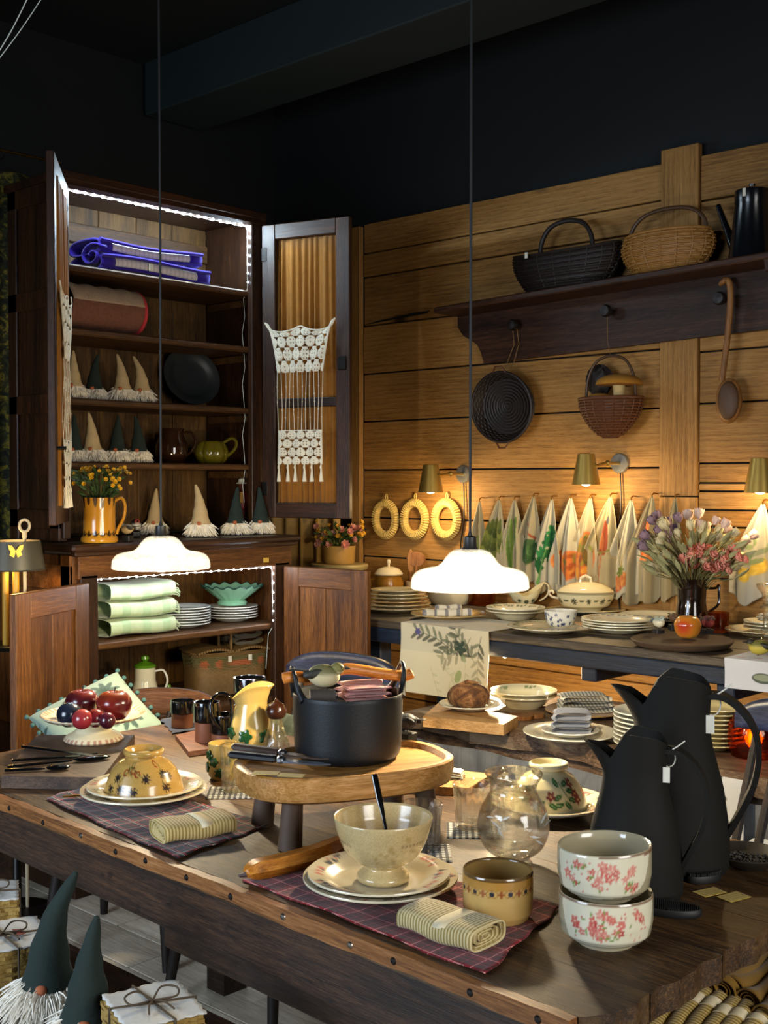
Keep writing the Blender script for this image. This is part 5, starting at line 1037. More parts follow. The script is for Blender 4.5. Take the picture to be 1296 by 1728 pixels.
# plate of rolled napkins
q = oc(757, 1044); plate('wide tan plate holding rolled blue-edged napkins', q, .148, None, 'a88e5a', .02, n=56)
for i, (dx, dy, dz, a) in enumerate(((-.05, -.03, 0, .1), (-.005, -.035, 0, -.1), (.04, -.02, 0, -.2), (.0, .02, .012, .1))):
    napkin(['rolled white napkin with blue edge at the left of the tan plate', 'rolled white napkin with blue edge, front of the tan plate', 'rolled white napkin with blue edge at the right of the tan plate', 'rolled white napkin with blue edge at the back of the tan plate'][i], q + V((dx * math.cos(VIEW) - dy * math.sin(VIEW), dx * math.sin(VIEW) + dy * math.cos(VIEW), .013 + dz)), .10, .035, .026, VIEW + .2 + a, cloth('white_blue_edge', 'cfc8b4', (('x', .045, .3, .3, '3a3f5a', .7),)), False, name='rolled_napkin')
jar('glass_jar', 'square-shouldered glass jar with amber contents behind the pendant', 'jar', oc(812, 1020), [(0, 0), (.055, 0), (.06, .01), (.06, .08), (.045, .095), (.045, .11), (0, .11)], (glass('amber_glass', 'd8a860', .05, .5), STEEL), [(.047, .11), (.047, .122), (0, .124)])
jar('casserole', 'pale lidded casserole dish behind the pendant lamp', 'dish', oc(760, 1018), [(0, 0), (.08, 0), (.1, .03), (.1, .05), (0, .05)], (CREAM, CREAM), [(.102, .05), (.1, .056), (.05, .07), (0, .074)], [(.008, .07), (.012, .085), (0, .09)])
q = oc(870, 1045); plate('lower deep white plate right of the rolled napkins', q, .115, None, 'cfc8a8', .034, n=56, name='soup_plate'); plate('upper deep white plate with speckled rim right of the rolled napkins', q + V((0, 0, .012)), .115, (12, '8a8f7a', '6a755a'), 'd6d0b6', .034, name='soup_plate', ring='6a6f5a')
# gravy boat
t = thing('gravy_boat', 'cream gravy boat with scalloped lip and dark sprigs', 'gravy boat', oc(886, 1026), VIEW)
def gb(a, r, z): k = z / .08; return (r * (1 + .55 * abs(math.cos(a)) ** 2 * k + .05 * math.sin(6 * a) * k), z + .022 * k * math.cos(2 * a) + .008 * k * math.cos(a))
plathe('body', GLAZE, dense([(0, 0), (.034, 0), (.03, .012), (.045, .03), (.052, .055), (.055, .08), (.052, .08), (.042, .035), (0, .025)], .004), 90, lambda th, r, z, i: Cv(th * .05, z, 'd0c59c').flower(-.03, .035, .01, '4a5038', 6).flower(.0, .03, .011, '4a5038', 6).flower(.03, .036, .01, '4a5038', 6), t, fn=gb)
handle(t, [(.06, 0, .03), (.09, 0, .05), (.1, 0, .085), (.085, 0, .105), (.07, 0, .095)], .006, CREAM)
# big plate and blue-and-white cup
q = oc(926, 1066); plate('wide speckled plate under the blue and white cup', q, .150, (14, '9a9078', '8a8068'), 'b3a789', .02, ring='8a7f66')
t = thing('floral_cup', 'blue and white floral cup on the wide speckled plate', 'cup', oc(946, 1061) + V((0, 0, .006)), VIEW)
def p_blue(th, r, z, i):
    c = Cv(th * .055, z, 'd3d2c6'); g = np.random.RandomState(3)
    for _ in range(46): c.flower(g.uniform(-.16, .16), g.uniform(.008, .058), g.uniform(.004, .008), ['2f3a66', '46507a', '262f56'][g.randint(3)], 5, g.uniform(0, 6), .6)
    return c
plathe('body', GLAZE, dense([(0, .002), (.03, 0), (.045, .01), (.055, .03), (.06, .062), (.057, .062), (.05, .03), (.03, .012), (0, .01)], .003), 150, p_blue, t)
# tureen
q = oc(988, 1034); o = plate('oval cream platter under the lidded tureen', q, .15, None, 'c8b98c', .014, n=56, name='platter'); o.rotation_euler[2] = VIEW; o.scale = (1.1, .8, 1)
t = thing('tureen', 'cream lidded tureen with dark leaf border and curled handles', 'tureen', q + V((0, 0, .01)), VIEW)
def p_tur(th, r, z, i):
    c = Cv(th * .1, z, 'd2c8a2').noise(.05, 50, 1)
    for k in range(9): c.flower((k - 4) * .07, .042, .014, '3c4438', 7, k, .7); c.ell((k - 4) * .07 + .035, .045, .012, .004, '4c5444')
    c.put((z > .072) & (z < .077), '4a4a38', .8); return c
ov = Matrix.Diagonal((1.12, .82, 1, 1))
plathe('bowl', GLAZE, dense([(0, 0), (.055, 0), (.06, .008), (.085, .02), (.102, .05), (.104, .068), (0, .068)], .004), 200, p_tur, t, M=ov)
l = plathe('lid', GLAZE, dense([(.106, .069), (.108, .074), (.09, .092), (.06, .108), (.03, .116), (0, .118)], .004), 160, p_tur, t, M=ov)
MB().tube([(-.022, 0, .114), (-.02, 0, .132), (0, 0, .142), (.02, 0, .132), (.022, 0, .114)], .006, 8).build('lid_handle', CREAM, l)
for s in (-1, 1): handle(t, [(s * .11, 0, .05), (s * .135, 0, .055), (s * .15, 0, .07), (s * .138, 0, .08), (s * .13, 0, .07)], .007, CREAM)
# plate stacks
q = oc(1045, 1066)
for i in range(4): plate(('bottom plate of the four in front of the tureen', 'second plate from the bottom in front of the tureen', 'third plate from the bottom in front of the tureen', 'top blue-printed plate of the four in front of the tureen')[i], q + V((.003 * (i % 2), .003 * (i // 2), i * .009)), .133, (12, '6a7080', '7a8078') if i == 3 else None, 'cfcab0', .02, name='dinner_plate', ring='55603f' if i == 3 else '7a7a5c', n=56, group='plates before the tureen')
q = oc(1105, 1050)
for i in range(2): plate(('lower pale plate half hidden left of the flower jug', 'upper pale plate half hidden left of the flower jug')[i], q + V((0, 0, i * .010)), .135, None, 'c9c6b4', .018, name='dinner_plate', ring='8a8a80', n=56)
# tray with apple and birds
q = oc(1151, 1092); TRD = plain('brown_clay_tray', '4a3a2c', .55, var=.2, sc=30)
tag(MB().lathe([(0, .002), (.12, 0), (.15, .008), (.163, .024), (.160, .027), (.152, .024), (.14, .016), (0, .015)], 64).build('round_tray', TRD, None, 50, q), 'round brown tray with apple and three bird figurines', 'tray')
zt = CZ + .018
fruit('apple', 'red and yellow apple on the round brown tray', 'apple', PZ(1160, 1078, zt), .043, ('9c2018', 'd09a2c', 'b8702c'), seed=2, rz=VIEW + 1)
bird('pale round bird figurine on a black block, left on the tray', PZ(1111, 1072, zt), VIEW - 1.2, 1.0, '8f9488', 'c6bfa4', '9aa39a', '4f5a5a', 'block'); bird('brown bird figurine on a block behind the apple', PZ(1137, 1064, zt), VIEW - 1.4, .9, '4a3320', '6b4a2c', '5a3c22', '2c1f14', 'block'); bird('red-breasted bird figurine on a black block, right on the tray', PZ(1194, 1072, zt), VIEW - 1.3, 1.05, '5a2a2a', '9c3f3a', '4a2826', '3a2220', 'block')
jar('candle_glass', 'small amber glass candle cup behind the red-breasted bird', 'candle', oc(1212, 1066), [(0, 0), (.036, 0), (.038, .07), (.035, .07), (.034, .01), (0, .01)], (glass('peach_glass', 'e0b088', .1, .4),))
# flower jug and dried bouquet
q = oc(1167, 1062); t = thing('flower_jug', 'shiny dark brown jug holding dried flowers', 'jug', q, VIEW); JUG = plain('brown_lustre', '1d120c', .12, .2, var=.5, sc=20, **{'Coat Weight': .6})
MB().lathe(dense([(0, 0), (.066, 0), (.066, .01), (.052, .10), (.055, .17), (.062, .185), (.058, .185), (.05, .165), (.046, .1), (.05, .02), (0, .02)], .02), 10).build('body', JUG, t)
handle(t, [(.05, 0, .15), (.085, 0, .15), (.098, 0, .16), (.098, 0, .14), (.095, 0, .09), (.055, 0, .06)], .007, JUG)
bq_ = thing('dried_bouquet', 'big bunch of dried pink, cream and purple flowers in the brown jug', 'flowers', q + V((0, 0, .17)), VIEW)
def bud(name, m, s, petals=7, open_=.6, layers=2):
    mb = MB()
    for l in range(layers):
        for k in range(petals):
            a = 2 * PI * (k + l * .5) / petals; w = s * .34; T = Matrix.Rotation(a, 4, 'Z') @ Matrix.Translation((s * .12, 0, 0)) @ Matrix.Rotation(open_ * (1 - .45 * l), 4, 'Y')
            mb.grid(lambda u, v: ((.25 * math.sin(v * PI) * s * .4) - abs(u - .5) * s * .2, (u - .5) * 2 * w * math.sin(v * 2.6 + .35), v * s), 4, 4, T)
    return mb.build(name, m, bq_, 80)
PINK = plain('dried_pink', 'd58c7c', .85, var=.3); CRM = plain('dried_cream', 'cfc39c', .85, var=.3); PURP = plain('dried_purple', '8a7280', .85, var=.35); PALE = plain('dried_pale_rose', 'd8bcae', .85, var=.25); GRN = plain('dried_green', '94936a', .85, var=.35)
g = random.Random(11); stems = MB(); lv = MB()
protos = {k: bud('bloom', m, s, pt, op) for k, m, s, pt, op in (('p', PINK, .026, 8, .75), ('c', CRM, .042, 6, .32), ('u', PURP, .036, 7, .4), ('r', PALE, .036, 7, .4))}; used_ = set()
def put(kind, x, y, z, sc=1):
    o = protos[kind]
    if kind in used_: o = o.copy(); COL.objects.link(o)
    used_.add(kind); o.location = (x, y, z); d = V((x * 1.1, y * .9, max(.04, z * .8))).normalized(); o.rotation_euler = d.to_track_quat('Z', 'Y').to_euler(); o.scale = (sc,) * 3
    stems.tube([(x * .06, y * .06, -.06), (x * .45, y * .45, z * .5), (x, y, z)], .0016, 5)
s_ = mpp(q)
def fl(kind, px_, py_, dy, sc=1): put(kind, (px_ - 1167) * s_, dy, (1062 - py_) * s_ - .17, sc)
for x, y in ((1105, 885), (1118, 878), (1130, 890), (1142, 882), (1098, 910), (1112, 900), (1090, 925), (1126, 905)): fl('u', x, y, g.uniform(-.05, .05), g.uniform(.9, 1.25))
for x, y in ((1168, 880), (1180, 876), (1200, 885), (1190, 895), (1175, 892), (1212, 890), (1218, 900), (1205, 912), (1262, 908), (1250, 916)): fl('r', x, y, g.uniform(-.04, .06), g.uniform(.9, 1.2))
for i in range(40): fl('c', g.uniform(1100, 1235), g.uniform(890, 960), g.uniform(-.06, .06), g.uniform(.8, 1.2))
for i in range(34): fl('p', g.uniform(1145, 1238), g.uniform(926, 962), g.uniform(-.12, -.03), g.uniform(.8, 1.2))
for i in range(150):
    x, y, z = g.uniform(-.15, .15), g.uniform(-.09, .07), g.uniform(.01, .15); T = Matrix.Translation((x, y, z)) @ V((x, y, .08)).to_track_quat('Z', 'Y').to_matrix().to_4x4() @ Matrix.Rotation(g.uniform(0, 6), 4, 'Z')
    lv.grid(lambda u, v: ((u - .5) * .018 * math.sin(v * PI) , .010 * v * v, v * .07), 4, 6, T)
    if z < .09: stems.tube([(x * .1, y * .1, -.06), (x * .6, y * .6, z * .5), (x, y, z)], .0016, 5)
stems.build('stems', plain('dried_stem', '5f5a34', .85), bq_, kind='stuff'); lv.build('leaves', GRN, bq_, 80, thick=.001, kind='stuff')
# right end: plates, candlestick, bird
q = oc(1288, 1072)
plate('wide pale plate under the small plates at the right edge', q, .13, None, 'c2b48c', .02, n=56, name='dinner_plate')
for i in range(3): plate(('bottom small plate of the three at the right edge', 'middle small plate of the three at the right edge', 'top small plate of the three at the right edge')[i], q + V((.02, -.01, .010 + i * .011)), .085, None, 'cbc4a6', .016, n=48, name='side_plate', ring='55503a', group='small plates at the right edge')
fold('striped_napkin', 'small striped napkin on top of the small plates', q + V((.02, -.02, .052)), VIEW, cloth('dark_stripe_linen', 'b9b39c', (('x', .012, 0, .4, '3a4048', .8),)), .09, .07, .024, 8, 'napkin')
t = thing('glass_candlestick', 'tall cut-glass candlestick cut by the right edge', 'candlestick', PZ(1293, 1090, CZ), VIEW); MB().lathe(smoothprof([(0, 0), (.045, 0), (.045, .008), (.02, .02), (.012, .035), (.02, .05), (.012, .065), (.011, .11), (.022, .125), (.012, .14), (.016, .17), (.03, .19), (.03, .205), (0, .2)], 4), 24).build('glass_body', CLEARB, t)
bird('black and yellow bird figurine at the right end of the console', PZ(1283, 1108, CZ + .001), VIEW + PI - .5, 1.2, '5a5a20', 'a89a3c', '1b1a12', '161610', None)
# runners
def runner(label, x0, x1, ytop, ybot, m, base, paint, depth=.3, skew=0):
    A, Bp = PX(x0, ytop, CF - .012), PX(x1, ytop, CF - .012); zb = PX((x0 + x1) / 2, ybot, CF - .012).z; W = A.y - Bp.y; Lh = CZ - zb; nu, nv = 150, 200; T = depth + Lh
    t = thing('table_runner', label, 'table runner', (CF, (A.y + Bp.y) / 2, CZ), WALL)
    def fn(u, v):
        s = v * T; x = (u - .5) * W
        if s < depth: return (x, depth - s - .006, .0025)
        k = s - depth; return (x + .004 * math.sin(k * 20), -.010 - .01 * k - .006 * math.sin(u * 6 + 1) * min(1, k * 8), .0025 - k)
    mb = MB().grid(fn, nu, nv); uu = np.tile(np.linspace(-.5, .5, nu) * W, nv); ss = np.repeat(depth - np.linspace(0, 1, nv) * T, nu); c = Cv(uu, ss, base).noise(.06, 50, 3); paint(c, W, Lh)
    mb.build('linen', TOW, t, 60, thick=.0025, col=c.c)
def p_bot(c, W, L):
    g = np.random.RandomState(4); G = '353b2c'
    def sprig(x, y, a, n, l):
        for k in range(n):
            x1, y1 = x + math.cos(a) * l, y + math.sin(a) * l; c.seg(x, y, x1, y1, .003, G, .8); c.leaf(x1, y1, .045, .013, a + .8, G, .85); c.leaf(x1, y1, .045, .013, a - .8, '555c46', .8); x, y, a = x1, y1, a + g.uniform(-.25, .2)
        return x, y
    x, y = sprig(W * .1, -.09, 2.5, 6, .03); c.flower(x, y, .016, '4a4670', 6); sprig(W * .35, -.12, 2.3, 6, .03); sprig(W * .2, -.02, -2.6, 4, .03); sprig(W * .3, -.03, -2.2, 5, .03); sprig(W * .42, -.02, -1.9, 5, .03)
    c.flower(W * .18, -.07, .03, '2f3d30', 5, .3, .7); c.put(c.W < -.10, 'd0c39c', .35)
    for a in ((-.06, -.15, -1.2), (.05, -.16, -1.9), (.1, -.13, -1.5), (-.02, -.14, -.6)):
        x, y = a[0], a[1]
        for k in range(6): x1, y1 = x + math.cos(a[2]) * .03, y + math.sin(a[2]) * .03; c.seg(x, y, x1, y1, .002, '9a8a60', .6); c.leaf(x1, y1, .025, .009, a[2] + .9, 'a0a078', .5); x, y = x1, y1
    c.leaf(.06, -.20, .05, .03, 1.2, '7c8a50', .8); c.leaf(.10, -.12, .03, .02, 2.2, '6f8058', .7)
runner('linen table runner with botanical print hanging over the console edge', 676, 824, 1062, 1178, None, 'b5ad94', p_bot)
def p_fish(c, W, L): c.ell(.02, -.05, .035, .016, '4a5248'); c.ell(.02, -.048, .03, .010, '8a927c', 0, .7); c.leaf(.05, -.05, .03, .02, .2, '4a5248'); [c.leaf(-.08 + k * .05, .03 + .01 * k, .03, .012, .3, 'b0604a', .8) for k in range(4)]; c.band(-.2, -.135, '9aa3b4', .4)
runner('pale blue linen runner with a fish at the right end of the console', 1222, 1330, 1105, 1168, None, 'b3b7bf', p_fish, .2)
t = thing('console_lamp', 'small bright lamp fixed under the console edge', 'lamp', PX(852, 1106, CF + .1), 0); MB().ball((0, 0, 0), .010, 10, 8).build('lamp_head', emit('small_lamp_glow', 'e8fbff', 120), t); MB().tube([(.0, 0, .004), (.02, 0, .05)], .008, 8).build('lamp_body', STEEL, t); l = bpy.data.lights.new('console_lamp_light', 'POINT'); l.energy = 28; l.color = (1, .76, .46); l.shadow_soft_size = .012; o = bpy.data.objects.new('console_lamp_light', l); COL.objects.link(o); o.parent = t; o.location = (-.012, 0, -.012)
# ================================================================ ON THE BENCH
def ob(x, y, z=BZ): return PZ(x, y, z + .001)
pc = [(713, 1222), (853, 1236), (872, 1220), (742, 1196)]; Pq = [PZ(a, b, BZ + .035) for a, b in ((714, 1208), (850, 1222), (874, 1208), (742, 1184))]; c = sum(Pq, V()) / 4; c.z = BZ
tag(MB().prism([(p.x - c.x, p.y - c.y) for p in Pq], .001, .034).build('cutting_board', wood('bench_board', '6f4d26', '9a7240', 'b48e5c', 'y', 60), None, 30, c), 'thick wooden cutting board under the bread plate', 'board')
plate('white plate under the round loaf of bread', PZ(792, 1196, BZ + .036), .097, None, 'cfc8b0', .016, n=56)
lo = thing('bread_loaf', 'round dark-crusted loaf of bread on a white plate', 'bread', PZ(791, 1193, BZ + .040), VIEW); t = NT('bread_crust'); nz = t.noise(t.coord((1, 1, 1)), 22, 8, .7, .8); t.bump(nz, .9, .01); CRU = t.set(**{'Base Color': t.ramp(nz, [(.35, '3a2212'), (.48, '66401f'), (.58, '94683c'), (.68, 'c0a47c')]), 'Roughness': .85})
MB().ball((0, 0, .034), 1, 32, 20, (.068, .062, .044), None, lambda a, b: 1 + .02 * math.sin(3 * a) + .02 * math.sin(5 * a + 2 * b) - .06 * max(0, math.sin(b)) ** 20 - .12 * max(0, -math.sin(b)) ** 4).build('crust', CRU, lo)
MB().tube([(-.03, -.01, .074), (-.005, -.0, .079), (.03, .012, .074)], [.004, .009, .004], 8).build('crust_ridge', CRU, lo)
q = ob(884, 1192); plate('lower deep cream plate right of the loaf', q, .112, None, 'cdc29e', .04, n=56, name='soup_plate'); plate('upper deep cream plate with green sprig right of the loaf', q + V((0, 0, .014)), .112, (6, '8a9a6a', '7a8a60'), 'd6cfae', .04, name='soup_plate', ring='8a8f6a')
for i, (x, y, r) in enumerate(((880, 1212, .04), (903, 1210, .03))): tag(MB().lathe([(0, 0), (r, 0), (r, .012), (0, .013)], 28).build('wooden_disc', PADW, None, 40, ob(x, y)), ('larger small wooden disc beside the bread board', 'smaller wooden disc beside the bread board')[i], 'coaster')
o = plate('oval wooden plate under the folded striped napkins', ob(988, 1206), .13, None, '8f6a34', .016, n=48, name='wooden_plate', m=MATTP); fold('striped_napkins', 'pile of folded dark-striped napkins on the oval wooden plate', ob(985, 1204) + V((0, 0, .012)), VIEW + .1, cloth('dark_stripe_linen', 'b9b39c'), .17, .09, .05, 4, 'napkin')
q = ob(962, 1246); o = plate('white plate with scalloped rim under the grey napkins', q, .138, None, 'cfcbb6', .02, n=72, name='scalloped_plate', ring='8a8a74'); plate('small white plate stacked on the scalloped plate', q + V((0, 0, .010)), .085, None, 'c9c8be', .016, n=48, name='side_plate')
fold('grey_napkins', 'pile of folded grey-blue napkins on the scalloped plate', q + V((.01, 0, .020)), VIEW - .1, cloth('grey_blue_linen', '8b8f98'), .115, .085, .06, 6, 'napkin')
for nm, (x, y), r, n_, col in (('the scalloped white stack behind the black pitchers', (1098, 1262), .105, 8, 'c6c9bb'), ('the yellowish stack seen through the pitcher handle', (1206, 1262), .085, 9, 'bfb180')):
    q = ob(x, y)
    for i in range(n_): o = plate(['bottom', 'second', 'third', 'fourth', 'fifth', 'sixth', 'seventh', 'eighth', 'ninth'][i] + ' plate' + ('' if i == 0 else ' from the bottom') + ' of ' + nm, q + V((0, 0, .0125 * i)), r, None, col, .018, n=44, name='dinner_plate', group=nm, ring='7f8a70'); 
t = thing('amber_lantern', 'glowing amber glass lantern behind the blue chair', 'lantern', ob(1272, 1275), VIEW); MB().lathe([(0, 0), (.06, 0), (.07, .03), (.07, .09), (.055, .11), (.052, .11), (.065, .088), (.065, .03), (0, .012)], 28).build('glass_body', glass('amber_glass2', 'd88a30', .1, .5, .6, 40), t); MB().ball((0, 0, .05), .016, 10, 8, (1, 1, 1.5)).build('flame', emit('amber_flame', 'ff9a30', 25), t)
A = PZ(1172, 1270, BZ); mb = MB().grid(lambda u, v: ((u - .5) * .26, -.006 - .004 * math.sin(u * 9), .002 - v * .16), 90, 60); uu = np.tile(np.linspace(-.13, .13, 90), 60); ss = np.repeat(-np.linspace(0, .16, 60), 90); c = Cv(uu, ss, 'b9bcc2').noise(.05, 60, 2)
c.seg(-.03, -.06, .05, -.03, .03, '55585c'); c.leaf(.04, -.03, .05, .02, .9, '44474c'); c.leaf(.04, -.035, .05, .018, -.5, '44474c'); c.ell(.02, -.11, .03, .02, '3c4656'); c.ell(.02, -.11, .018, .011, 'c8c8c8')
fx = PX(1180, 1290, 2.845); o = mb.build('fish_cloth', TOW, None, 60, (2.845, fx.y, BZ - .01), WALL, thick=.002, col=c.c); tag(o, 'pale cloth printed with grey fish hanging in front of the bench', 'towel')
st = thing('low_stool', 'low wooden stool behind the blue chair carrying white linen', 'stool', (2.75, 1.22, 0)); MB().box((0, 0, .47), (.15, .34, .03), ch=.004).build('seat', APRW, st)
for sx in (-1, 1):
    for sy in (-1, 1): MB().tube([(sx * .06, sy * .15, 0), (sx * .05, sy * .12, .456)], .014, 8).build('leg', APRW, st)
fold('white_linen', 'folded white linen pile on the low stool behind the chair', (2.75, 1.22, .487), WALL, cloth('white_cool_linen', 'c3c9d2'), .3, .17, .07, 9, 'linen')
# ================================================================ CORNER PEDESTAL with flower pot
q = PD(572, 951, 5.62); t = thing('pedestal', 'tall round pedestal in the corner carrying a flower pot', 'pedestal', (q.x, q.y, 0)); MB().lathe([(0, q.z), (.135, q.z), (.14, q.z - .01), (.135, q.z - .025), (.03, q.z - .03)], 40).build('top', plain('worn_cream_paint', 'a89768', .5), t); MB().lathe([(.0, .0), (.14, 0), (.13, .03), (.03, .05), (.03, q.z - .028), (0, q.z - .028)], 24).build('column', APRW, t)
t = thing('flower_pot', 'round tan pot standing on the corner pedestal', 'flower pot', (q.x, q.y, q.z + .001), VIEW); MB().lathe([(0, 0), (.072, 0), (.075, .01), (.078, .07), (.08, .085), (.074, .085), (.07, .07), (0, .065)], 32).build('pot', plain('tan_pot', 'a8813e', .6), t)
fb_ = thing('pink_bouquet', 'bunch of pink and yellow flowers in the corner pot', 'flowers', (q.x, q.y, q.z + .07), VIEW); pp_ = None; g = random.Random(5)
def bloom(par, name, m, s, pet, op, layers=2):
    mb = MB()
    for l in range(layers):
        for k in range(pet):
            T = Matrix.Rotation(2 * PI * (k + l * .5) / pet, 4, 'Z') @ Matrix.Rotation(op * (1 - .4 * l), 4, 'Y'); mb.grid(lambda u, v: (0, (u - .5) * s * .8 * math.sin(v * 2.7 + .3), v * s), 3, 3, T)
    mb.ball((0, 0, s * .2), s * .25, 8, 5); return mb.build(name, m, par, 80)
def scatter(par, name, m, s, pet, op, spots):
    o = None
    for x, y, z in spots:
        o = bloom(par, name, m, s, pet, op) if o is None else o.copy()
        if o.name not in COL.objects: COL.objects.link(o)
        o.location = (x, y, z); o.rotation_euler = V((x * 1.5, y * 1.5 - .06, z * .6 + .02)).to_track_quat('Z', 'Y').to_euler(); o.scale = (g.uniform(.8, 1.2),) * 3
def foliage(par, m, n, rx, ry, z0, z1, L, w_, taper=.5):
    mb = MB()
    for _ in range(n):
        a, k, z = g.uniform(0, 6.28), math.sqrt(g.random()), g.uniform(z0, z1); f_ = taper + (1 - taper) * (z - z0) / (z1 - z0 + 1e-6); x, y = rx * k * math.cos(a) * f_, ry * k * math.sin(a) * f_
        T = Matrix.Translation((x, y, z)) @ V((x * 2, y * 2, .05)).to_track_quat('Z', 'Y').to_matrix().to_4x4() @ Matrix.Rotation(g.uniform(0, 6), 4, 'Z'); mb.grid(lambda u, v: ((u - .5) * w_ * math.sin(v * PI * .95 + .1), .2 * L * v * v, v * L), 3, 4, T)
    for _ in range(n // 5): a, k = g.uniform(0, 6.28), math.sqrt(g.random()); x, y = rx * k * math.cos(a), ry * k * math.sin(a); mb.tube([(x * .2, y * .2, 0), (x * .7, y * .7, z1 * .6), (x, y, z1)], .0012, 4)
    mb.build('foliage', m, par, 80, kind='stuff')
foliage(fb_, plain('leaf_green', '3f5222', .7, var=.4), 90, .1, .08, .0, .09, .05, .022)
scatter(fb_, 'pink_bloom', plain('soft_pink_petal', 'cf8f80', .7), .03, 7, .7, [(g.uniform(-.105, .09), g.uniform(-.09, .02), g.uniform(.01, .11)) for _ in range(13)]); scatter(fb_, 'yellow_bloom', plain('yellow_petal', 'c9982a', .7), .016, 6, 1.0, [(g.uniform(-.11, .12), g.uniform(-.08, .05), g.uniform(.05, .13)) for _ in range(22)])
# ================================================================ IN THE CUPBOARD
def onshelf(x, Y, z, y=800): p = PY(x, y, Y); return V((p.x, p.y, z + .001))
S1, S2, S3, S4, CTR, LS1, LS2 = 2.243, 2.013, 1.761, 1.528, 1.239, .883, .591
# quilt
PUR = cloth('purple_edging', '33209a', weave=200); QLT = cloth('white_quilt', 'd8d4dc', (('x', .02, 0, .3, 'a49cb4', .4),), weave=150, wv=.8)
p = onshelf(233, 3.88, S1); t = thing('quilt', 'folded purple and white quilt on the top cupboard shelf', 'quilt', p, -.02)
def qlayer(z, w, d, h, dx):
    def fn(u, v):
        a = 2 * PI * u; y = math.copysign(abs(math.cos(a)) ** .6, math.cos(a)) * d / 2; return ((v - .5) * w + dx, y, z + h / 2 + math.copysign(abs(math.sin(a)) ** .8, math.sin(a)) * h / 2 + .006 * math.sin(v * 5 + z * 40))
    MB().grid(fn, 30, 16, closeu=True).build('quilt_layer', QLT, t)
    for s in (-1, 1): MB().grid(lambda u, v: fn(u, .5 + s * (.5 - v * .12)), 30, 4, closeu=True).build('end_edging', PUR, t, thick=.008)
    for zz in (0, 1): MB().tube([((k / 14 - .5) * w + dx, -d / 2 + .01 * (1 - zz) - .004, z + .008 + zz * (h - .016) + .006 * math.sin(k / 14 * 5 + z * 40)) for k in range(15)], .0085, 8, flat=.8).build('edging', PUR, t)
qlayer(0, .50, .22, .06, .02); qlayer(.061, .47, .21, .055, .0)
pts = [((.012 + .0032 * i) * math.cos(i * .42), (.012 + .0032 * i) * math.sin(i * .42)) for i in range(22)]
MB().grid(lambda u, v: (-.245 + .03 * v, -.06 + pts[min(21, int(u * 21))][0], .055 + pts[min(21, int(u * 21))][1] * .6), 22, 2).build('rolled_end', PUR, t, thick=.006)
MB().box((-.02, -.125, .03), (.018, .002, .028)).build('price_tag', plain('white_tag', 'd6d3c4'), t)
# rolled blanket
p = onshelf(175, 3.84, S2); t = thing('rolled_blanket', 'rolled brown fleece blanket with red edge on the second shelf', 'blanket', p, .0)
FLE = plain('brown_fleece', '6f4636', .95, var=.45, sc=90, bump=.8); FLEC = plain('beige_fleece', 'a08a74', .95, var=.3, sc=110, bump=.9)
cyl = lambda r0, r1, a0, a1, x0, x1: (lambda u, v: (x0 + (x1 - x0) * v, (r0 + .003 * math.sin(v * 30 + u * 20)) * math.cos(a0 + (a1 - a0) * u), .088 + (r0 + .003 * math.sin(v * 25)) * .95 * math.sin(a0 + (a1 - a0) * u)))
MB().grid(cyl(.085, 0, 0, 2 * PI, -.18, .135), 40, 20, closeu=True).build('fleece_roll', FLE, t); MB().grid(cyl(.0885, 0, .2, 2.95, -.18, .132), 30, 20).build('fleece_top', FLEC, t, thick=.004)
MB().tube([(.138, .082 * math.cos(a), .088 + .078 * math.sin(a)) for a in np.linspace(0, 2 * PI, 30)[:-1]], .009, 8, True).build('red_edge', plain('red_binding', 'b02c34', .8), t); MB().lathe([(0, 0), (.083, 0)], 30, Matrix.Translation((.134, 0, .088)) @ Matrix.Rotation(PI / 2, 4, 'Y')).build('roll_end', FLE, t)
# gnomes
FELC = plain('cream_felt_hat', 'b39c74', .95, var=.12, sc=90, bump=.2); FELG = plain('dark_green_felt', '16241f', .95, var=.2, sc=120, bump=.3); BRDW = plain('white_wool', 'e9e2d2', .95, var=.08, **{'Sheen Weight': .4}); NOSE = plain('felt_nose', 'a65a34', .9)
def tuft(seed, n, r0, h0, L, rz_=.75):
    g = random.Random(seed); mb = MB(); mb.ball((0, 0, h0 * .52), 1, 14, 8, (r0 * .92, r0 * rz_ * .92, h0 * .5))
    for _ in range(n):
        a, b = g.uniform(0, 6.28), math.asin(g.uniform(-.5, .98)); e = V((math.cos(a) * math.cos(b), math.sin(a) * math.cos(b), math.sin(b))); q = V((e.x * r0 * .8, e.y * r0 * rz_ * .8, h0 * .52 + e.z * h0 * .46)); d = V((e.x * .55, e.y * .55, e.z * .2 - .6)) + V((g.uniform(-.45, .45), g.uniform(-.45, .45), g.uniform(-.35, .45)))
        d = d.normalized() * L * g.uniform(.5, 1.3); m1_ = q + d * .5; m2_ = q + d - V((0, 0, L * .25)); m1_.z = max(m1_.z, .002); m2_.z = max(m2_.z, .001); mb.tube([q, m1_, m2_], [L * .10 * (.45 if n > 600 else 1), L * .07 * (.45 if n > 600 else 1), L * .01], 4, capped=False)
    return mb
_tm = {}
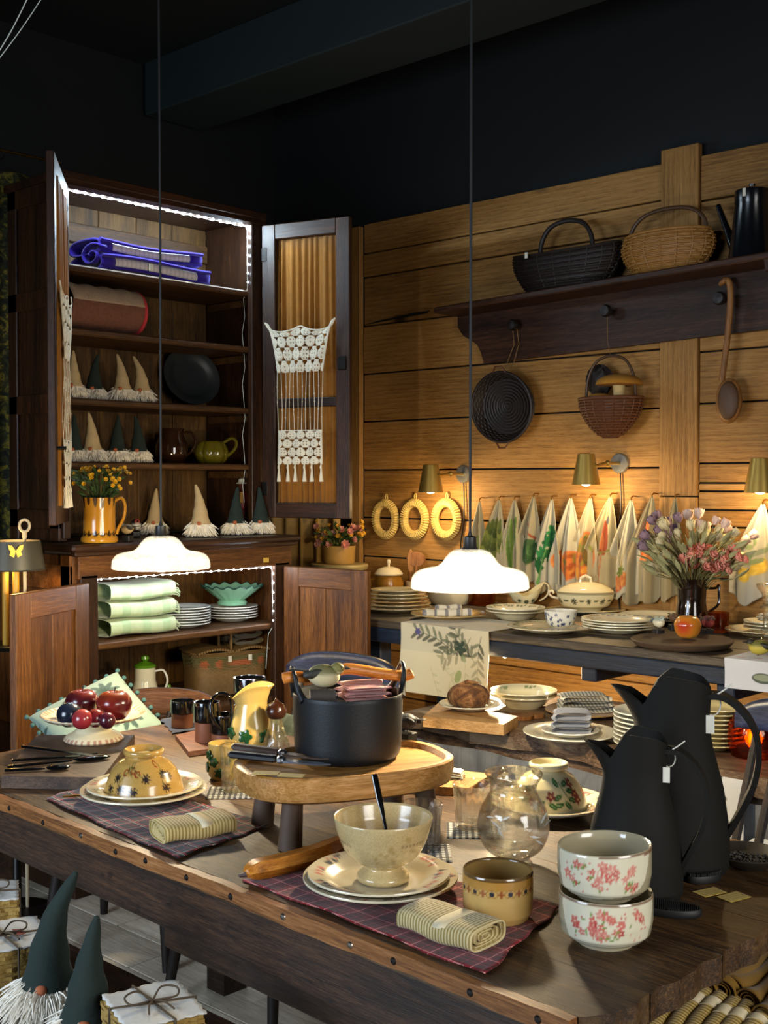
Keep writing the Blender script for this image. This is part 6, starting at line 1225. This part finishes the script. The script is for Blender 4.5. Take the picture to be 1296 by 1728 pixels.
def gnome(label, P, s, hat, seed=0, lean=0, rz=0, tall=1.0, n=420):
    t = thing('felt_gnome', label, 'gnome', P, VIEW + rz, None); t.scale = (s, s, s); k = (seed % 3, n)
    if k not in _tm: o = tuft(k[0], n, .052, .064, .03 if n < 600 else .04).build('beard', BRDW, t, 60, kind='stuff'); _tm[k] = o.data
    else: o = bpy.data.objects.new('beard', _tm[k]); COL.objects.link(o); o.parent = t; o['kind'] = 'stuff'
    hp = [(0, 0, .05), (lean * .02, 0, .10), (lean * .12, 0, .15), (lean * .35, 0, .20)]; hp = smoothpts([(x, y, .05 + (z - .05) * tall) for x, y, z in hp], 6); nh = len(hp)
    mb = MB().tube(hp, [(.036 * (1 - (i / (nh - 1)) ** .9) + .005) * (1 + .04 * math.sin(i * 1.3)) for i in range(nh)], 20); mb.ball(hp[-1], .0052, 10, 6); mb.build('hat', hat, t)
    MB().ball((0, -.036, .054), .0085, 10, 8, (1.2, 1, .9)).build('nose', NOSE, t); return t
GC, GD = FELC, FELG
for i, (x, Y, z, hat, lab, lean, s) in enumerate(((125, 3.80, S3, GC, 'cream-hatted gnome at the far left of the third shelf, half behind the door', .0, .85), (160, 3.86, S3, GD, 'dark-hatted gnome with shaggy fringe on the third shelf', .05, .85), (207, 3.82, S3, GC, 'cream-hatted gnome in the middle of the third shelf', -.06, .88), (240, 3.83, S3, GC, 'cream-hatted gnome at the right of the third shelf', -.10, .88),
    (126, 3.82, S4, GD, 'dark-hatted gnome at the far left of the fourth shelf', .0, .85), (156, 3.80, S4, GC, 'the only cream-hatted gnome on the fourth shelf', -.04, .90), (198, 3.82, S4, GD, 'dark-hatted gnome beside the cream one on the fourth shelf', .02, .88), (234, 3.83, S4, GD, 'dark-hatted gnome at the right of the fourth shelf', -.04, .88))):
    gnome(lab, onshelf(x, Y, z), s, hat, i, lean)
gnome('small cream-hatted gnome at the back of the counter behind the pendant', onshelf(261, 3.97, CTR), .92, GC, 1, .02); gnome('cream-hatted gnome at the front of the counter', onshelf(338, 3.68, CTR), 1.0, GC, 2, -.05); gnome('dark-hatted gnome on the counter beside the man figurine', onshelf(398, 3.72, CTR), .95, GD, 0, .02); gnome('dark-hatted gnome at the right end of the counter', onshelf(440, 3.70, CTR), .95, GD, 1, -.02)
# platter and pots
p = onshelf(320, 3.985, S3); o = tag(MB().lathe(plateprof(.135, .022), 48, Matrix.Rotation(PI / 2 - .22, 4, 'X')).build('dark_platter', plain('dark_green_glaze', '1d2326', .45), None, 50, p + V((0, .0, .128)), -.1), 'dark round platter leaning at the back of the third shelf', 'platter'); o.scale = (1, 1, .9)
MUR = plain('brown_drip_glaze', '2a170c', .12, var=.6, sc=18, **{'Coat Weight': .5}); GRG = plain('olive_glaze', '5b5314', .15, var=.25, sc=14, **{'Coat Weight': .5})
t = thing('brown_jug', 'dark brown glazed jug on the fourth shelf', 'jug', onshelf(290, 3.90, S4), VIEW); MB().lathe(dense([(0, 0), (.045, 0), (.065, .03), (.066, .07), (.05, .11), (.046, .13), (.052, .14), (.048, .14), (.04, .12), (0, .11)], .012), 32).build('body', MUR, t); handle(t, [(.045, 0, .125), (.08, 0, .125), (.095, 0, .09), (.08, 0, .05), (.062, 0, .035)], .007, MUR)
t = thing('pumpkin_jug', 'olive green pumpkin-shaped jug with handle on the fourth shelf', 'jug', onshelf(356, 3.86, S4), VIEW); MB().lathe(smoothprof([(0, 0), (.045, 0), (.066, .02), (.072, .048), (.06, .08), (.05, .092), (.047, .09), (.05, .07), (0, .06)], 4), 64, fn=lambda a, r, z: (r * (.93 + .1 * abs(math.cos(4 * a)) ** .6), z)).build('body', GRG, t); handle(t, [(.05, 0, .085), (.085, 0, .105), (.105, 0, .09), (.098, 0, .06), (.065, 0, .03)], .010, GRG)
# yellow mug with flowers
q = onshelf(167, 3.62, CTR); t = thing('flower_mug', 'ochre pitcher mug with brown drips holding yellow flowers', 'jug', q, VIEW)
def p_och(th, r, z, i):
    c = Cv(th * .06, z, 'b07a22').noise(.1, 70, 2)
    for k in range(15): x = (k - 7) * .026; c.ell(x, .155, .007, .022 + .006 * (k % 3), '3a2210'); c.leaf(x, .022, .022, .010, PI / 2, '2a1c0e'); c.leaf(x, .024, .016, .007, 2.4, '2a1c0e'); c.leaf(x, .024, .016, .007, .7, '2a1c0e')
    return c
plathe('body', GLAZE, dense([(0, 0), (.062, 0), (.066, .006), (.064, .018), (.057, .026), (.057, .12), (.06, .16), (.057, .16), (.053, .12), (.053, .03), (0, .02)], .004), 150, p_och, t); handle(t, [(.052, 0, .145), (.078, 0, .158), (.092, 0, .135), (.088, 0, .09), (.068, 0, .05), (.062, 0, .03)], .008, plain('ochre_glaze', 'b07a22', .2))
yb = thing('yellow_bouquet', 'bunch of small yellow button flowers in the ochre mug', 'flowers', q + V((0, 0, .13)), VIEW); g = random.Random(8); foliage(yb, plain('dark_leaf_green', '2c4418', .7, var=.4), 170, .09, .06, .0, .12, .035, .010, .45)
sp_ = []
for _ in range(44): a, k = g.uniform(0, 6.28), math.sqrt(g.random()); sp_.append((.115 * k * math.cos(a) + .02, .07 * k * math.sin(a) - .03, .13 + .02 * g.random() - .05 * k * (math.sin(a) < 0) - .02 * k))
scatter(yb, 'yellow_flower', plain('bright_yellow_petal', 'd0a018', .7), .0095, 7, 1.25, sp_)
# birds and man on the counter
bird('small wooden chaffinch figurine on a block beside the ochre mug', onshelf(215, 3.60, CTR), VIEW + 2.7, .95, '6a5a3c', 'a08a60', '5c5444', '2f2a20', 'block'); bird('upright bird figurine with red throat behind the ochre mug', onshelf(229, 3.86, CTR) + V((0, 0, .0)), VIEW - 1.2, 1.15, '1c1c1e', 'b8b4a8', '8a3028', '141414', 'block')
t = thing('man_figurine', 'carved figurine of a man in a red suit and white hat', 'figurine', onshelf(409, 3.84, CTR), VIEW); SUIT = plain('red_suit_paint', '6e1c1c', .5); SKN = plain('figurine_face', '5a2c1a', .5)
MB().tube([(-.013, 0, .0), (-.013, 0, .06), (-.009, 0, .105)], [.011, .012, .014], 12).tube([(.013, 0, 0), (.013, 0, .06), (.009, 0, .105)], [.011, .012, .014], 12).build('trousers', SUIT, t); MB().lathe(smoothprof([(.018, .098), (.027, .105), (.03, .14), (.028, .165), (.012, .178), (0, .179)], 4), 20).build('jacket', SUIT, t)
MB().box((0, -.027, .15), (.01, .008, .045)).build('tie', plain('yellow_tie', 'b8892c', .6), t); MB().ball((0, 0, .196), .018, 16, 10, (.9, .95, 1.15)).ball((0, -.018, .195), .004, 8, 6).build('head', SKN, t); MB().lathe([(0, .208), (.026, .207), (.026, .211), (.018, .213), (.016, .226), (.008, .231), (0, .232)], 20).build('hat', plain('white_hat_paint', 'c9c9bd', .5), t)
for s in (-1, 1): MB().tube([(s * .026, 0, .162), (s * .036, 0, .13), (s * .026, -.012, .095)], [.010, .009, .007], 10).build('arm', plain('dark_sleeve', '22282c', .6), t)
# lower half
GTW = cloth('mint_white_cloth', 'b4c9a4', (('x', .09, .1, .4, '8fb489', .55), ('y', .08, .3, .35, 'c9d6b8', .5)), weave=200)
for i in range(3): 
    z = LS1 + .002 + i * .065; t = thing('mint_blanket', ('bottom mint green folded blanket in the lower cupboard', 'middle mint green folded blanket in the lower cupboard', 'top mint green folded blanket with fringe in the lower cupboard')[i], 'blanket', onshelf(212, 3.76, z), .0, 'mint blankets')
    def fn(u, v, i=i): a = 2 * PI * u; return ((v - .5) * .29 + .004 * math.sin(u * 9), math.copysign(abs(math.cos(a)) ** .4, math.cos(a)) * .12, .032 + math.copysign(abs(math.sin(a)) ** .6, math.sin(a)) * .031 + .004 * math.sin(v * 6 + i))
    MB().grid(fn, 36, 14, closeu=True).build('folded_cloth', GTW, t); mb = MB(); g = random.Random(i)
    for k in range(40): y = g.uniform(-.11, .11); z_ = g.uniform(.01, .058); mb.tube([(.143, y, z_), (.16, y + g.uniform(-.004, .004), z_ - .002), (.165 + g.uniform(0, .012), y, max(.002, z_ - .012))], .0022, 4)
    mb.build('fringe', GTW, t, kind='stuff')
p = onshelf(308, 3.76, LS1)
for i in range(7): plate(['bottom', 'second', 'third', 'fourth', 'fifth', 'sixth', 'top'][i] + ' plate of the left stack in the lower cupboard', p + V((0, 0, i * .0105)), .108, None, 'bcc4c2', .016, n=44, name='dinner_plate', group='left plate stack in the cupboard', ring='7d8a92')
p = onshelf(391, 3.78, LS1)
for i in range(5): plate(['bottom', 'second', 'third', 'fourth', 'top'][i] + ' plate of the right stack under the green dish', p + V((0, 0, i * .0105)), .106, None, 'bfc2bc', .018, n=44, name='dinner_plate', group='right plate stack in the cupboard', ring='888f90')
t = thing('fluted_dish', 'mint green fluted footed dish on the right plate stack', 'dish', p + V((0, 0, .066)), VIEW); MINT = plain('mint_glaze', '7fb294', .2, var=.12)
MB().lathe([(0, 0), (.058, 0), (.062, .012), (.05, .02), (.06, .028), (.09, .05), (.125, .075), (.121, .077), (.085, .055), (.05, .035), (0, .03)], 128, fn=lambda a, r, z: (r * (1 + .035 * math.cos(16 * a) * (z > .024)), z + .005 * math.cos(16 * a) * (r > .1))).build('dish', MINT, t); MB().tube([(.124 * math.cos(a) * (1 + .035 * math.cos(16 * a)), .124 * math.sin(a) * (1 + .035 * math.cos(16 * a)), .077 + .005 * math.cos(16 * a)) for a in np.linspace(0, 2 * PI, 129)[:-1]], .003, 5, True).build('dark_rim', plain('dark_green_rim', '1d3a34', .3), t)
def p_pot(hh):
    def f(th, r, z, i):
        c = Cv(th * .045, z, 'cfcbb4')
        for k in range(8): x = (k - 3.5) * .034; c.flower(x, hh, .010, '8a2c2a', 5, k); c.leaf(x + .012, hh + .006, .016, .007, .6, '3a5a2a'); c.leaf(x + .012, hh - .008, .016, .007, -.5, '6a3a22')
        return c
    return f
KNOB = plain('green_glass_lid', '4c7a1a', .15); q = onshelf(243, 3.72, LS2); t = thing('coffee_jug', 'tall white coffee jug with green lid and painted fruit', 'coffee pot', q, VIEW)
plathe('body', GLAZE, dense([(0, 0), (.05, 0), (.053, .01), (.05, .07), (.04, .11), (.039, .16), (0, .16)], .004), 100, p_pot(.035), t); l = MB().lathe([(.041, .16), (.041, .17), (.02, .18), (.008, .184)], 24).build('lid', KNOB, t); MB().lathe([(.008, .182), (.016, .192), (.014, .202), (0, .206)], 16).build('knob', KNOB, l); handle(t, [(.038, 0, .145), (.07, 0, .148), (.085, 0, .11), (.07, 0, .07), (.048, 0, .06)], .006, WHITEG)
q = onshelf(282, 3.70, LS2); t = thing('sugar_bowl', 'small white sugar bowl with green lid and painted fruit', 'sugar bowl', q, VIEW); plathe('body', GLAZE, dense([(0, 0), (.032, 0), (.04, .012), (.041, .05), (0, .05)], .004), 100, p_pot(.025), t); l = MB().lathe([(.042, .05), (.04, .058), (.02, .064), (.006, .066)], 24).build('lid', WHITEG, t); MB().lathe([(.006, .064), (.012, .074), (.010, .084), (0, .087)], 14).build('knob', KNOB, l)
t = thing('picnic_basket', 'woven picnic basket with flower band and lids in the lower cupboard', 'basket', onshelf(378, 3.80, LS2), -.25); WIK = plain('tan_wicker', '7c6038', .6, var=.4, sc=70)
def rb(x, y, k): return (math.copysign(abs(math.cos(x)) ** .45, math.cos(x)) * .165 * k, math.copysign(abs(math.sin(x)) ** .45, math.sin(x)) * .10 * k)
mb = MB()
for j in range(24):
    k = .84 + .16 * j / 23; mb.tube([(*(q_ * (1 + (.012 if (i + j) % 2 else -.012)) for q_ in rb(2 * PI * i / 88, 0, k)), .006 + j * .0072) for i in range(88)], .0042, 5, True)
A = mb.arr(); c = Cv(A[:, 0], A[:, 2], '6f5630').noise(.2, 300, 1); c.put((A[:, 2] > .10) & (A[:, 2] < .16), '5a6340', .6)
for x in (-.13, -.07, 0, .06, .12): c.flower(x, .13, .02, 'a8623f', 6, x * 9, .4)
mb.build('weave', attr('printed_wicker', .6), t, kind='stuff', col=c.c)
MB().prism([rb(a, 0, .97) for a in np.linspace(0, 2 * PI, 41)[:-1]], .004, .165).build('inner_wall', WIK, t)
for s in (-1, 1):
    mb = MB(); 
    for k in range(14): mb.tube([(s * (.008 + k * .0113), -.098, .176 + .012 * math.sin(k / 13 * PI)), (s * (.008 + k * .0113), .098, .176 + .012 * math.sin(k / 13 * PI))], .0058, 5)
    mb.build('lid', WIK, t, kind='stuff')
for y in (-.06, .06): MB().tube([(0, y, .17), (0, y, .262), (0, y * .2, .278)], .011, 8, flat=.5).build('handle', WIK, t)
for x in (-.03, .06): MB().box((x, -.115, .15), (.016, .0015, .024)).build('price_tag', plain('white_tag', 'd6d3c4'), t)
fold('linen_pile', 'folded olive linen cloths lying on the picnic basket', onshelf(408, 3.80, LS2 + .192), -.25, cloth('olive_linen', '6d6140'), .13, .13, .085, 11, 'linen')
# ================================================================ CHAIRS
BLC = wood('blue_black_chair_paint', '10131f', '1d2236', '2f3450', 'x', 40, .35, .1); BLZ = wood('dark_spindle_wood', '0c0908', '18110d', '2a1d16', 'z', 60, .6, .1)
def chair(label, P, rz, m=BLC, ns=6, crest=.92, lean=.16, W=.40, seat=.44):
    t = thing('spindle_chair', label, 'chair', P, rz)
    MB().prism([(-.2, -.2), (.2, -.2), (.21, 0), (.19, .19), (-.19, .19), (-.21, 0)], seat - .03, seat, None, .03).build('seat', m, t)
    for sx in (-1, 1):
        for sy in (-1, 1): MB().tube([(sx * .20, sy * .20, 0), (sx * .18, sy * .17, .2), (sx * .15, sy * .14, seat - .02)], [.013, .018, .014], 10).build('leg', BLZ, t)
    for sx in (-1, 1): MB().tube([(sx * .185, -.18, .2), (sx * .185, .18, .2)], .009, 8).build('stretcher', BLZ, t)
    def cr(u, v): x = (u - .5) * (W + .04); y = .17 + lean + .03 * (1 - (2 * u - 1) ** 2) ; return (x, y, crest - .075 + v * (.075 + .015 * math.sin(PI * u)) * (1 - .5 * abs(2 * u - 1) ** 6))
    MB().grid(cr, 24, 5).build('crest_rail', m, t, thick=.022)
    for k in range(ns):
        u = (k + .5) / ns; a = (u - .5) * W * .82; x, y, z = cr(.5 + (u - .5) * .9, .2); MB().tube([(a, .16, seat - .01), ((a + x) / 2, (.16 + y) / 2, (seat + z) / 2), (x, y, z)], [.0085, .0115, .008], 8).build('spindle', BLZ, t)
    return t
chair('blue spindle-back chair behind the table at the right edge', (2.40, 1.20, 0), WALL - .15); chair('blue spindle-back chair behind the table, its top showing by the pot', (2.20, 2.50, 0), WALL + .1)
TOI = cloth('green_toile', '6f7a62', (('x', .05, .2, .3, '9aa38a', .4), ('y', .06, .1, .3, '4a5a44', .4)))
def cushion(name, label, P, rot, s, m, th=.11, pom=None):
    t = thing(name, label, 'cushion', P); t.rotation_euler = rot
    def fn(sg): return lambda u, v: ((u - .5) * s * (1 - .06 * math.sin(PI * v)), (v - .5) * s * (1 - .06 * math.sin(PI * u)), sg * th / 2 * (max(0, 16 * u * (1 - u) * v * (1 - v))) ** .45)
    mb = MB().grid(fn(1), 80, 80).grid(fn(-1), 80, 80); c = None
    if pom:
        A = mb.arr(); c = Cv(A[:, 0], A[:, 1], '7d9184').noise(.08, 60, 2); g = np.random.RandomState(2)
        for i in range(4):
            for j in range(4):
                x, y = -.18 + i * .12, -.18 + j * .12
                for k in range(9): a = k * .7; c.leaf(x, y, .05, .016, a, '1f3634', .85)
        c = c.c
    mb.build('cover', m, t, 60, col=c)
    if pom:
        b = None
        for i in range(32):
            k = (i % 8) / 8 - .5; q = [(k, -.5), (.5, k), (-k, .5), (-.5, -k)][i // 8]; q = (q[0] * s * 1.02, q[1] * s * 1.02, 0); 
            b = MB().ball((0, 0, 0), .0075, 10, 7).build('pompom', pom, t, loc=q) if b is None else dup(b, q, parent=t)
cushion('toile_cushion', 'grey-green patterned cushion on the chair behind the pot', (2.30, 2.49, .62), (R(80), 0, WALL), .34, TOI)
ch = chair('wooden stool-like chair at the table end holding the green cushion', (2.18, 3.12, 0), R(-60), wood('brown_chair_wood', '3a200e', '5f3a1c', '7c5230', 'x', 50), 3, .74, .1, .34, .45)
A_, B_, C_ = PD(75, 1197, 3.50), PD(225, 1120, 3.66), PD(258, 1232, 3.46); ex = (B_ - A_).normalized(); ey = (B_ - C_); ey = (ey - ex * ey.dot(ex)).normalized(); ez = ex.cross(ey)
cushion('pompom_cushion', 'pale green cushion with leaf print and pompom edge', (A_ + C_) / 2 - ez * .02, Matrix((ex, ey, ez)).transposed().to_euler(), .30, attr('printed_cushion', .9, 0, .4, .2, 500, sheen=.2), .12, plain('teal_pompom', '35595a', .95))
# ================================================================ FRONT-LEFT BENCH with gnomes and tied paper
FB = .530; fbn = thing('front_bench', 'low dark bench in front of the table, mostly below the picture', 'bench', (1.09, 1.80, 0)); 
for i in range(3): MB().box((0, 0, 0), (.135, .94, .03), ch=.004).build('plank', APRW, fbn, loc=(-.14 + i * .14, .12, FB - .015))
for sx in (-1, 1):
    for sy in (-1, 1): MB().box((0, 0, 0), (.05, .05, FB - .03), ch=.004).build('leg', APRW, fbn, loc=(sx * .15, .12 + sy * .42, (FB - .03) / 2))
def fg(x, y, D_): p = PD(x, y, D_); return V((p.x, p.y, FB + .001))
gnome('tall green-hatted felt gnome at lower left', fg(82, 1700, 2.06), 1.15, GD, 5, .12, 0, 1.1, 2200); gnome('shorter green-hatted felt gnome beside the tall one at lower left', fg(148, 1728, 1.93), 1.1, GD, 4, .04, .1, .98, 2200)
PAP = plain('handmade_paper', 'c9c7c0', .9, var=.06, sc=60, bump=.3); PAPE = plain('deckle_edge', '9a7c3e', .95, var=.35, sc=200, bump=.8); COR = plain('jute_cord', '4a3c2a', .9)
def parcel(label, P, rz, W, D_, H, seed, leaf=False):
    t = thing('paper_bundle', label, 'paper stack', P, rz); g = random.Random(seed); n = int(H / .0075)
    for k in range(n):
        pts = []
        for i in range(56): a = i / 56 * 4; s_, f_ = int(a), a - int(a); q = [(-1 + 2 * f_, -1), (1, -1 + 2 * f_), (1 - 2 * f_, 1), (-1, 1 - 2 * f_)][s_]; j = g.uniform(-.0035, .0035); pts.append((q[0] * (W / 2 + j), q[1] * (D_ / 2 + j)))
        MB().prism(pts, .0008 + k * .0075, .0008 + k * .0075 + .0068).build('book_block', PAPE, t)
    MB().grid(lambda u, v: ((u - .5) * W * 1.01 + .002 * math.sin(v * 40), (v - .5) * D_ * 1.01 + .002 * math.sin(u * 37), n * .0075 + .002 + .0015 * math.sin(u * 7) * math.sin(v * 5)), 20, 20).build('cover_sheet', PAP, t, thick=.002)
    z = n * .0075 + .005; e = .0022
    MB().tube([(-W / 2 - .004, .01, .002), (-W / 2 - .004, .01, z), (0, -.004, z + .001), (W / 2 + .004, -.012, z), (W / 2 + .004, -.012, .002)], e, 6).build('cord', COR, t); MB().tube([(.012, -D_ / 2 - .004, .002), (.012, -D_ / 2 - .004, z), (0, -.004, z + .001), (-.01, D_ / 2 + .004, z), (-.01, D_ / 2 + .004, .002)], e, 6).build('cord', COR, t)
    for s in (-1, 1): MB().tube(smoothpts([(0, 0, z + .003), (s * .02, .018, z + .014), (s * .042, .01, z + .012), (s * .036, -.008, z + .006), (0, -.002, z + .004)], 6), .0017, 5).build('bow_loop', COR, t); MB().tube(smoothpts([(0, 0, z + .003), (s * .012, -.02, z + .006), (s * .02, -.045, z + .003)], 5), .0017, 5).build('bow_end', COR, t)
    if leaf:
        for k in range(3): MB().prism([(.0, 0), (.01, .006), (.022, .0), (.01, -.006)], 0, .001, Matrix.Translation((.015 + k * .008, -.02 + k * .006, z + .002)) @ Matrix.Rotation(k * 1.1, 4, 'Z')).build('dried_petal', plain('dried_red_petal', '8a2c28', .8), t)
parcel('cord-tied stack of handmade paper in front of the gnomes', (lambda p: V((p.x, p.y, FB + .001)))(PZ(258, 1692, FB + .11)), VIEW + .5, .125, .14, .105, 1); parcel('tall cord-tied stack of handmade paper with red petal at the left edge', (lambda p: V((p.x, p.y, FB + .001)))(PZ(5, 1580, FB + .1)), VIEW + .5, .15, .15, .1, 2, True); parcel('stack of handmade paper behind the tall one, at the left edge', (lambda p: V((p.x, p.y, FB + .001)))(PZ(-22, 1508, FB + .09)), VIEW + .3, .12, .12, .09, 3)
# ================================================================ RIGHT: basket of rolled napkins
sd = thing('napkin_stand', 'low stand beside the table holding the napkin basket', 'stand', (1.80, .42, 0)); MB().box((0, 0, .585), (.9, .72, .03), ch=.004).build('top', APRW, sd)
for sx in (-1, 1):
    for sy in (-1, 1): MB().box((sx * .4, sy * .31, .285), (.05, .05, .57), ch=.004).build('leg', APRW, sd)
NZ = .60; STRR = cloth('ribbed_roll_stripe', 'b59a55', (('x', .0075, 0, .45, '6b5420', .9),), weave=400); MUS = cloth('mustard_cloth', '7a5a1e', (('x', .004, 0, .4, '5e4316', .6),), weave=300)
rl = [(1100, 1735, 1193, 1640, 'first'), (1130, 1745, 1208, 1655, 'second'), (1160, 1752, 1230, 1662, 'third'), (1186, 1762, 1248, 1678, 'fourth'), (1216, 1765, 1268, 1685, 'fifth'), (1262, 1758, 1290, 1704, 'sixth'), (1292, 1775, 1330, 1720, 'seventh')]
for x0, y0, x1, y1, nm in rl:
    A, Bp = PZ(x0, y0, NZ + .065), PZ(x1, y1, NZ + .065); d = Bp - A; t = thing('rolled_napkin', nm + ' striped rolled napkin with band from the table edge', 'napkin', (A.x, A.y, NZ + .046), math.atan2(d.y, d.x), 'rolled napkins in the basket'); L = d.length
    pts = smoothpts([(0, 0, .014), (L * .3, .004, .018), (L * .7, -.003, .020), (L, 0, .016)], 6); MB().tube(pts, .0155, 14, flat=.8).build('cloth_roll', STRR, t); MB().tube([(L * .46, .001, .0195), (L * .60, 0, .0205)], .0166, 14, flat=.8).build('paper_band', plain('cream_paper', 'd6c8a4'), t); MB().tube([(-.002, .004 * math.cos(a) * a / 3, .014 + .004 * math.sin(a) * a / 3) for a in np.linspace(.5, 9, 24)], .0014, 4).build('roll_spiral', STRR, t)
for i, (x0, y0, x1, y1) in enumerate(((1185, 1668, 1300, 1562), (1215, 1676, 1325, 1592), (1232, 1672, 1330, 1625), (1262, 1690, 1340, 1650), (1288, 1712, 1350, 1680))):
    A, Bp = PZ(x0, y0, NZ + .075), PZ(x1, y1, NZ + .075); d = Bp - A; t = thing('mustard_roll', ('mustard cloth roll nearest the table edge', 'second mustard cloth roll from the table edge', 'third mustard cloth roll from the table edge', 'fourth mustard cloth roll from the table edge', 'mustard cloth roll in the bottom right corner')[i], 'cloth', (A.x, A.y, NZ + .05), math.atan2(d.y, d.x), 'mustard cloth rolls'); L = d.length
    MB().grid(lambda u, v: (L * v, .022 * math.cos(2 * PI * u) * (1 + .1 * math.sin(v * 8 + i)), .024 + .018 * math.sin(2 * PI * u) + .006 * math.sin(v * 5 + i)), 20, 14, closeu=True).build('cloth_roll', MUS, t, thick=.003)
    for k in (.7, .45): MB().grid(lambda u, v: (.002 + .02 * v, .022 * k * math.cos(5.2 * u), .024 + .018 * k * math.sin(5.2 * u) + .006 * math.sin(i)), 14, 2).build('inner_fold', MUS, t, thick=.002)
fb2 = thing('napkin_basket', 'flat dark basket under the rolled napkins', 'basket', (1.82, .44, NZ + .001)); MB().box((0, 0, .02), (.84, .66, .04), ch=.01).build('woven_tray', plain('dark_wicker_tray', '1c130c', .8, var=.5, sc=80, bump=.6), fb2)
# ================================================================ LEFT: tin candle lamp
q = PD(24, 940, 3.95); q.z = 1.20; t = thing('tin_lamp', 'grey tin lantern with butterfly cut-out and ring handle at left edge', 'lamp', (q.x, q.y, 0), VIEW); TIN = plain('dull_tin', '45443c', .5, .5, var=.2, sc=20); Z0 = 1.165
MB().lathe([(.10, Z0), (.085, Z0 + .095), (.083, Z0 + .095), (.098, Z0)], 40, cap=False).build('shade', TIN, t); MB().tube([(.10 * math.cos(a), .1 * math.sin(a), Z0) for a in np.linspace(0, 2 * PI, 40)[:-1]], .003, 6, True).build('shade_rim', TIN, t)
for s in (-1, 1): MB().prism([(0, 0), (s * .012, .018), (s * .024, .02), (s * .022, .006), (s * .016, -.002), (s * .02, -.014), (s * .006, -.022), (s * .001, -.006)], 0, .0015, Matrix.Translation((.033, -.0885, Z0 + .066)) @ Matrix.Rotation(.35, 4, 'Z') @ Matrix.Rotation(PI / 2 + .15, 4, 'X')).build('butterfly_wing', emit('butterfly_glow', 'd8a83a', .5), t)  # glowing plates on the shade stand for lamplight showing through the cut-out
MB().tube([(.035, 0, .02), (.035, 0, Z0 + .11)], .006, 8).build('post', plain('bone_post', 'b8a888', .5), t); MB().tube([(.035 + .017 * math.cos(a), 0, Z0 + .145 + .02 * math.sin(a)) for a in np.linspace(0, 2 * PI, 20)[:-1]], .005, 8, True).build('ring_handle', plain('bone_post', 'b8a888'), t); MB().tube([(.035, 0, Z0 + .105), (.035, 0, Z0 + .128)], .008, 8).build('post_cap', plain('bone_post', 'b8a888'), t)
MB().lathe([(0, .9), (.09, .9), (.1, .915), (.095, .918), (0, .908)], 32).build('drip_tray', plain('dark_tin', '1c1a18', .4, .6), t); MB().lathe([(0, 0), (.12, 0), (.12, .02), (.03, .03), (.015, .05), (.012, .9), (0, .9)], 28).build('stand', plain('dark_tin', '1c1a18'), t)
for x in (-.03, .005): MB().lathe([(0, .91), (.011, .91), (.011, Z0 + .02), (0, Z0 + .022)], 12, Matrix.Translation((x, 0, 0))).build('candle', plain('yellow_wax', 'c9952e', .5), t); MB().ball((x, 0, Z0 + .04), .008, 10, 8, (1, 1, 1.8)).build('candle_bulb', emit('candle_glow', 'ffb04a', 40), t)
l = bpy.data.lights.new('candle_light', 'POINT'); l.energy = 5; l.color = (1, .6, .22); l.shadow_soft_size = .02; o = bpy.data.objects.new('candle_light', l); COL.objects.link(o); o.parent = t; o.location = (-.01, 0, Z0 + .02)
t = thing('small_stand', 'dark little table at the left edge behind the lamp', 'table', (1.72, 3.78, 0)); MB().box((0, 0, .80), (.3, .3, .02), ch=.004).box((0, 0, .765), (.26, .26, .05)).build('top', APRW, t); MB().box((0, 0, .45), (.3, .3, .02), ch=.004).build('lower_shelf', APRW, t)
for sx in (-1, 1):
    for sy in (-1, 1): MB().box((sx * .12, sy * .12, .395), (.03, .03, .79)).build('leg', APRW, t)
t = thing('paper_pile', 'pile of pale blue paper on the little table', 'paper stack', (1.72, 3.78, .461)); 
for k in range(6): MB().box((0, 0, .008 + k * .016), (.2, .22, .014), rz=.05 * (k % 3)).build('sheet_bundle', plain('blue_paper', '5f6f86', .9), t)
# hanging wires top left
tag(MB().tube(smoothpts([PD(-10, 100, 2.6), PD(20, 50, 2.6), PD(50, -10, 2.6)], 8), .0012, 6).tube(smoothpts([PD(-10, 110, 2.62), PD(35, 50, 2.62), PD(75, -10, 2.62)], 8), .001, 6).build('loose_wire', plain('clear_wire', 'b9c4bf')), 'two pale loose wires crossing the top left corner', 'wire')
